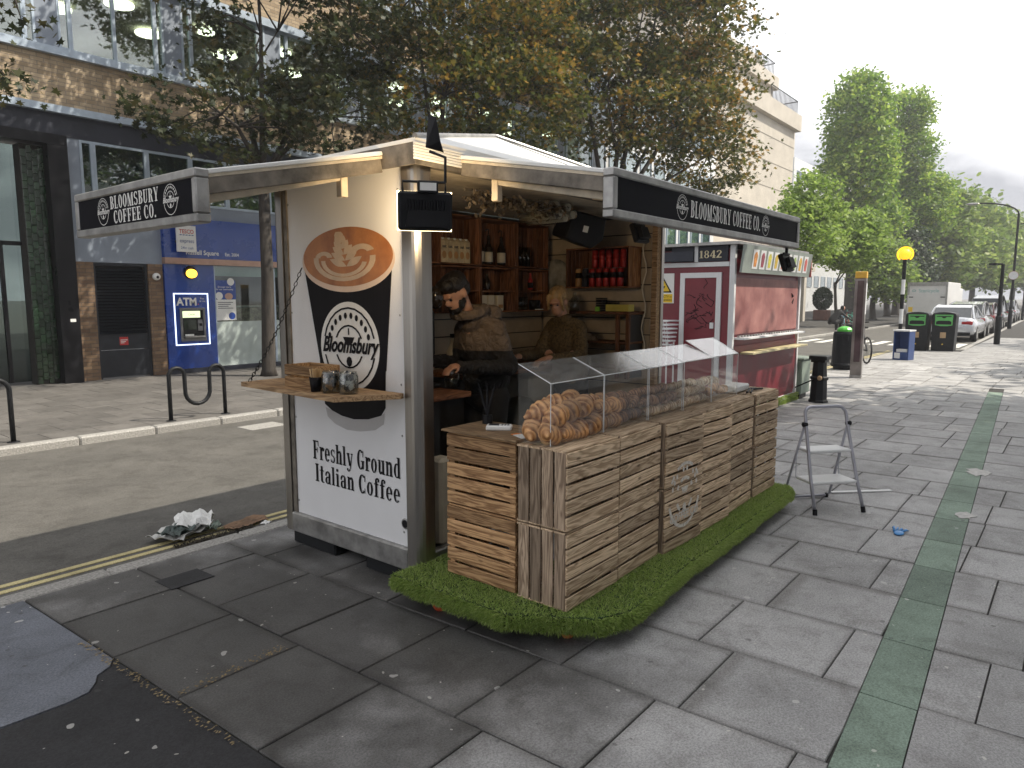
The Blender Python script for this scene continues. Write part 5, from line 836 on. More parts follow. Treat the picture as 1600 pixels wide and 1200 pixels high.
for ch in c1.children:
    ch.data = ch.data.copy(); ch.data.materials.clear(); ch.data.materials.append(M['warmx'] if 'warmx' in M else wood('warm_crate_slats', (.56, .33, .15), (.26, .135, .055), .05)); M['warmx'] = ch.data.materials[0]
c1.location = (2.712, 2.668, ZC); c1.rotation_euler = (0, 0, -math.pi/2); dup(c1, (2.716, 2.668, ZC+.402), -math.pi/2, 'upper warm-toned crate turned sideways at the counter near end')
bo = T('counter_board', 'thin dark board on top of the sideways crates by the kiosk', 'board', (2.7, 2.2, .98)); B().cbox(2.695, 3.05, 2.165, 2.69, .977, .989, .003).ob('board', M['plank'], bo)
# painted ring on the crate fronts, only where there is wood
def onwood(x, y):
    z = .50+y; r = (z-ZC) % .402; k = (r-.003) % .0795; return k < .068 and r < .39
SFR = lambda z: fr((3.945, 1.8347, z), (math.cos(.03), -math.sin(.03), 0), (0, 0, 1)); M['chalk'] = mat('worn_white_stencil', (.62, .58, .52), .8, var=.3, scale=60)
for r in range(2):
    b = B(); logo_polys(b, .46, .46, SFR(.50), lambda x, y: onwood(x, y) and (y+.50 > ZC+.402) == bool(r) and random.random() < .95, .0, 2.2); b.ob('stencil_marks', M['chalk'], RING[r], kind='stuff')
sans('stencil_lettering', 'COFFEE CO', .07, SFR(.35), M['chalk'], RING[0], bold=.002)
# acrylic covers
M['acrylic'] = glass('scratched_acrylic', (.985, .99, .99), .035, .022, (.75, .75, .74)); M['acrylic_top'] = glass('dusty_acrylic', (.96, .97, .97), .10, .08, (.8, .8, .78), .15); M['edge'] = mat('acrylic_edge', (.75, .77, .77), .3, var=.05)
M['tray'] = mat('dark_tray', (.05, .04, .035), .5, var=.3)
XC = [2.725, 3.215, 3.705, 4.18, 4.655, 5.14]
for k in range(5):
    x0, x1 = XC[k]+.004, XC[k+1]-.004; yf = 1.975+(.0, .0, -.005, .01, .02)[k]; yb = yf+.20; z0 = .9775; zf = 1.285; zb = 1.37+(.025 if k == 4 else 0)
    t = T('acrylic_cover', 'clear acrylic pastry cover, %s from the near end' % ('first', 'second', 'third', 'fourth', 'last')[k], 'display cover', (x0, yf, z0), 0, 'acrylic covers along the pastry counter')
    b = B(); b.box(x0, x1, yf, yf+.004, z0, zf); b.ob('front_pane', M['acrylic'], t)
    b = B(); b.add([(x0, yf, zf+.001), (x1, yf, zf+.001), (x1, yb, zb), (x0, yb, zb), (x0, yf, zf+.005), (x1, yf, zf+.005), (x1, yb, zb+.004), (x0, yb, zb+.004)], [(3, 2, 1, 0), (4, 5, 6, 7), (0, 1, 5, 4), (1, 2, 6, 5), (2, 3, 7, 6), (3, 0, 4, 7)]); b.ob('top_pane', M['acrylic_top'], t)
    if k in (0, 4):
        for x in ((x0,) if k == 0 else (x1-.004,)): b = B(); b.add([(x, yf+.0045, z0), (x+.003, yf+.0045, z0), (x+.003, yb, z0), (x, yb, z0), (x, yf+.0045, zf), (x+.003, yf+.0045, zf), (x+.003, yb, zb-.004), (x, yb, zb-.004)], [(3, 2, 1, 0), (4, 5, 6, 7), (0, 1, 5, 4), (1, 2, 6, 5), (2, 3, 7, 6), (3, 0, 4, 7)]); b.ob('side_pane', M['acrylic'], t)
    for x in (x0, x1): b = B(); b.tube([(x, yf, z0), (x, yf, zf+.003)], .0022, 5); b.tube([(x, yf, zf+.003), (x, yb, zb+.002)], .0026, 5); b.ob('edge', M['edge'], t)
    B().tube([(x0, yf, zf+.003), (x1, yf, zf+.003)], .0028, 5).ob('edge', M['edge'], t)
# pastries
def croissant(bend=1.5, L_n=.085, R=.042, rid=9):
    b = B(); n = 96; pts = []; rad = []
    for i in range(n):
        u = i/(n-1)*2-1; a = u*bend/2; rr = L_n/bend*2 if bend else 0
        pts.append((rr*math.sin(a)*1.0, rr*(1-math.cos(a)), 0)); ph = (abs(u)*rid/2) % 1
        rad.append(max(.007, R*(1-abs(u)**1.7*.86)*(1-.34*ph)))
    b.tube(pts, rad, 14); me = b.mesh('croissant'); me.polygons.foreach_set('use_smooth', [True]*len(me.polygons)); return me
def pastrymat(name, a, b_, sc, rnd=.25):
    m, t, p, L = base(name); tco = nd(t, 'ShaderNodeTexCoord'); oi = nd(t, 'ShaderNodeObjectInfo'); w = nd(t, 'ShaderNodeTexWave', i_Scale=sc, i_Distortion=2.5, i_Detail=3.); w.inputs['Detail Scale'].default_value = 2; L(tco.outputs['Object'], w.inputs[0]); n = nd(t, 'ShaderNodeTexNoise', i_Scale=24., i_Detail=6.); L(tco.outputs['Object'], n.inputs[0])
    q = nd(t, 'ShaderNodeMath', operation='MULTIPLY_ADD'); q.inputs[1].default_value = .45; L(w.outputs[1], q.inputs[0]); q2 = nd(t, 'ShaderNodeMath', operation='MULTIPLY'); q2.inputs[1].default_value = .6; L(n.outputs[0], q2.inputs[0]); L(q2.outputs[0], q.inputs[2]); r = nd(t, 'ShaderNodeValToRGB'); r.color_ramp.elements[0].position = .25; r.color_ramp.elements[1].position = .7; r.color_ramp.elements[0].color = C4(a); r.color_ramp.elements[1].color = C4(b_); L(q.outputs[0], r.inputs[0])
    h = nd(t, 'ShaderNodeHueSaturation'); mr = nd(t, 'ShaderNodeMapRange'); mr.inputs[3].default_value = 1-rnd; mr.inputs[4].default_value = 1+rnd; L(oi.outputs['Random'], mr.inputs[0]); L(mr.outputs[0], h.inputs['Value']); L(r.outputs[0], h.inputs['Color']); L(h.outputs[0], p.inputs['Base Color']); p.inputs['Roughness'].default_value = .45
    bp = nd(t, 'ShaderNodeBump', i_Strength=.7, i_Distance=.008); L(q.outputs[0], bp.inputs['Height']); L(bp.outputs[0], p.inputs['Normal']); return m
M['bake'] = pastrymat('baked_pastry', (.24, .085, .022), (.66, .36, .15), 14); M['choc'] = pastrymat('dark_pastry', (.10, .04, .02), (.42, .22, .11), 18, .3); M['flour'] = pastrymat('sugared_pastry', (.33, .15, .05), (.75, .60, .40), 20, .25)
CM = {'a': [croissant(1.3, .085, .058, 7), croissant(1.0, .08, .055, 6)], 'b': [croissant(.5, .085, .044, 11), croissant(.2, .08, .04, 12)], 'c': [croissant(.15, .075, .034, 13), croissant(.3, .07, .038, 6)]}
def pastry(kind, x, y, z, m, lab, cat, grp, s=1):
    me = random.choice(CM[kind]).copy(); o = link(cat, me, m, None, label=lab, cat=cat, group=grp); o.location = (x, y, z); o.scale = (s, s, s*.9); o.rotation_euler = (random.uniform(-.9, -.3), random.uniform(-.35, .35), random.uniform(-.5, .5)+(math.pi if random.random() < .3 else 0)); return o
for row, zz in ((0, 1.022), (1, 1.105)):
    for k in range(4+(-1 if row else 0)):
        for j in range(2): pastry('a', 2.79+k*.125+row*.05, 2.03+j*.09+random.uniform(-.01, .01), zz+random.uniform(-.006, .006)+.02*j+(.015*k if row else 0), M['bake'], 'large golden croissant in the %s layer of the first cover' % ('bottom', 'top')[row], 'croissant', 'golden croissants %s layer' % ('bottom', 'top')[row], 1.25)
for k in range(4):
    for j in range(2):
        for r in range(2): pastry('a' if k < 2 else 'b', 3.29+k*.11+random.uniform(-.01, .01), 2.03+j*.08, 1.022+r*.075+.02*j, M['bake'] if k < 2 else M['choc'], ('golden croissant at the near half of the second cover' if k < 2 else 'dark chocolate croissant at the far half of the second cover'), 'croissant', 'croissants second cover %d' % (k // 2))
for k in range(5):
    for j in range(2):
        for r in range(2): pastry('c', 3.79+k*.085+random.uniform(-.01, .01), 2.03+j*.07, 1.012+r*.062+(.045 if j else 0), M['flour'] if (r == 0 and j == 0) else M['choc'], ('sugared pastry twist in the front row of the third cover' if (r == 0 and j == 0) else 'dark pastry roll heaped in the third cover'), 'pastry', 'third cover pastries %d' % int(r == 0 and j == 0))
for k in range(5):
    for j in range(2):
        for r in range(2): pastry('c', 4.25+k*.085+random.uniform(-.01, .01), 2.04+j*.07, 1.012+r*.065+.03*j, M['flour'], 'pale sugared pastry heaped in the fourth cover', 'pastry', 'fourth cover pastries')
for k in range(4):
    for j in range(2): pastry('c', 4.74+k*.09, 2.05+j*.07, 1.02+.045*j+random.random()*.04, M['flour'] if j else M['bake'], 'small pastry in the %s row of the last cover' % ('front', 'back')[j], 'pastry', 'last cover pastries %d' % j)
wk = B().cbox(5.16, 5.46, 2.02, 2.16, .9775, 1.03, .01).ob('pastry_bag', M['paper'], label='crumpled white paper bag beyond the last cover', cat='bag'); t = T('tongs', 'black serving tongs lying on the far end of the counter', 'tongs', (5.4, 1.98, .98)); B().tube([(5.25, 1.93, .985), (5.42, 1.98, .99), (5.55, 1.95, .985)], .008, 6).ob('arm', M['black'], t); B().tube([(5.25, 1.96, .985), (5.42, 2.0, .995), (5.53, 1.99, .985)], .008, 6).ob('arm', M['black'], t)
t = T('card_reader', 'white card reader lying on the counter board by the croissants', 'card reader', (2.86, 2.42, .989)); RM = Matrix.Translation((2.87, 2.42, .9895)) @ RZ_(35); B().cbox(-.035, .035, -.07, .07, 0, .028, .007, M=RM).ob('body', M['paper'], t); B().box(-.025, .025, .0, .055, .0285, .0295, M=RM).ob('display', M['slate'], t)
for k in range(9): B().box(-.022+.017*(k % 3), -.01+.017*(k % 3), -.055+.016*(k//3), -.045+.016*(k//3), .0285, .0295, M=RM).ob('key', M['atm'], t)
t = T('price_card', 'white card with orange edge lying at the crate corner', 'card', (2.75, 2.2, .99)); B().box(-.05, .05, -.025, .025, 0, .003, M=Matrix.Translation((2.80, 2.21, .9895)) @ RZ_(65)).ob('card', M['paper'], t); B().box(.051, .075, -.0255, .0255, 0, .0032, M=Matrix.Translation((2.80, 2.21, .9895)) @ RZ_(65)).ob('edge', mat('orange_card', (.7, .2, .03), .5), t)
t = T('tip_twig', 'black branching holder standing on the counter board', 'holder', (2.98, 2.62, .989)); b = B(); b.lathe([(.03, 0), (.028, .05)], (2.98, 2.60, .989), 10)
for a in (-.4, 0, .35): b.tube([(2.98, 2.60, 1.03), (2.98+.02*a, 2.60-.06*a, 1.12), (2.98+.06*a, 2.60-.12*a, 1.22)], [.006, .009, .003], 6)
b.ob('holder', M['black'], t)
# trolleys with artificial grass
M['grass'] = leafmat('artificial_grass', (.22, .33, .075), (.38, .50, .13), (.62, .67, .32), .35); M['turfback'] = mat('turf_backing', (.02, .045, .012), .9, var=.4)
def trolley(label, poly, wheels, ztop, zbot, n, grp):
    t = T('grass_trolley', label, 'trolley', (poly[0][0], poly[0][1], 0), 0, grp); b = B(); k = len(poly); cx = sum(p[0] for p in poly)/k; cy = sum(p[1] for p in poly)/k
    ar = sum(poly[i][0]*poly[(i+1) % k][1]-poly[(i+1) % k][0]*poly[i][1] for i in range(k))
    pp = poly if ar > 0 else poly[::-1]; b.prism(pp, ztop-.012-zbot, z0=zbot); b.ob('deck', M['turfback'], t)
    V = []
    def blade(p, nrm):
        l = rng.uniform(.017, .034); nrm = nrm/np.linalg.norm(nrm); d = nrm*.8+rng.normal(size=3)*.42+np.array([0, 0, -.05]); d /= np.linalg.norm(d); s = np.cross(d, rng.normal(size=3)); s /= np.linalg.norm(s); w = .0015
        m_ = p+d*l*.6; e = p+d*l+np.array([0, 0, -.004]); V.extend([p-s*w, p+s*w, m_+s*w*.7, e])
    # top and drooping sides
    xs_ = [p[0] for p in pp]; ys_ = [p[1] for p in pp]; cnt = 0
    def inside(x, y):
        c = False
        for i in range(k):
            (xa, ya), (xb, yb) = pp[i], pp[(i+1) % k]
            if (ya > y) != (yb > y) and x < (xb-xa)*(y-ya)/(yb-ya)+xa: c = not c
        return c
    area = abs(ar)/2
    for i in range(int(area*n*1.35)):
        x, y = rng.uniform(min(xs_), max(xs_)), rng.uniform(min(ys_), max(ys_))
        if inside(x, y): blade(np.array([x, y, ztop-.012]), np.array([rng.normal()*.25, rng.normal()*.25, 1]))
    for i in range(k):
        a = np.array(pp[i]); c = np.array(pp[(i+1) % k]); d = c-a; l = np.linalg.norm(d); nx, ny = d[1]/l, -d[0]/l
        for j in range(int(l*(ztop-zbot+.04)*n*2.2)):
            u = rng.random(); v = rng.random(); bulge = .012*math.sin(math.pi*v); p = a+d*u; hem = zbot-.010+.005*math.sin(u*l*23+i); z = hem+(ztop-.012-hem)*v; blade(np.array([p[0]+nx*bulge, p[1]+ny*bulge, z]), np.array([nx, ny, .35*v-.25]))
    o = link('grass', fast('grass', V, 4), M['grass'], t, kind='stuff')
    for (x, y, a) in wheels:
        cst = B(); cst.box(-.03, .03, -.03, .03, zbot-.008, zbot-.001, M=Matrix.Translation((x, y, 0))); cst.box(-.022, -.016, -.02, .02, .03, zbot-.008, M=Matrix.Translation((x, y, 0)) @ RZ_(a)); cst.box(.016, .022, -.02, .02, .03, zbot-.008, M=Matrix.Translation((x, y, 0)) @ RZ_(a)); cc_ = cst.ob('caster', M['alu_dull'], t)
        WM = Matrix.Translation((x, y, .037)) @ RZ_(a) @ RY_(90); b = B(); b.lathe([(.026, -.012), (.037, -.009), (.037, .009), (.026, .012)], (0, 0, 0), 20, M=WM); b.ob('tyre', M['redtyre'], cc_, smooth=True); B().lathe([(.025, -.011), (.025, .011)], (0, 0, 0), 14, M=WM).ob('hub', M['blackmetal'], cc_)
M['redtyre'] = mat('orange_red_wheel', (.48, .06, .025), .45, var=.1)
trolley('near grass covered trolley with red casters under the first crates', [(2.50, 2.88), (2.515, 2.08), (2.60, 1.96), (2.74, 1.72), (2.90, 1.64), (3.0, 1.63), (3.72, 1.685), (3.72, 2.28), (3.12, 2.30), (3.10, 2.86)], [(2.60, 2.62, 35), (2.785, 1.90, 40), (3.6, 2.2, 10), (3.0, 2.7, 0)], .180, .102, 30000, 'grass trolleys under the counter')
trolley('far grass covered trolley under the last crates', [(3.73, 1.695), (3.78, 1.68), (4.75, 1.70), (4.78, 1.715), (5.70, 1.735), (5.79, 1.79), (5.80, 2.28), (3.73, 2.28)], [(3.86, 1.80, 20), (5.68, 1.86, 40), (5.6, 2.2, 10), (3.9, 2.2, 0)], .180, .102, 24000, 'grass trolleys under the counter')
# ================================================================ STEP LADDER
la_ = T('step_ladder', 'grey steel two-step ladder standing open on the pavement', 'ladder', (5.84, 1.40, 0)); LM = fr((5.84, 1.40, 0), (.77, -.638, 0), (.638, .77, 0)); M['ladder'] = mat('grey_ladder_tube', (.40, .40, .45), .35, .5, .1); M['tread'] = mat('white_tread', (.66, .66, .66), .4, var=.08)
q = lambda x, d, z: LM @ Vector((x, d, z))
arch = [q(-.215, 0, .012), q(-.205, .09, .26), q(-.19, .19, .60), q(-.185, .235, .76)]+[q(-.185+.06*(1-math.cos(a)), .235+.02*math.sin(a), .76+.06*math.sin(a)) for a in (.4, .8, 1.2, 1.57)]
arch += [q(.185-.06*(1-math.cos(a)), .235+.02*math.sin(a), .76+.06*math.sin(a)) for a in (1.57, 1.2, .8, .4)]+[q(.185, .235, .76), q(.19, .19, .60), q(.205, .09, .26), q(.215, 0, .012)]
B().tube(arch, .0135, 10).ob('front_frame', M['ladder'], la_, smooth=True); B().tube([q(-.195, .22, .68), q(-.215, .43, .04), q(-.2, .445, .018), q(.2, .445, .018), q(.215, .43, .04), q(.195, .22, .68)], .0105, 8).ob('rear_frame', M['ladder'], la_, smooth=True)
for z, d0, d1, w in ((.23, .07, .30, .2), (.47, .14, .33, .185)): B().cbox(-w, w, d0, d1, z-.012, z+.012, .006, M=LM).ob('tread', M['tread'], la_)
for s in (-1, 1): B().cyl(q(s*.215, -.002, .0), q(s*.213, .006, .045), .018, 10).ob('foot', M['black'], la_); B().cyl(q(s*.2, .445, .0), q(s*.2, .445, .035), .016, 8).ob('foot', M['black'], la_); B().cyl(q(s*.18, .215, .685), q(s*.215, .215, .685), .02, 8).ob('hinge', M['black'], la_); B().tube([q(s*.19, .32, .47), q(s*.2, .3, .23)], .0035, 5).ob('link_rod', M['ladder'], la_)
bar = T('loose_bar', 'pale flat bar lying on the pavement behind the ladder', 'bar', (6.4, 1.4, 0)); B().cbox(-.28, .28, -.02, .02, .0, .012, .003, M=Matrix.Translation((6.62, 1.42, .002)) @ RZ_(-45)).ob('bar', M['tread'], bar)
# ================================================================ RED KIOSK
rk = T('red_kiosk', 'closed dark red kiosk with fruit pictures above its shutter', 'kiosk', (9.25, 3.7, 0)); M['maroon'] = mat('maroon_panel', (.17, .018, .028), .42, var=.15, scale=2); M['maroon_sunlit'] = mat('sunlit_maroon_shutter', (.27, .085, .08), .55, var=.3, scale=2.2, c2=(.40, .19, .17)); M['pvc'] = mat('white_pvc', (.66, .67, .68), .4, var=.06); M['fruitboard'] = mat('grey_fruit_board', (.22, .25, .23), .5, var=.25, scale=3)  # shutter maroon is paler: sunlight on it is painted into the colour
B().box(9.262, 12.05, 3.72, 5.55, .12, 2.35).ob('body', M['maroon'], rk); b = B(); b.box(9.24, 9.30, 3.68, 3.75, .05, 2.4); b.box(12.02, 12.08, 3.68, 3.75, .05, 2.4); b.box(9.24, 9.29, 3.76, 5.6, 2.12, 2.18); b.box(9.25, 12.07, 3.69, 3.74, .05, .13); b.box(9.245, 9.295, 3.76, 5.6, .05, .13); b.ob('frame', M['pvc'], rk)
B().box(9.34, 11.98, 3.70, 3.716, 1.20, 1.97).ob('shutter', M['maroon_sunlit'], rk); B().box(9.34, 11.98, 3.695, 3.717, .2, 1.04).ob('lower_panel', M['maroon'], rk); b = B(); b.cbox(9.34, 11.98, 3.55, 3.71, 1.13, 1.16, .004); b.ob('counter_ledge', M['pvc'], rk); B().cbox(9.55, 11.98, 3.50, 3.69, .92, .95, .004).ob('lower_ledge', mat('cream_ledge', (.55, .48, .28), .5), rk)
b = B(); 
for k in range(24): b.box(9.36+k*.108, 9.43+k*.108, 3.63, 3.66, 1.1605, 1.185)
b.ob('drain_slots', M['alu_dull'], rk)
FB = fr((9.22, 3.58, 2.03), (1, 0, 0), (0, -.12, 1)); fb = B().box(0, 2.92, 0, .37, -.03, .0, M=FB).ob('fruit_board', M['fruitboard'], rk)
fc = [(.55, .22, .05), (.25, .05, .07), (.55, .5, .06), (.55, .38, .04), (.55, .18, .10), (.55, .15, .08), (.25, .35, .12), (.6, .35, .05), (.5, .1, .08)]
for k in range(9):
    x = .32+k*.275; pn = B().box(x, x+.2, .06, .32, .001, .004, M=FB).ob('picture_panel', M['pvc'], fb); mm_ = mat('juice_picture', fc[k], .5, var=.4, scale=18); B().prism([(x+.055, .09), (x+.145, .09), (x+.165, .24), (x+.12, .29), (x+.07, .28), (x+.035, .24)], .002, FB, z0=.0045).ob('juice_cup', mm_, fb)
B().box(12.14, 12.16, 3.55, 4.2, 2.03, 2.4).ob('side_board', mat('faded_red_board', (.45, .13, .12), .5), rk); B().box(9.15, 12.15, 3.6, 5.65, 2.401, 2.44).ob('roof', M['alu_dull'], rk)
b = B(); b.box(9.23, 9.26, 3.78, 4.60, 2.19, 2.395); nb = b.ob('number_board', M['slate'], rk); slab_text('1842', .10, FX((9.229, 4.02, 2.235)), .32).ob('numerals', mat('cream_numerals', (.62, .55, .35), .5), nb); B().box(9.22, 9.262, 4.20, 4.25, 2.185, 2.41).ob('white_trim', M['pvc'], nb); B().box(9.16, 9.27, 4.2505, 5.6, 2.2, 2.33).ob('dark_gutter', M['slate'], rk)
b = B(); b.box(9.235, 9.262, 3.86, 3.93, .15, 2.04); b.box(9.235, 9.262, 4.39, 4.46, .15, 2.04); b.box(9.235, 9.262, 3.9305, 4.3895, 1.97, 2.04); df_ = b.ob('door_frame', M['pvc'], rk); dr_ = B().box(9.245, 9.262, 3.931, 4.389, .15, 1.969).ob('door', M['maroon'], rk); B().box(9.22, 9.2445, 3.95, 4.0, 1.28, 1.36).ob('door_handle', M['pvc'], dr_)
b = B(); random.seed(5)
for k in range(26):
    y, z = 4.16+random.gauss(0, .09), 1.50+random.gauss(0, .13); p = [(9.2435, y, z)]
    for j in range(3): y += random.uniform(-.09, .09); z += random.uniform(-.06, .06); p.append((9.2435, min(max(y, 3.96), 4.36), z))
    b.tube(p, .0045, 4)
b.ob('graffiti', M['print_black'], dr_); random.seed(21)
b = B(); b.tube([(11.78-.02*k, 3.699, 1.72+.01*k*(1 if k % 2 else -.5)) for k in range(6)], .008, 4); b.tube([(11.70, 3.699, 1.62), (11.78, 3.699, 1.68), (11.74, 3.699, 1.60)], .008, 4); b.ob('graffiti', M['print_black'], rk)
ws = T('warning_sign', 'white sign with yellow warning triangle on the red kiosk wall', 'sign', (9.24, 4.75, 1.6)); B().box(9.25, 9.2615, 4.56, 4.92, 1.62, 2.04).ob('board', M['paper'], ws); M['wyellow'] = mat('warning_yellow', (.75, .50, .02), .5, var=.04); b = B(); b.prism([(-.15, 0), (.15, 0), (0, .24)], .001, FX((9.2495, 4.74, 1.77))); b.ob('triangle_edge', M['print_black'], ws); b = B(); b.prism([(-.115, .02), (.115, .02), (0, .205)], .001, FX((9.248, 4.74, 1.77))); b.ob('triangle', M['wyellow'], ws); B().box(9.247, 9.2495, 4.58, 4.78, 1.63, 1.75).ob('plate', M['wyellow'], ws); sans('lettering', 'CCTV in\noperation', .045, FX((9.2465, 4.67, 1.70)), M['print_black'], ws); B().prism([(-.04, .06), (.03, .06), (.05, .09), (-.04, .1)], .001, FX((9.2465, 4.74, 1.77))).ob('camera_symbol', M['print_black'], ws)
wbk = T('wire_basket', 'white wire basket stack in front of the red kiosk wall', 'basket', (8.9, 4.45, .3)); 
for k in range(7): b = B(); b.tube([(8.75+.02*k, 4.40, 1.38-.055*k), (8.75+.02*k, 4.75-.03*k, 1.38-.055*k), (9.1-.02*k, 4.75-.03*k, 1.38-.055*k), (9.1-.02*k, 4.40, 1.38-.055*k)], .012, 5, closed=True); b.ob('hoop', M['pvc'], wbk)
b = B(); 
for k in range(7): b.tube([(8.76, 4.42+k*.045, 1.38), (8.88, 4.44+k*.03, 1.04)], .006, 4)
for s in (8.82, 9.03): b.cyl((s, 4.43, 0), (s, 4.43, 1.1), .012, 5)
b.ob('wires', M['pvc'], wbk)
gb = T('green_bin', 'grey green plastic storage box at the red kiosk far corner', 'box', (12.25, 3.75, 0)); M['greybin'] = mat('grey_green_plastic', (.20, .25, .21), .5, var=.1); B().cbox(12.14, 12.62, 3.62, 4.2, .08, .66, .02).ob('body', M['greybin'], gb); B().cbox(12.12, 12.65, 3.59, 4.22, .662, .70, .01).ob('lid', M['greybin'], gb); B().box(12.2, 12.56, 3.66, 4.1, 0, .08).ob('base', M['black'], gb)
V = []
for i in range(2500): p = np.array([rng.uniform(9.6, 12.1), 3.66+.03*rng.random(), rng.uniform(.0, .13)]); d = np.array([rng.normal()*.3, -1, .4+rng.normal()*.3]); s_ = np.cross(d, rng.normal(size=3)); s_ /= np.linalg.norm(s_); V += [p-s_*.003, p+s_*.003, p+d*.03+s_*.001, p+d*.045]
link('turf_skirt', fast('turf_skirt', V, 4), M['grass'], rk, kind='stuff')
# ================================================================ STREET FURNITURE
bo = T('bollard', 'black cast iron cannon bollard with square cap by red kiosk', 'bollard', (12.04, 3.31, 0)); B().lathe([(.155, 0), (.155, .03), (.135, .05), (.125, .36), (.145, .38), (.145, .41), (.12, .43), (.105, .66), (.09, .69)], (12.04, 3.31, 0), 8).ob('shaft', M['blackmetal'], bo); B().cbox(11.90, 12.18, 3.17, 3.45, .70, .765, .01).ob('cap', M['blackmetal'], bo); B().box(11.93, 12.15, 3.2, 3.42, .66, .70).ob('neck', M['blackmetal'], bo); B().tube([(11.9, 3.26, .38), (11.87, 3.25, .44), (11.9, 3.28, .40), (11.94, 3.4, .36), (12.1, 3.9, .1)], .012, 6).ob('rope', M['black'], bo); B().ell((11.885, 3.26, .41), (.03, .04, .04), 8, 6).ob('rope_knot', M['kraft'], bo)
tt = T('wayfinding_totem', 'tall slim grey wayfinding totem with yellow top', 'totem', (16.26, 3.73, 0)); M['steelgrey'] = mat('weathered_steel', (.23, .21, .20), .35, .6, .35, 3); TM = Matrix.Translation((16.26, 3.73, 0)) @ RZ_(8) @ Matrix.Diagonal((1.3, .52, 1, 1)); B().cbox(-.10, .10, -.21, .21, .06, 2.10, .01, M=TM).ob('body', M['steelgrey'], tt); B().cbox(-.103, .103, -.213, .213, 2.102, 2.24, .01, M=TM).ob('top', mat('totem_yellow', (.62, .36, .04), .45), tt); B().box(-.11, -.1005, -.13, .10, .35, 2.05, M=TM).ob('map_panel', mat('totem_map', (.07, .045, .05), .2, var=.5, scale=3), tt); B().cbox(-.105, .105, -.215, .215, 0, .06, .005, M=TM).ob('foot', M['alu_dull'], tt); B().box(-.09, .09, -.2155, -.211, 1.35, 2.0, M=TM).ob('side_print', M['pvc'], tt)
bn = T('litter_bin', 'round black litter bin with full green bag behind the totem', 'bin', (18.0, 4.36, 0)); B().lathe([(.24, 0), (.24, .06), (.30, .08), (.30, .14), (.285, .16), (.27, .85), (.25, .90)], (18.0, 4.40, 0), 24).ob('body', M['blackmetal'], bn, smooth=False); B().box(17.73, 17.76, 4.28, 4.52, .70, .80).ob('slot', M['black'], bn); M['greenbag'] = mat('green_bag', (.10, .50, .06), .35, var=.25, scale=15); B().ell((17.98, 4.42, .93), (.17, .17, .10), 10, 7).ob('bin_liner', M['greenbag'], bn)
nb_ = T('newspaper_bin', 'blue newspaper dispenser bin with open front', 'bin', (21.85, 3.84, 0)); M['navy'] = mat('blue_dispenser', (.025, .055, .17), .45, var=.15); NM = Matrix.Translation((21.85, 3.84, 0)) @ RZ_(-12) @ Matrix.Diagonal((.8, .68, .98, 1)); B().box(-.22, .24, .26, .30, 0, .80, M=NM).ob('side', M['navy'], nb_); B().box(-.22, .24, -.30, -.26, 0, .80, M=NM).ob('side', M['navy'], nb_); B().box(.2, .24, -.26, .26, 0, .80, M=NM).ob('back', M['navy'], nb_); B().box(-.22, -.18, -.26, .26, 0, .22, M=NM).ob('front', M['navy'], nb_); B().box(-.26, .26, -.32, .32, .801, .84, M=NM).ob('lid', M['pvc'], nb_); B().box(-.225, -.2205, .02, .24, .04, .20, M=NM).ob('notice', M['paper'], nb_); B().box(-.15, .12, -.2, .2, .18, .30, M=NM).ob('papers', M['paper'], nb_)
def rbin(y, x, lab):
    t = T('recycling_bin', lab, 'bin', (x, y, 0), 0, 'pair of recycling bins'); b = B(); pts = [(-.31, 0), (.31, 0), (.335, 1.14), (.30, 1.20), (.15, 1.235), (0, 1.245), (-.15, 1.235), (-.30, 1.20), (-.335, 1.14)]; b.prism(pts, .6, FX((x+.3, y, 0)), z0=-.3+.0); b.ob('body', M['blackmetal'], t, bevel=.012)
    M['bgreen'] = M.get('bgreen') or mat('recycling_green', (.10, .40, .10), .45, var=.1); X = x-.0005
    b = B(); b.prism([(-.24, .98), (.24, .98), (.25, 1.16), (-.25, 1.16)], .006, FX((X, y, 0))); b.ob('green_panel', M['bgreen'], t); b = B(); b.prism([(-.20, 1.09), (-.07, 1.09), (-.03, 1.05), (.03, 1.05), (.07, 1.09), (.20, 1.09), (.20, 1.12), (-.20, 1.12)], .004, FX((X-.0065, y, 0))); b.ob('slot', M['black'], t)
    b = B(); b.prism([(-.24, .83), (-.1, .80), (.1, .80), (.24, .83), (.24, .979), (-.24, .979)], .006, FX((X, y, 0))); b.ob('green_panel', M['bgreen'], t); b = B(); b.prism([(-.21, .85), (.21, .85), (.21, .94), (.15, .97), (-.15, .97), (-.21, .94)], .004, FX((X-.0065, y, 0))); b.ob('chute', M['black'], t)
    b = B(); b.prism([(-.08, .42), (.08, .42), (.08, .60), (-.08, .60)], .004, FX((X, y, 0))); b.ob('sticker', M['kraft'], t); b = B(); b.lathe([(.02, 0), (.02, .01)], (0, 0, 0), 10, M=FX((X, y, .22))); b.ob('lock', M['wyellow'], t); return t
rbin(4.22, 25.9, 'left black recycling bin with green slot panel'); rbin(3.50, 26.1, 'right black recycling bin with green slot panel beside the silver car')
bc = T('belisha_beacon', 'black and white striped crossing beacon with amber globe', 'beacon', (24.6, 4.45, 0)); 
for k in range(6): B().cyl((24.6, 4.45, k*.45), (24.6, 4.45, k*.45+.449), .055 if k else .07, 12).ob('stripe', M['blackmetal'] if (k % 2 or k == 0) else M['pvc'], bc)
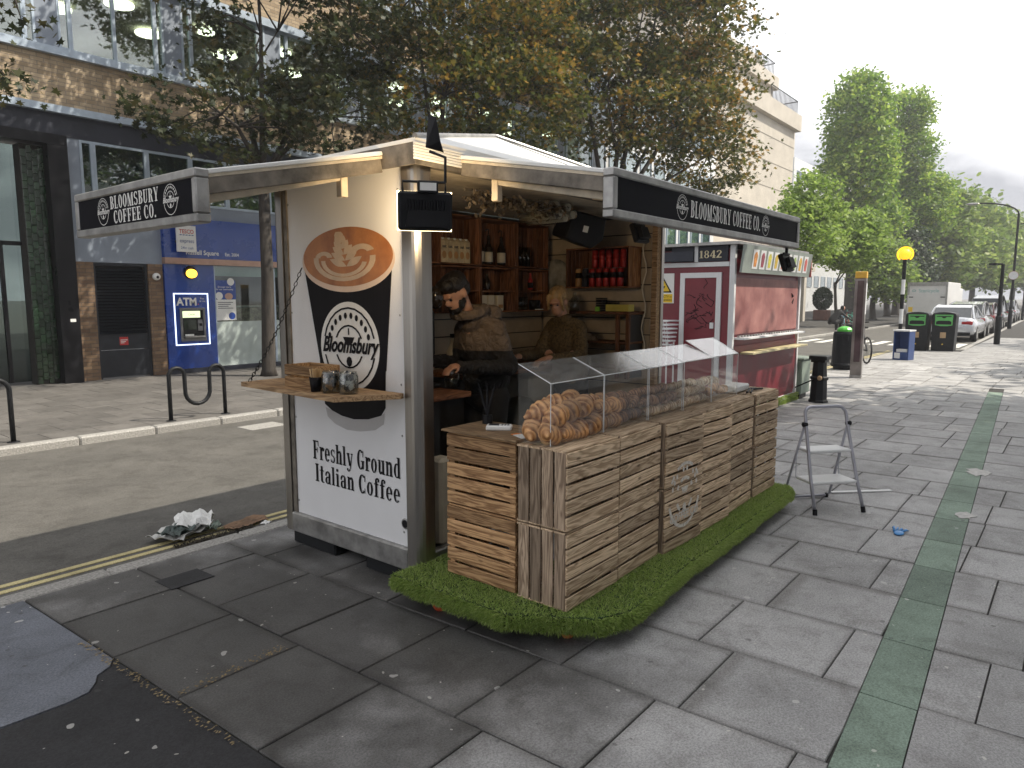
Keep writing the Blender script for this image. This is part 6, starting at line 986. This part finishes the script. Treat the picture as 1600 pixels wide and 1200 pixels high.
B().cyl((24.6, 4.45, 2.7), (24.6, 4.45, 2.86), .055, 12).ob('neck', M['blackmetal'], bc); M['globe'] = emis('amber_globe', (1, .42, .02), .8); B().ell((24.6, 4.45, 3.02), .17, 18, 12).ob('globe', M['globe'], bc, smooth=True); b = B(); FXb = FX((24.62, 4.45, 3.02)); P = A_(0, 0, .235, .235, -50, 230, .05, .05, 22)
for p in P: b.prism(p, .02, FXb)
b.ob('halo_ring', emis('yellow_halo', (1, .62, .02), .7), bc)
def sheffield(x, y, a, lab, wavy):
    t = T('bike_rack', lab, 'bike rack', (x, y, 0), 0, None); m = M['alu_dull'] if 0 else M['blackmetal']; R = .11
    if wavy:
        p = [(0, 0), (0, .55)]+[(R-R*math.cos(k), .62+R*math.sin(k)) for k in np.linspace(.2, math.pi-.2, 7)]+[(2*R, .45)]+[(.40-.18*math.cos(k), .38-.18*math.sin(k)) for k in np.linspace(.15, math.pi-.15, 9)]+[(.58, .5)]+[(.58+R-R*math.cos(k), .62+R*math.sin(k)) for k in np.linspace(.2, math.pi-.2, 7)]+[(.8, .55), (.8, 0)]
    else: p = [(0, 0), (0, .6)]+[(.13-.13*math.cos(k), .62+.13*math.sin(k)) for k in np.linspace(.2, 1.5, 5)]+[(.6, .75)]+[(.67+.13*math.sin(k), .62+.13*math.cos(k)) for k in np.linspace(.1, 1.4, 5)]+[(.8, .6), (.8, 0)]
    B().tube([(x+u*math.cos(a), y+u*math.sin(a), z) for u, z in p], .028, 10).ob('hoop', m, t, smooth=True)
    for u in (0, .8): B().lathe([(.07, 0), (.06, .01)], (x+u*math.cos(a), y+u*math.sin(a), .0), 12).ob('base_plate', m, t)
sheffield(4.50, 9.75, 0, 'wavy dark steel bike rack on the far pavement by the kiosk', True); sheffield(1.84, 9.75, 0, 'plain dark steel bike rack cut off at the left edge', False)
def lamp(x, y, h, lab, arm, ban=False):
    t = T('lamp_post', lab, 'lamp post', (x, y, 0), 0, None); B().lathe([(.10, 0), (.10, 1.0), (.07, 1.06), (.055, h)], (x, y, 0), 12).ob('column', M['blackmetal'], t)
    if arm > 1: B().tube([(x, y, h)]+[(x-.1*k*.1, y+arm*(1-math.cos(k*.16))*.95, h+.7*math.sin(k*.16)) for k in range(1, 10)], .04, 8).ob('arm', M['blackmetal'], t); B().ell((x-.1, y+arm*.98, h+.68), (.12, .35, .07)).ob('lantern', M['alu_dull'], t)
    else: B().cyl((x, y, h), (x, y+arm, h+.02), .035, 8).ob('arm', M['blackmetal'], t); B().cbox(x-.1, x+.1, y+arm*.5, y+arm*1.2, h-.03, h+.05, .01).ob('lantern', M['blackmetal'], t)
    if ban: B().lathe([(.22, 0), (.22, .02)], (0, 0, 0), 16, M=FX((x-.11, y, 2.9))).ob('round_sign', M['pvc'], t); B().lathe([(.23, 0), (.23, .012)], (0, 0, 0), 16, M=FX((x-.1, y, 2.9))).ob('sign_rim', M['tred'], t)
lamp(31.2, 2.47, 2.9, 'short black post with flat arm nearest the silver car', .35); lamp(47.5, 3.25, 6.2, 'tall black lamp post with curved arm and round sign', 2.2, True); lamp(66, 3.75, 7.2, 'third black lamp post furthest along the kerb', .5)
# ================================================================ VEHICLES
M['tyre'] = mat('tyre_rubber', (.015, .015, .016), .8); M['carglass'] = mat('car_glass', (.03, .035, .04), .06, var=.2, coat=.5); M['taillight'] = mat('tail_light', (.30, .01, .012), .15, var=.1, coat=.6); M['plate'] = mat('yellow_plate', (.60, .45, .08), .5)
def car(x, y, col, label, L_=4.6, W_=1.84, Hh=1.46, est=False):
    t = T('parked_car', label, 'car', (x, y, -.08), 0, 'cars parked along the right kerb'); m = mat('car_paint', col, .25, .35, .04, coat=.8); G = -.08
    # body: stations along the length, each a rounded ring (half width, z low, z high)
    prof = [(0, .70, .36, .82), (.04, .82, .30, .95), (.22, .89, .24, 1.0), (.8, .915, .2, .99), (1.6, .92, .19, .95), (3.2, .92, .19, .93), (3.9, .90, .2, .84), (4.35, .84, .24, .74), (4.58, .66, .32, .62)]
    b = B(); vs = []; n = 16
    for (u, hw, zl, zh) in prof:
        for k in range(n):
            a = 2*math.pi*(k+.5)/n; c, s = math.cos(a), math.sin(a); e = .45
            vs.append((x+u*L_/4.58, y+hw*W_/1.84*math.copysign(abs(c)**e, c), G+(zl+zh)/2+(zh-zl)/2*math.copysign(abs(s)**e, s)))
    r = len(prof); b.add(vs, [(i*n+k, i*n+(k+1) % n, (i+1)*n+(k+1) % n, (i+1)*n+k) for i in range(r-1) for k in range(n)]+[tuple(range(n))[::-1], tuple(range((r-1)*n, r*n))]); body = b.ob('body', m, t, smooth=True)
    gh = [(.55 if not est else .12, .70, .0), (1.05 if not est else .4, .66, .82), (1.55, .64, 1.0), (2.3, .64, .98), (2.75, .66, .75), (3.4, .72, .0)]
    b = B(); g2 = B(); vs = []; base_z = .93; top = Hh-base_z
    for (u, hw, k) in gh: vs += [(x+u, y-hw*W_/1.84-.10*(1-k), G+base_z), (x+u, y-hw*W_/1.84+.02, G+base_z+top*k), (x+u, y+hw*W_/1.84-.02, G+base_z+top*k), (x+u, y+hw*W_/1.84+.10*(1-k), G+base_z)]
    b.add(vs, [(i*4+k, i*4+k+1, i*4+4+k+1, i*4+4+k) for i in range(5) for k in range(3)]); b.ob('windows', M['carglass'], t)
    rv = []
    for (u, hw, k) in gh[1:5]: rv += [(x+u, y-hw*W_/1.84+.05, G+base_z+top*k+.012), (x+u, y+hw*W_/1.84-.05, G+base_z+top*k+.012)]
    g2.add(rv, [(i*2, i*2+1, i*2+3, i*2+2) for i in range(3)]); 
    for s in (-1, 1):
        for (u, hw, k), (u2, hw2, k2) in zip(gh[:-1], gh[1:]): g2.tube([(x+u, y+s*(hw*W_/1.84-.01+.10*(1-k)), G+base_z+top*k), (x+u2, y+s*(hw2*W_/1.84-.01+.10*(1-k2)), G+base_z+top*k2)], .035, 6)
    g2.ob('roof', m, t)
    for s in (-1, 1):
        B().cbox(x-.012, x+.22, y+s*.62-.20, y+s*.62+.20, G+.70, G+.84, .03).ob('tail_light', M['taillight'], t)
        for u in (.85, 3.65):
            WM = Matrix.Translation((x+u, y+s*.80, G+.325)) @ Matrix.Rotation(math.pi/2, 4, 'X'); w = B().lathe([(.2, -.11), (.30, -.11), (.325, -.08), (.325, .08), (.30, .11), (.2, .11)], (0, 0, 0), 20, M=WM).ob('wheel', M['tyre'], t); B().lathe([(.21, -.115), (.21, .115)], (0, 0, 0), 16, M=WM).ob('rim', M['alu_dull'], w)
    B().box(x-.025, x-.005, y-.26, y+.26, G+.52, G+.63).ob('number_plate', M['plate'], t); B().box(x-.01, x+.1, y-.75, y+.75, G+.28, G+.40).ob('bumper', M['black'], t); return t
car(33.2, 4.28, (.50, .52, .56), 'silver saloon car parked nearest, behind the recycling bins'); car(38.8, 4.4, (.30, .30, .31), 'pale grey hatchback parked second behind the silver car', 4.3, 1.8, 1.58, True); car(44.2, 4.5, (.10, .03, .03), 'dark red car parked third along the kerb', 4.3, 1.8, 1.5, True); car(49.5, 4.6, (.05, .055, .06), 'dark estate parked fourth along the kerb', 4.7, 1.9, 1.9, True); car(58, 4.8, (.03, .03, .035), 'black car parked further off beyond the dark estate', 4.4, 1.8, 1.55, True); car(64, 4.9, (.28, .28, .3), 'grey car parked last in the kerb row', 4.4, 1.8, 1.6, True)
tk = T('box_truck', 'white box lorry seen from behind in the far lane', 'truck', (50, 7.7, -.08)); M['truckbox'] = mat('white_truck_panel', (.58, .58, .57), .45, var=.08, scale=1.5); G = -.08
B().cbox(50.05, 55.5, 6.62, 8.78, G+.85, G+2.72, .03).ob('box_body', M['truckbox'], tk); b = B(); b.box(50.0, 50.049, 6.62, 8.78, G+2.5, G+2.72); b.box(50.0, 50.049, 6.62, 6.72, G+.85, G+2.4999); b.box(50.0, 50.049, 8.68, 8.78, G+.85, G+2.4999); b.ob('rear_frame', M['alu_dull'], tk); tl_ = B().cbox(49.90, 49.98, 6.74, 8.74, G+.55, G+1.95, .01).ob('tail_lift', M['truckbox'], tk); B().cbox(50.02, 50.045, 6.73, 8.67, G+1.96, G+2.49, .005).ob('rear_door', M['truckbox'], tk); b = B(); b.box(55.7, 57.4, 6.7, 8.7, G+.5, G+2.4); b.ob('cab', M['truckbox'], tk, bevel=.08); b = B(); b.box(50.2, 57, 7.0, 8.4, G+.5, G+.84); b.ob('chassis', M['black'], tk)
M['teal'] = mat('teal_lettering', (.12, .34, .33), .5); sans('lettering', 'Stericycle', .30, FX((50.018, 7.62, G+2.10)), M['teal'], tk, sx=.95); b = B(); b.prism(A_(0, 0, .1, .1, 0, 330, .03, .03)[0], .001, FX((50.018, 8.42, G+2.2))); 
for p in A_(0, 0, .11, .07, 0, 360, .03, .03): b.prism(p, .001, FX((50.018, 8.42, G+2.2)))
b.ob('emblem', M['teal'], tk); B().box(49.893, 49.899, 8.42, 8.66, G+.9, G+1.2).ob('warning_plate', M['wyellow'], tk); B().box(49.893, 49.899, 8.45, 8.6, G+.7, G+.85).ob('hazard_sticker', M['pink'], tk)
for s in (6.85, 8.55): B().box(49.892, 49.899, s-.12, s+.12, G+1.78, G+1.84).ob('catch', M['black'], tk)
for s in (6.8, 8.6):
    for u in (51.2, 56.4): WM = Matrix.Translation((u, s, G+.38)) @ Matrix.Rotation(math.pi/2, 4, 'X'); B().lathe([(.2, -.12), (.36, -.12), (.38, -.08), (.38, .08), (.36, .12), (.2, .12)], (0, 0, 0), 18, M=WM).ob('wheel', M['tyre'], tk)
for s in (6.75, 8.65): B().box(49.99, 50.03, s-.1, s+.1, G+.6, G+.7).ob('tail_light', M['taillight'], tk)
def bike(x, y, a, col, lab):
    t = T('bicycle', lab, 'bicycle', (x, y, 0), 0, 'hire bikes beyond the road'); m = mat('bike_paint', col, .4, .2, .05); Mx = Matrix.Translation((x, y, 0)) @ Matrix.Rotation(a, 4, 'Z'); P = lambda u, z: Mx @ Vector((u, 0, z))
    for u in (-.52, .52): w = B().tube([P(u+.33*math.cos(k), .34+.33*math.sin(k)) for k in np.linspace(0, 2*math.pi, 20, endpoint=False)], .022, 5, closed=True).ob('wheel', M['tyre'], t); b = B(); [b.cyl(P(u, .34), P(u+.32*math.cos(k), .34+.32*math.sin(k)), .004, 3) for k in np.linspace(0, 2*math.pi, 12, endpoint=False)]; b.ob('spokes', M['alu_dull'], w)
    b = B(); [b.cyl(P(*p), P(*q_), .022, 6) for p, q_ in (((-.52, .34), (-.1, .34)), ((-.52, .34), (-.22, .75)), ((-.1, .34), (-.25, .9)), ((-.1, .34), (.36, .8)), ((-.22, .72), (.36, .75)), ((.52, .34), (.34, 1.0)))]; b.ob('frame', m, t); B().cbox(-.36, -.14, -.07, .07, .9, .95, .02, M=Mx).ob('saddle', M['black'], t); B().tube([Mx @ Vector(p) for p in ((.25, -.28, 1.05), (.36, -.1, 1.02), (.36, .1, 1.02), (.25, .28, 1.05))], .016, 6).ob('handlebar', M['black'], t); B().cbox(.42, .66, -.15, .15, .78, .98, .01, M=Mx).ob('basket', M['slate'], t)
bike(40.2, 10.05, .5, (.10, .30, .40), 'pale blue hire bike parked in front of the row'); bike(41.6, 10.3, .8, (.45, .10, .06), 'red hire bike behind the blue bike'); bike(43.2, 10.4, .7, (.10, .42, .32), 'turquoise hire bike furthest in the row'); bike(20.4, 4.62, .55, (.03, .03, .035), 'dark bike standing beyond the litter bin and totem')
cp = T('person', 'crouching person in black at the far kerb', 'person', (38.5, 10.15, 0)); blob('body', [((38.5, 10.1, .55), (38.75, 9.85, .95), .2, .17), ((38.75, 9.85, .95), (38.85, 9.75, 1.12), .07, .07), ((38.5, 10.2, .45), (38.85, 9.95, .55), .13, .1), ((38.85, 9.95, .55), (38.8, 9.98, .08), .09, .06), ((38.5, 9.95, .45), (38.85, 9.75, .55), .13, .1), ((38.85, 9.75, .55), (38.8, 9.78, .08), .09, .06), ((38.75, 9.7, .9), (38.95, 9.45, .65), .07, .05), ((38.95, 9.45, .65), (39.05, 9.2, .5), .05, .035), ((38.75, 10.0, .9), (39.05, 9.7, .62), .07, .05)], [((38.86, 9.73, 1.18), (.11, .1, .13), RI)], M['trouser'], cp, .03, 4)
B().ell((38.90, 9.69, 1.16), (.09, .08, .11)).ob('face', M['skin'], cp, smooth=True); B().ell((39.07, 9.17, .49), (.05, .06, .04)).ob('hand', M['skin'], cp, smooth=True)
for i, (x, y, m, lab) in enumerate(((30.9, 9.95, 'greenbag', 'green rubbish sack at the far kerb beside the sapling'), (30.2, 9.9, 'label', 'pale rubbish sack at the far kerb left of the green sack'))): B().ell((x, y, .22), (.32, .28, .24), 9, 6).ob('rubbish_sack', M[m], label=lab, cat='sack')
def planter(x, y, lab, s):
    t = T('planter', lab, 'planter', (x, y, 0), 0, None); B().cbox(x-.6*s, x+.6*s, y-.6*s, y+.6*s, 0, .9*s, .03).ob('box', mat('terracotta_planter', (.16, .07, .05), .7), t); V = []
    for i in range(2600):
        d = rng.normal(size=3); d /= np.linalg.norm(d); p = np.array([x, y, 1.9*s])+d*np.array([.85, .85, 1.05])*s*rng.uniform(.75, 1.0); a = rng.normal(size=3); a /= np.linalg.norm(a); e = np.cross(a, rng.normal(size=3)); e /= np.linalg.norm(e); V += [p-a*.09, p+e*.05, p+a*.09, p-e*.05]
    link('shrub', fast('shrub', V, 4), M['lf_dark'], t)
M['lf_dark'] = leafmat('dark_shrub_leaf', (.012, .028, .01), (.025, .05, .018), (.05, .085, .03), .15)
planter(56.9, 15.7, 'terracotta box planter with clipped dark shrub before the concrete block', .85)
fg = T('guard_rail', 'low dark guard rail along the front of the concrete block', 'railing', (42, 13.6, 0)); b = B(); 
for k in range(26): b.cyl((36+k*.3, 13.6, 0), (36+k*.3, 13.6, 1.0), .02, 5)
b.ob('bars', M['slate'], fg); B().cyl((36, 13.6, 1.0), (43.6, 13.6, 1.0), .03, 6).ob('top_rail', M['slate'], fg)
# ================================================================ LITTER
nw = T('newspaper', 'crumpled newspaper and carrier bag lying in the gutter', 'newspaper', (2.3, 5.1, -.08)); random.seed(3)
def sheet(cx, cy, z, w, h, a, amp, m, nm, par, seed):
    b = B(); n = 9; rr = random.Random(seed); ph = [rr.uniform(0, 6) for _ in range(4)]; vs = []
    for i in range(n+1):
        for j in range(n+1):
            u, v = i/n-.5, j/n-.5; zz = amp*(abs(math.sin(u*5+ph[0]+v*2))+.6*abs(math.sin(v*7+ph[1]))+.35*abs(math.sin(u*13+v*9+ph[2]))); x_, y_ = u*w*(1+.1*math.sin(v*6+ph[3])), v*h*(1+.1*math.sin(u*7)); vs.append((cx+x_*math.cos(a)-y_*math.sin(a), cy+x_*math.sin(a)+y_*math.cos(a), z+zz))
    b.add(vs, [(i*(n+1)+j, (i+1)*(n+1)+j, (i+1)*(n+1)+j+1, i*(n+1)+j+1) for i in range(n) for j in range(n)]); o = b.ob(nm, m, par); s = o.modifiers.new('thick', 'SOLIDIFY'); s.thickness = .002; return o
M['newsprint'] = mat('newsprint', (.50, .50, .48), .8, var=.12, scale=14); M['advert'] = mat('dark_advert', (.045, .065, .06), .5, var=.5, scale=14)
sheet(2.40, 5.16, -.077, .40, .30, .5, .035, M['newsprint'], 'sheet', nw, 1); sheet(2.53, 5.20, -.06, .30, .26, 1.1, .06, M['paper'], 'carrier_bag', nw, 2); sheet(2.36, 5.10, -.045, .27, .19, .5, .035, M['advert'], 'printed_page', nw, 1); sheet(2.61, 5.09, -.075, .14, .12, .2, .035, M['greybin'], 'leaflet', nw, 4)
cb2 = T('flattened_box', 'torn brown cardboard lying in the gutter by the newspaper', 'cardboard', (2.7, 5.0, -.08)); sheet(2.86, 5.03, -.077, .34, .17, .2, .014, mat('wet_cardboard', (.20, .12, .07), .8, var=.4, scale=9), 'flap', cb2, 6); sheet(2.95, 4.90, -.07, .08, .06, .5, .01, M['paper'], 'label', cb2, 8)
V = []
for i in range(900):
    p = np.array([rng.uniform(2.25, 2.85), 4.90+rng.normal()*.05, -.075+abs(rng.normal())*.01]); a = rng.normal(size=3); a[2] *= .3; a /= np.linalg.norm(a); e = np.cross(a, (0, 0, 1)); V += [p-a*.014, p+e*.006, p+a*.014, p-e*.006]
link('gutter_leaves', fast('gutter_leaves', V, 4), mat('rotting_leaves', (.03, .024, .015), .9, var=.5), None, label='dark rotting leaf litter heaped in the gutter', cat='leaf litter', kind='stuff')
M['tancrumb'] = mat('tan_debris', (.24, .18, .09), .8, var=.4); V = []
for i in range(300):
    u = rng.random(); p = np.array([1.225+.05*u+rng.normal()*.012, 3.75-1.35*u, .002+rng.random()*.004]) if i % 3 else np.array([1.30+rng.random()*.55, 2.90+rng.normal()*.012+rng.random()*.05, .003]); s_ = rng.uniform(.003, .009); t_ = rng.random()*6.28; V += [p+np.array([math.cos(t_+k*1.57)*s_, math.sin(t_+k*1.57)*s_*.6, .001*k]) for k in range(4)]
link('joint_debris', fast('joint_debris', V, 4), M['tancrumb'], None, label='tan leaf crumbs caught in the paving joints', cat='debris', kind='stuff')
gl_ = T('blue_glove', 'crumpled blue disposable glove on the pavement', 'glove', (5.6, .94, 0)); M['nitrile'] = mat('blue_nitrile', (.07, .25, .55), .4, var=.15); b = B(); b.ell((5.58, .93, .012), (.05, .035, .012), 10, 6)
for k in range(4): b.tube([(5.61, .92+.015*k, .012), (5.66+.01*k, .90+.028*k, .018), (5.69, .89+.034*k, .008)], [.009, .009, .006], 6)
b.ob('glove', M['nitrile'], gl_, smooth=True)
for k, (x, y, r, lab) in enumerate(((6.4, .62, .09, 'pale flattened food stain on paving right of the green line'), (8.1, .70, .16, 'white spilt patch across the green line far along'))):
    b = B(); rr = random.Random(k); b.prism([(x+r*(1+.35*rr.uniform(-1, 1))*math.cos(a), y+r*.7*(1+.35*rr.uniform(-1, 1))*math.sin(a)) for a in [i*2*math.pi/18 for i in range(18)]], .0025, z0=.0045); b.ob('spill', mat('dried_spill', (.45, .44, .42), .8, var=.2, scale=30), label=lab, cat='stain')
# ================================================================ TREES
MAPLE = np.array([(0, -.5), (.08, -.12), (.42, -.22), (.30, .02), (.52, .20), (.2, .2), (0, .6), (-.2, .2), (-.52, .20), (-.30, .02), (-.42, -.22), (-.08, -.12)], dtype=float)
OVAL = np.array([(0, -.5), (.28, -.1), (.2, .3), (0, .5), (-.2, .3), (-.28, -.1)], dtype=float); DIA = np.array([(0, -.5), (.3, 0), (0, .5), (-.3, 0)], dtype=float)
def leaves(C, sz, shape, flat=.5):
    n = len(C); nr = rng.normal(size=(n, 3)); nr[:, 2] = np.abs(nr[:, 2])+flat; nr /= np.linalg.norm(nr, axis=1)[:, None]; a = rng.normal(size=(n, 3)); a -= nr*(a*nr).sum(1)[:, None]; a /= np.linalg.norm(a, axis=1)[:, None]; c = np.cross(nr, a); s = sz*rng.uniform(.65, 1.25, size=n)[:, None, None]
    return (C[:, None, :]+s*(shape[None, :, 0:1]*a[:, None, :]+shape[None, :, 1:2]*c[:, None, :])).reshape(-1, 3)
M['bark'] = mat('dark_bark', (.045, .038, .032), .9, var=.45, scale=14, bump=.8, bs=30, stretch=(1, 1, .25))
def tree(name, label, base_, fork, r0, blobs, ncl, per, sz, shape, m, spread=.45, group=None, limbs=7, surf=.55):
    t = T(name, label, 'tree', base_, 0, group); bx, by, bz = base_; f = Vector((bx+rng.normal()*.1, by+rng.normal()*.1, fork)); b = B()
    b.tube([(bx, by, -.02), (bx, by, .15), Vector((bx, by, 0)).lerp(f, .5)+Vector((.05, .03, 0)), f], [r0*1.35, r0, r0*.88, r0*.75], 12); lb = B(); cen = []
    wts = np.array([q[1][0]*q[1][1]*q[1][2] for q in blobs])**.7; wts /= wts.sum()
    for i in range(ncl):
        c, r = blobs[rng.choice(len(blobs), p=wts)]; d = rng.normal(size=3); d /= np.linalg.norm(d); cen.append(np.array(c)+d*np.array(r)*rng.uniform(surf, 1)**.6)
    cen = np.array(cen); hubs = [np.array(c) for c, r in blobs]; hub_pts = []
    for h in hubs:
        e = Vector(h); mid = f.lerp(e, .5)+Vector((rng.normal()*.25, rng.normal()*.25, .3)); lb.tube([f-Vector((0, 0, .2)), f.lerp(mid, .5), mid, e], [r0*.5, r0*.36, r0*.24, r0*.1], 8); hub_pts += [np.array(mid), np.array(e), np.array(f)]
    hp = np.array(hub_pts)
    for c in cen[::max(1, len(cen)//(limbs*14))]:
        k = np.argmin(((hp-c)**2).sum(1)); a = Vector(hp[k]); e = Vector(c); lb.tube([a, a.lerp(e, .5)+Vector((rng.normal()*.15, rng.normal()*.15, .12)), e], [r0*.14, r0*.09, r0*.025], 5)
    b.ob('trunk', M['bark'], t, smooth=True); lb.ob('limbs', M['bark'], t, smooth=True)
    P = np.repeat(cen, per, axis=0)+rng.normal(size=(len(cen)*per, 3))*np.array([spread, spread, spread*.45]); link('crown', fast('crown', leaves(P, sz, shape), len(shape)), m, t); return t
M['lf_maple'] = leafmat('maple_leaf_dark', (.022, .03, .014), (.045, .06, .02), (.12, .085, .03), .35); M['lf_copper'] = leafmat('maple_leaf_copper', (.024, .036, .012), (.10, .115, .025), (.42, .22, .045), .5); M['lf_green'] = leafmat('plane_leaf', (.09, .18, .025), (.21, .34, .045), (.46, .54, .10), .55); M['lf_lime'] = leafmat('young_leaf', (.11, .19, .03), (.23, .34, .065), (.40, .50, .13), .55); M['lf_mid'] = leafmat('avenue_leaf', (.08, .14, .03), (.18, .27, .055), (.38, .45, .12), .55)
tree('maple_tree', 'slim dark maple with open crown in front of the store', (8.55, 13.8, 0), 4.3, .15, [((8.9, 13.5, 7.2), (1.9, 1.6, 1.5)), ((7.4, 13.2, 5.2), (1.7, 1.2, .8)), ((9.9, 13.0, 5.6), (1.5, 1.2, .9)), ((8.4, 13.4, 9.2), (2.0, 1.8, 1.5)), ((10.6, 13.2, 7.6), (1.5, 1.4, 1.1))], 330, 36, .14, MAPLE, M['lf_maple'], .21, 'maples along the far pavement')
tree('maple_tree', 'copper tinged maple rising behind the kiosk roof', (13.6, 13.2, 0), 3.6, .17, [((12.9, 12.6, 6.6), (2.2, 1.8, 1.3)), ((15.0, 12.2, 6.9), (2.2, 1.8, 1.4)), ((13.8, 13, 9.3), (2.8, 2.2, 1.8)), ((11.9, 12.6, 8.6), (1.8, 1.6, 1.2)), ((16.2, 12.6, 8.8), (1.9, 1.7, 1.3))], 520, 38, .145, MAPLE, M['lf_copper'], .25, 'maples along the far pavement')
tree('maple_tree', 'largest maple with dense dark crown right of the kiosk roof', (21.8, 13.2, 0), 4.2, .22, [((20.4, 12.6, 8.2), (2.8, 2.2, 1.9)), ((24.2, 12.2, 8.4), (3.2, 2.2, 2.2)), ((22.4, 12.4, 11.6), (4.4, 2.8, 2.6)), ((26.4, 12.0, 10.8), (2.8, 2.2, 2.8)), ((26.8, 11.9, 7.2), (2.2, 1.8, 1.6)), ((19, 12.8, 11), (2.4, 2.2, 2.0)), ((24, 12.3, 14), (4, 2.6, 2))], 900, 38, .19, MAPLE, M['lf_copper'], .35, 'maples along the far pavement')
tree('maple_tree', 'maple off the left edge whose leafy twigs hang into view', (.4, 12.6, 0), 4.2, .16, [((.2, 12.2, 8.0), (2.0, 1.9, 1.9)), ((3.55, 12.0, 5.9), (.8, .7, .4)), ((3.3, 12.2, 4.8), (.5, .6, .35)), ((-.6, 12.3, 6.4), (1.9, 1.5, 1.2))], 210, 26, .14, MAPLE, M['lf_maple'], .24, 'maples along the far pavement')
tree('sapling', 'pale green young street tree by the far kerb near the crouching person', (36.5, 11.3, 0), 2.8, .10, [((36.2, 11.2, 5.0), (1.7, 1.5, 1.6)), ((37.6, 11.2, 6.5), (1.5, 1.3, 1.4)), ((38.2, 10.8, 4.3), (1.3, 1.1, .9))], 260, 30, .22, OVAL, M['lf_lime'], .32); tree('sapling', 'bright leafed plane branch tree behind the wayfinding totem', (44.5, 11.4, 0), 2.6, .10, [((44.2, 10.8, 4.4), (1.9, 1.4, 1.2)), ((45.4, 10.8, 5.6), (1.7, 1.4, 1.3))], 230, 30, .26, OVAL, M['lf_lime'], .34)
tree('plane_tree', 'tallest columnar green tree standing clear against the sky', (68, 16.5, 0), 6, .45, [((68, 16.6, 17), (2.5, 2.5, 4.0)), ((67.7, 16.4, 12.2), (3.1, 2.8, 3.4)), ((69, 15.8, 8.2), (3.5, 3.0, 2.8)), ((68.5, 16.3, 14.6), (2.9, 2.6, 3.2))], 1300, 26, .36, OVAL, M['lf_green'], .5, 'tall trees of the square'); tree('plane_tree', 'second columnar green tree just right of the tallest one', (78, 14.6, 0), 6, .4, [((78, 14.6, 19.2), (1.9, 1.9, 2.2)), ((78, 14.3, 15.2), (2.2, 2.2, 2.6)), ((79, 13.8, 10.5), (3.6, 3.2, 3.6))], 800, 26, .36, OVAL, M['lf_green'], .5, 'tall trees of the square')
for k, (x, y, h, lab) in enumerate(((88, 15, 15.0, 'broad avenue tree right behind the white lorry'), (100, 13.5, 14.6, 'avenue tree beside the curved lamp post'), (112, 12, 14.0, 'avenue tree near the right picture edge'), (72, 14.2, 8.5, 'low dark tree behind the hire bikes'), (60, 12.8, 6.6, 'low shrubby tree left of the white lorry'), (126, 8.6, 13.5, 'distant avenue tree closing the street at right'), (140, 3.5, 13, 'far tree at the end of the street past the cars'), (150, -1, 13, 'last far tree at the right picture edge'))):
    s = h/14; tree('avenue_tree', lab, (x, y, 0), h*.25, .3*s+.1, [((x, y, h*.74), (5.5*s, 4.6*s, h*.22)), ((x-2.5*s, y-1.6*s, h*.48), (4.2*s, 3.4*s, h*.2)), ((x+3*s, y-1.8*s, h*.5), (4.4*s, 3.4*s, h*.2)), ((x, y-2.4*s, h*.34), (4.4*s, 2.6*s, h*.14))], int(520*s)+120, 24, .52*s+.06, OVAL, M['lf_mid'] if k != 3 else M['lf_dark'], .75*s+.1, 'avenue trees along the far side')
tree('offscreen_tree', 'unseen tree added at the end of the terrace to break the shade edge', (16, -3.9, 0), 4, .2, [((14.6, -3.0, 7.2), (2.2, 1.6, 1.6)), ((17, -3.4, 8.2), (2.4, 1.8, 1.8)), ((14.2, -4.2, 9.5), (2, 2, 1.5))], 170, 22, .30, OVAL, M['lf_mid'], .5)  # out of view, added to break the sun and shade edge on the pavement
tree('offscreen_tree', 'unseen street tree beyond the terrace shading the right pavement', (25, -7.5, 0), 4, .3, [((25, -7.5, 9), (4, 3.4, 2.6)), ((23, -7.2, 7.5), (3, 2.6, 2)), ((28, -7.4, 7.6), (3.2, 2.6, 2.2))], 200, 18, .45, OVAL, M['lf_mid'], .6)  # out of view, placed so its crown dapples the sun on the pavement
tree('offscreen_tree', 'second unseen street tree shading the right pavement further along', (37, -7.5, 0), 4, .3, [((37, -7.5, 9), (4.4, 3.4, 2.8)), ((34, -7.2, 7.5), (3, 2.6, 2)), ((40, -7.4, 7.6), (3.2, 2.6, 2.2))], 200, 18, .45, OVAL, M['lf_mid'], .6)  # also unseen, placed to dapple the pavement further off
# ================================================================ HAZE over the far street
hz = B().box(-160, 400, -120, 200, -1.5, 30).ob('haze', None, kind='stuff'); hm = bpy.data.materials.new('haze_air'); hm.use_nodes = True; ht = hm.node_tree; ht.nodes.remove(ht.nodes['Principled BSDF'])
pv_ = nd(ht, 'ShaderNodeVolumePrincipled'); pv_.inputs['Color'].default_value = (.95, .96, 1, 1); pv_.inputs['Density'].default_value = .0013; pv_.inputs['Anisotropy'].default_value = .3; ht.links.new(pv_.outputs[0], ht.nodes['Material Output'].inputs['Volume']); hz.data.materials.append(hm)
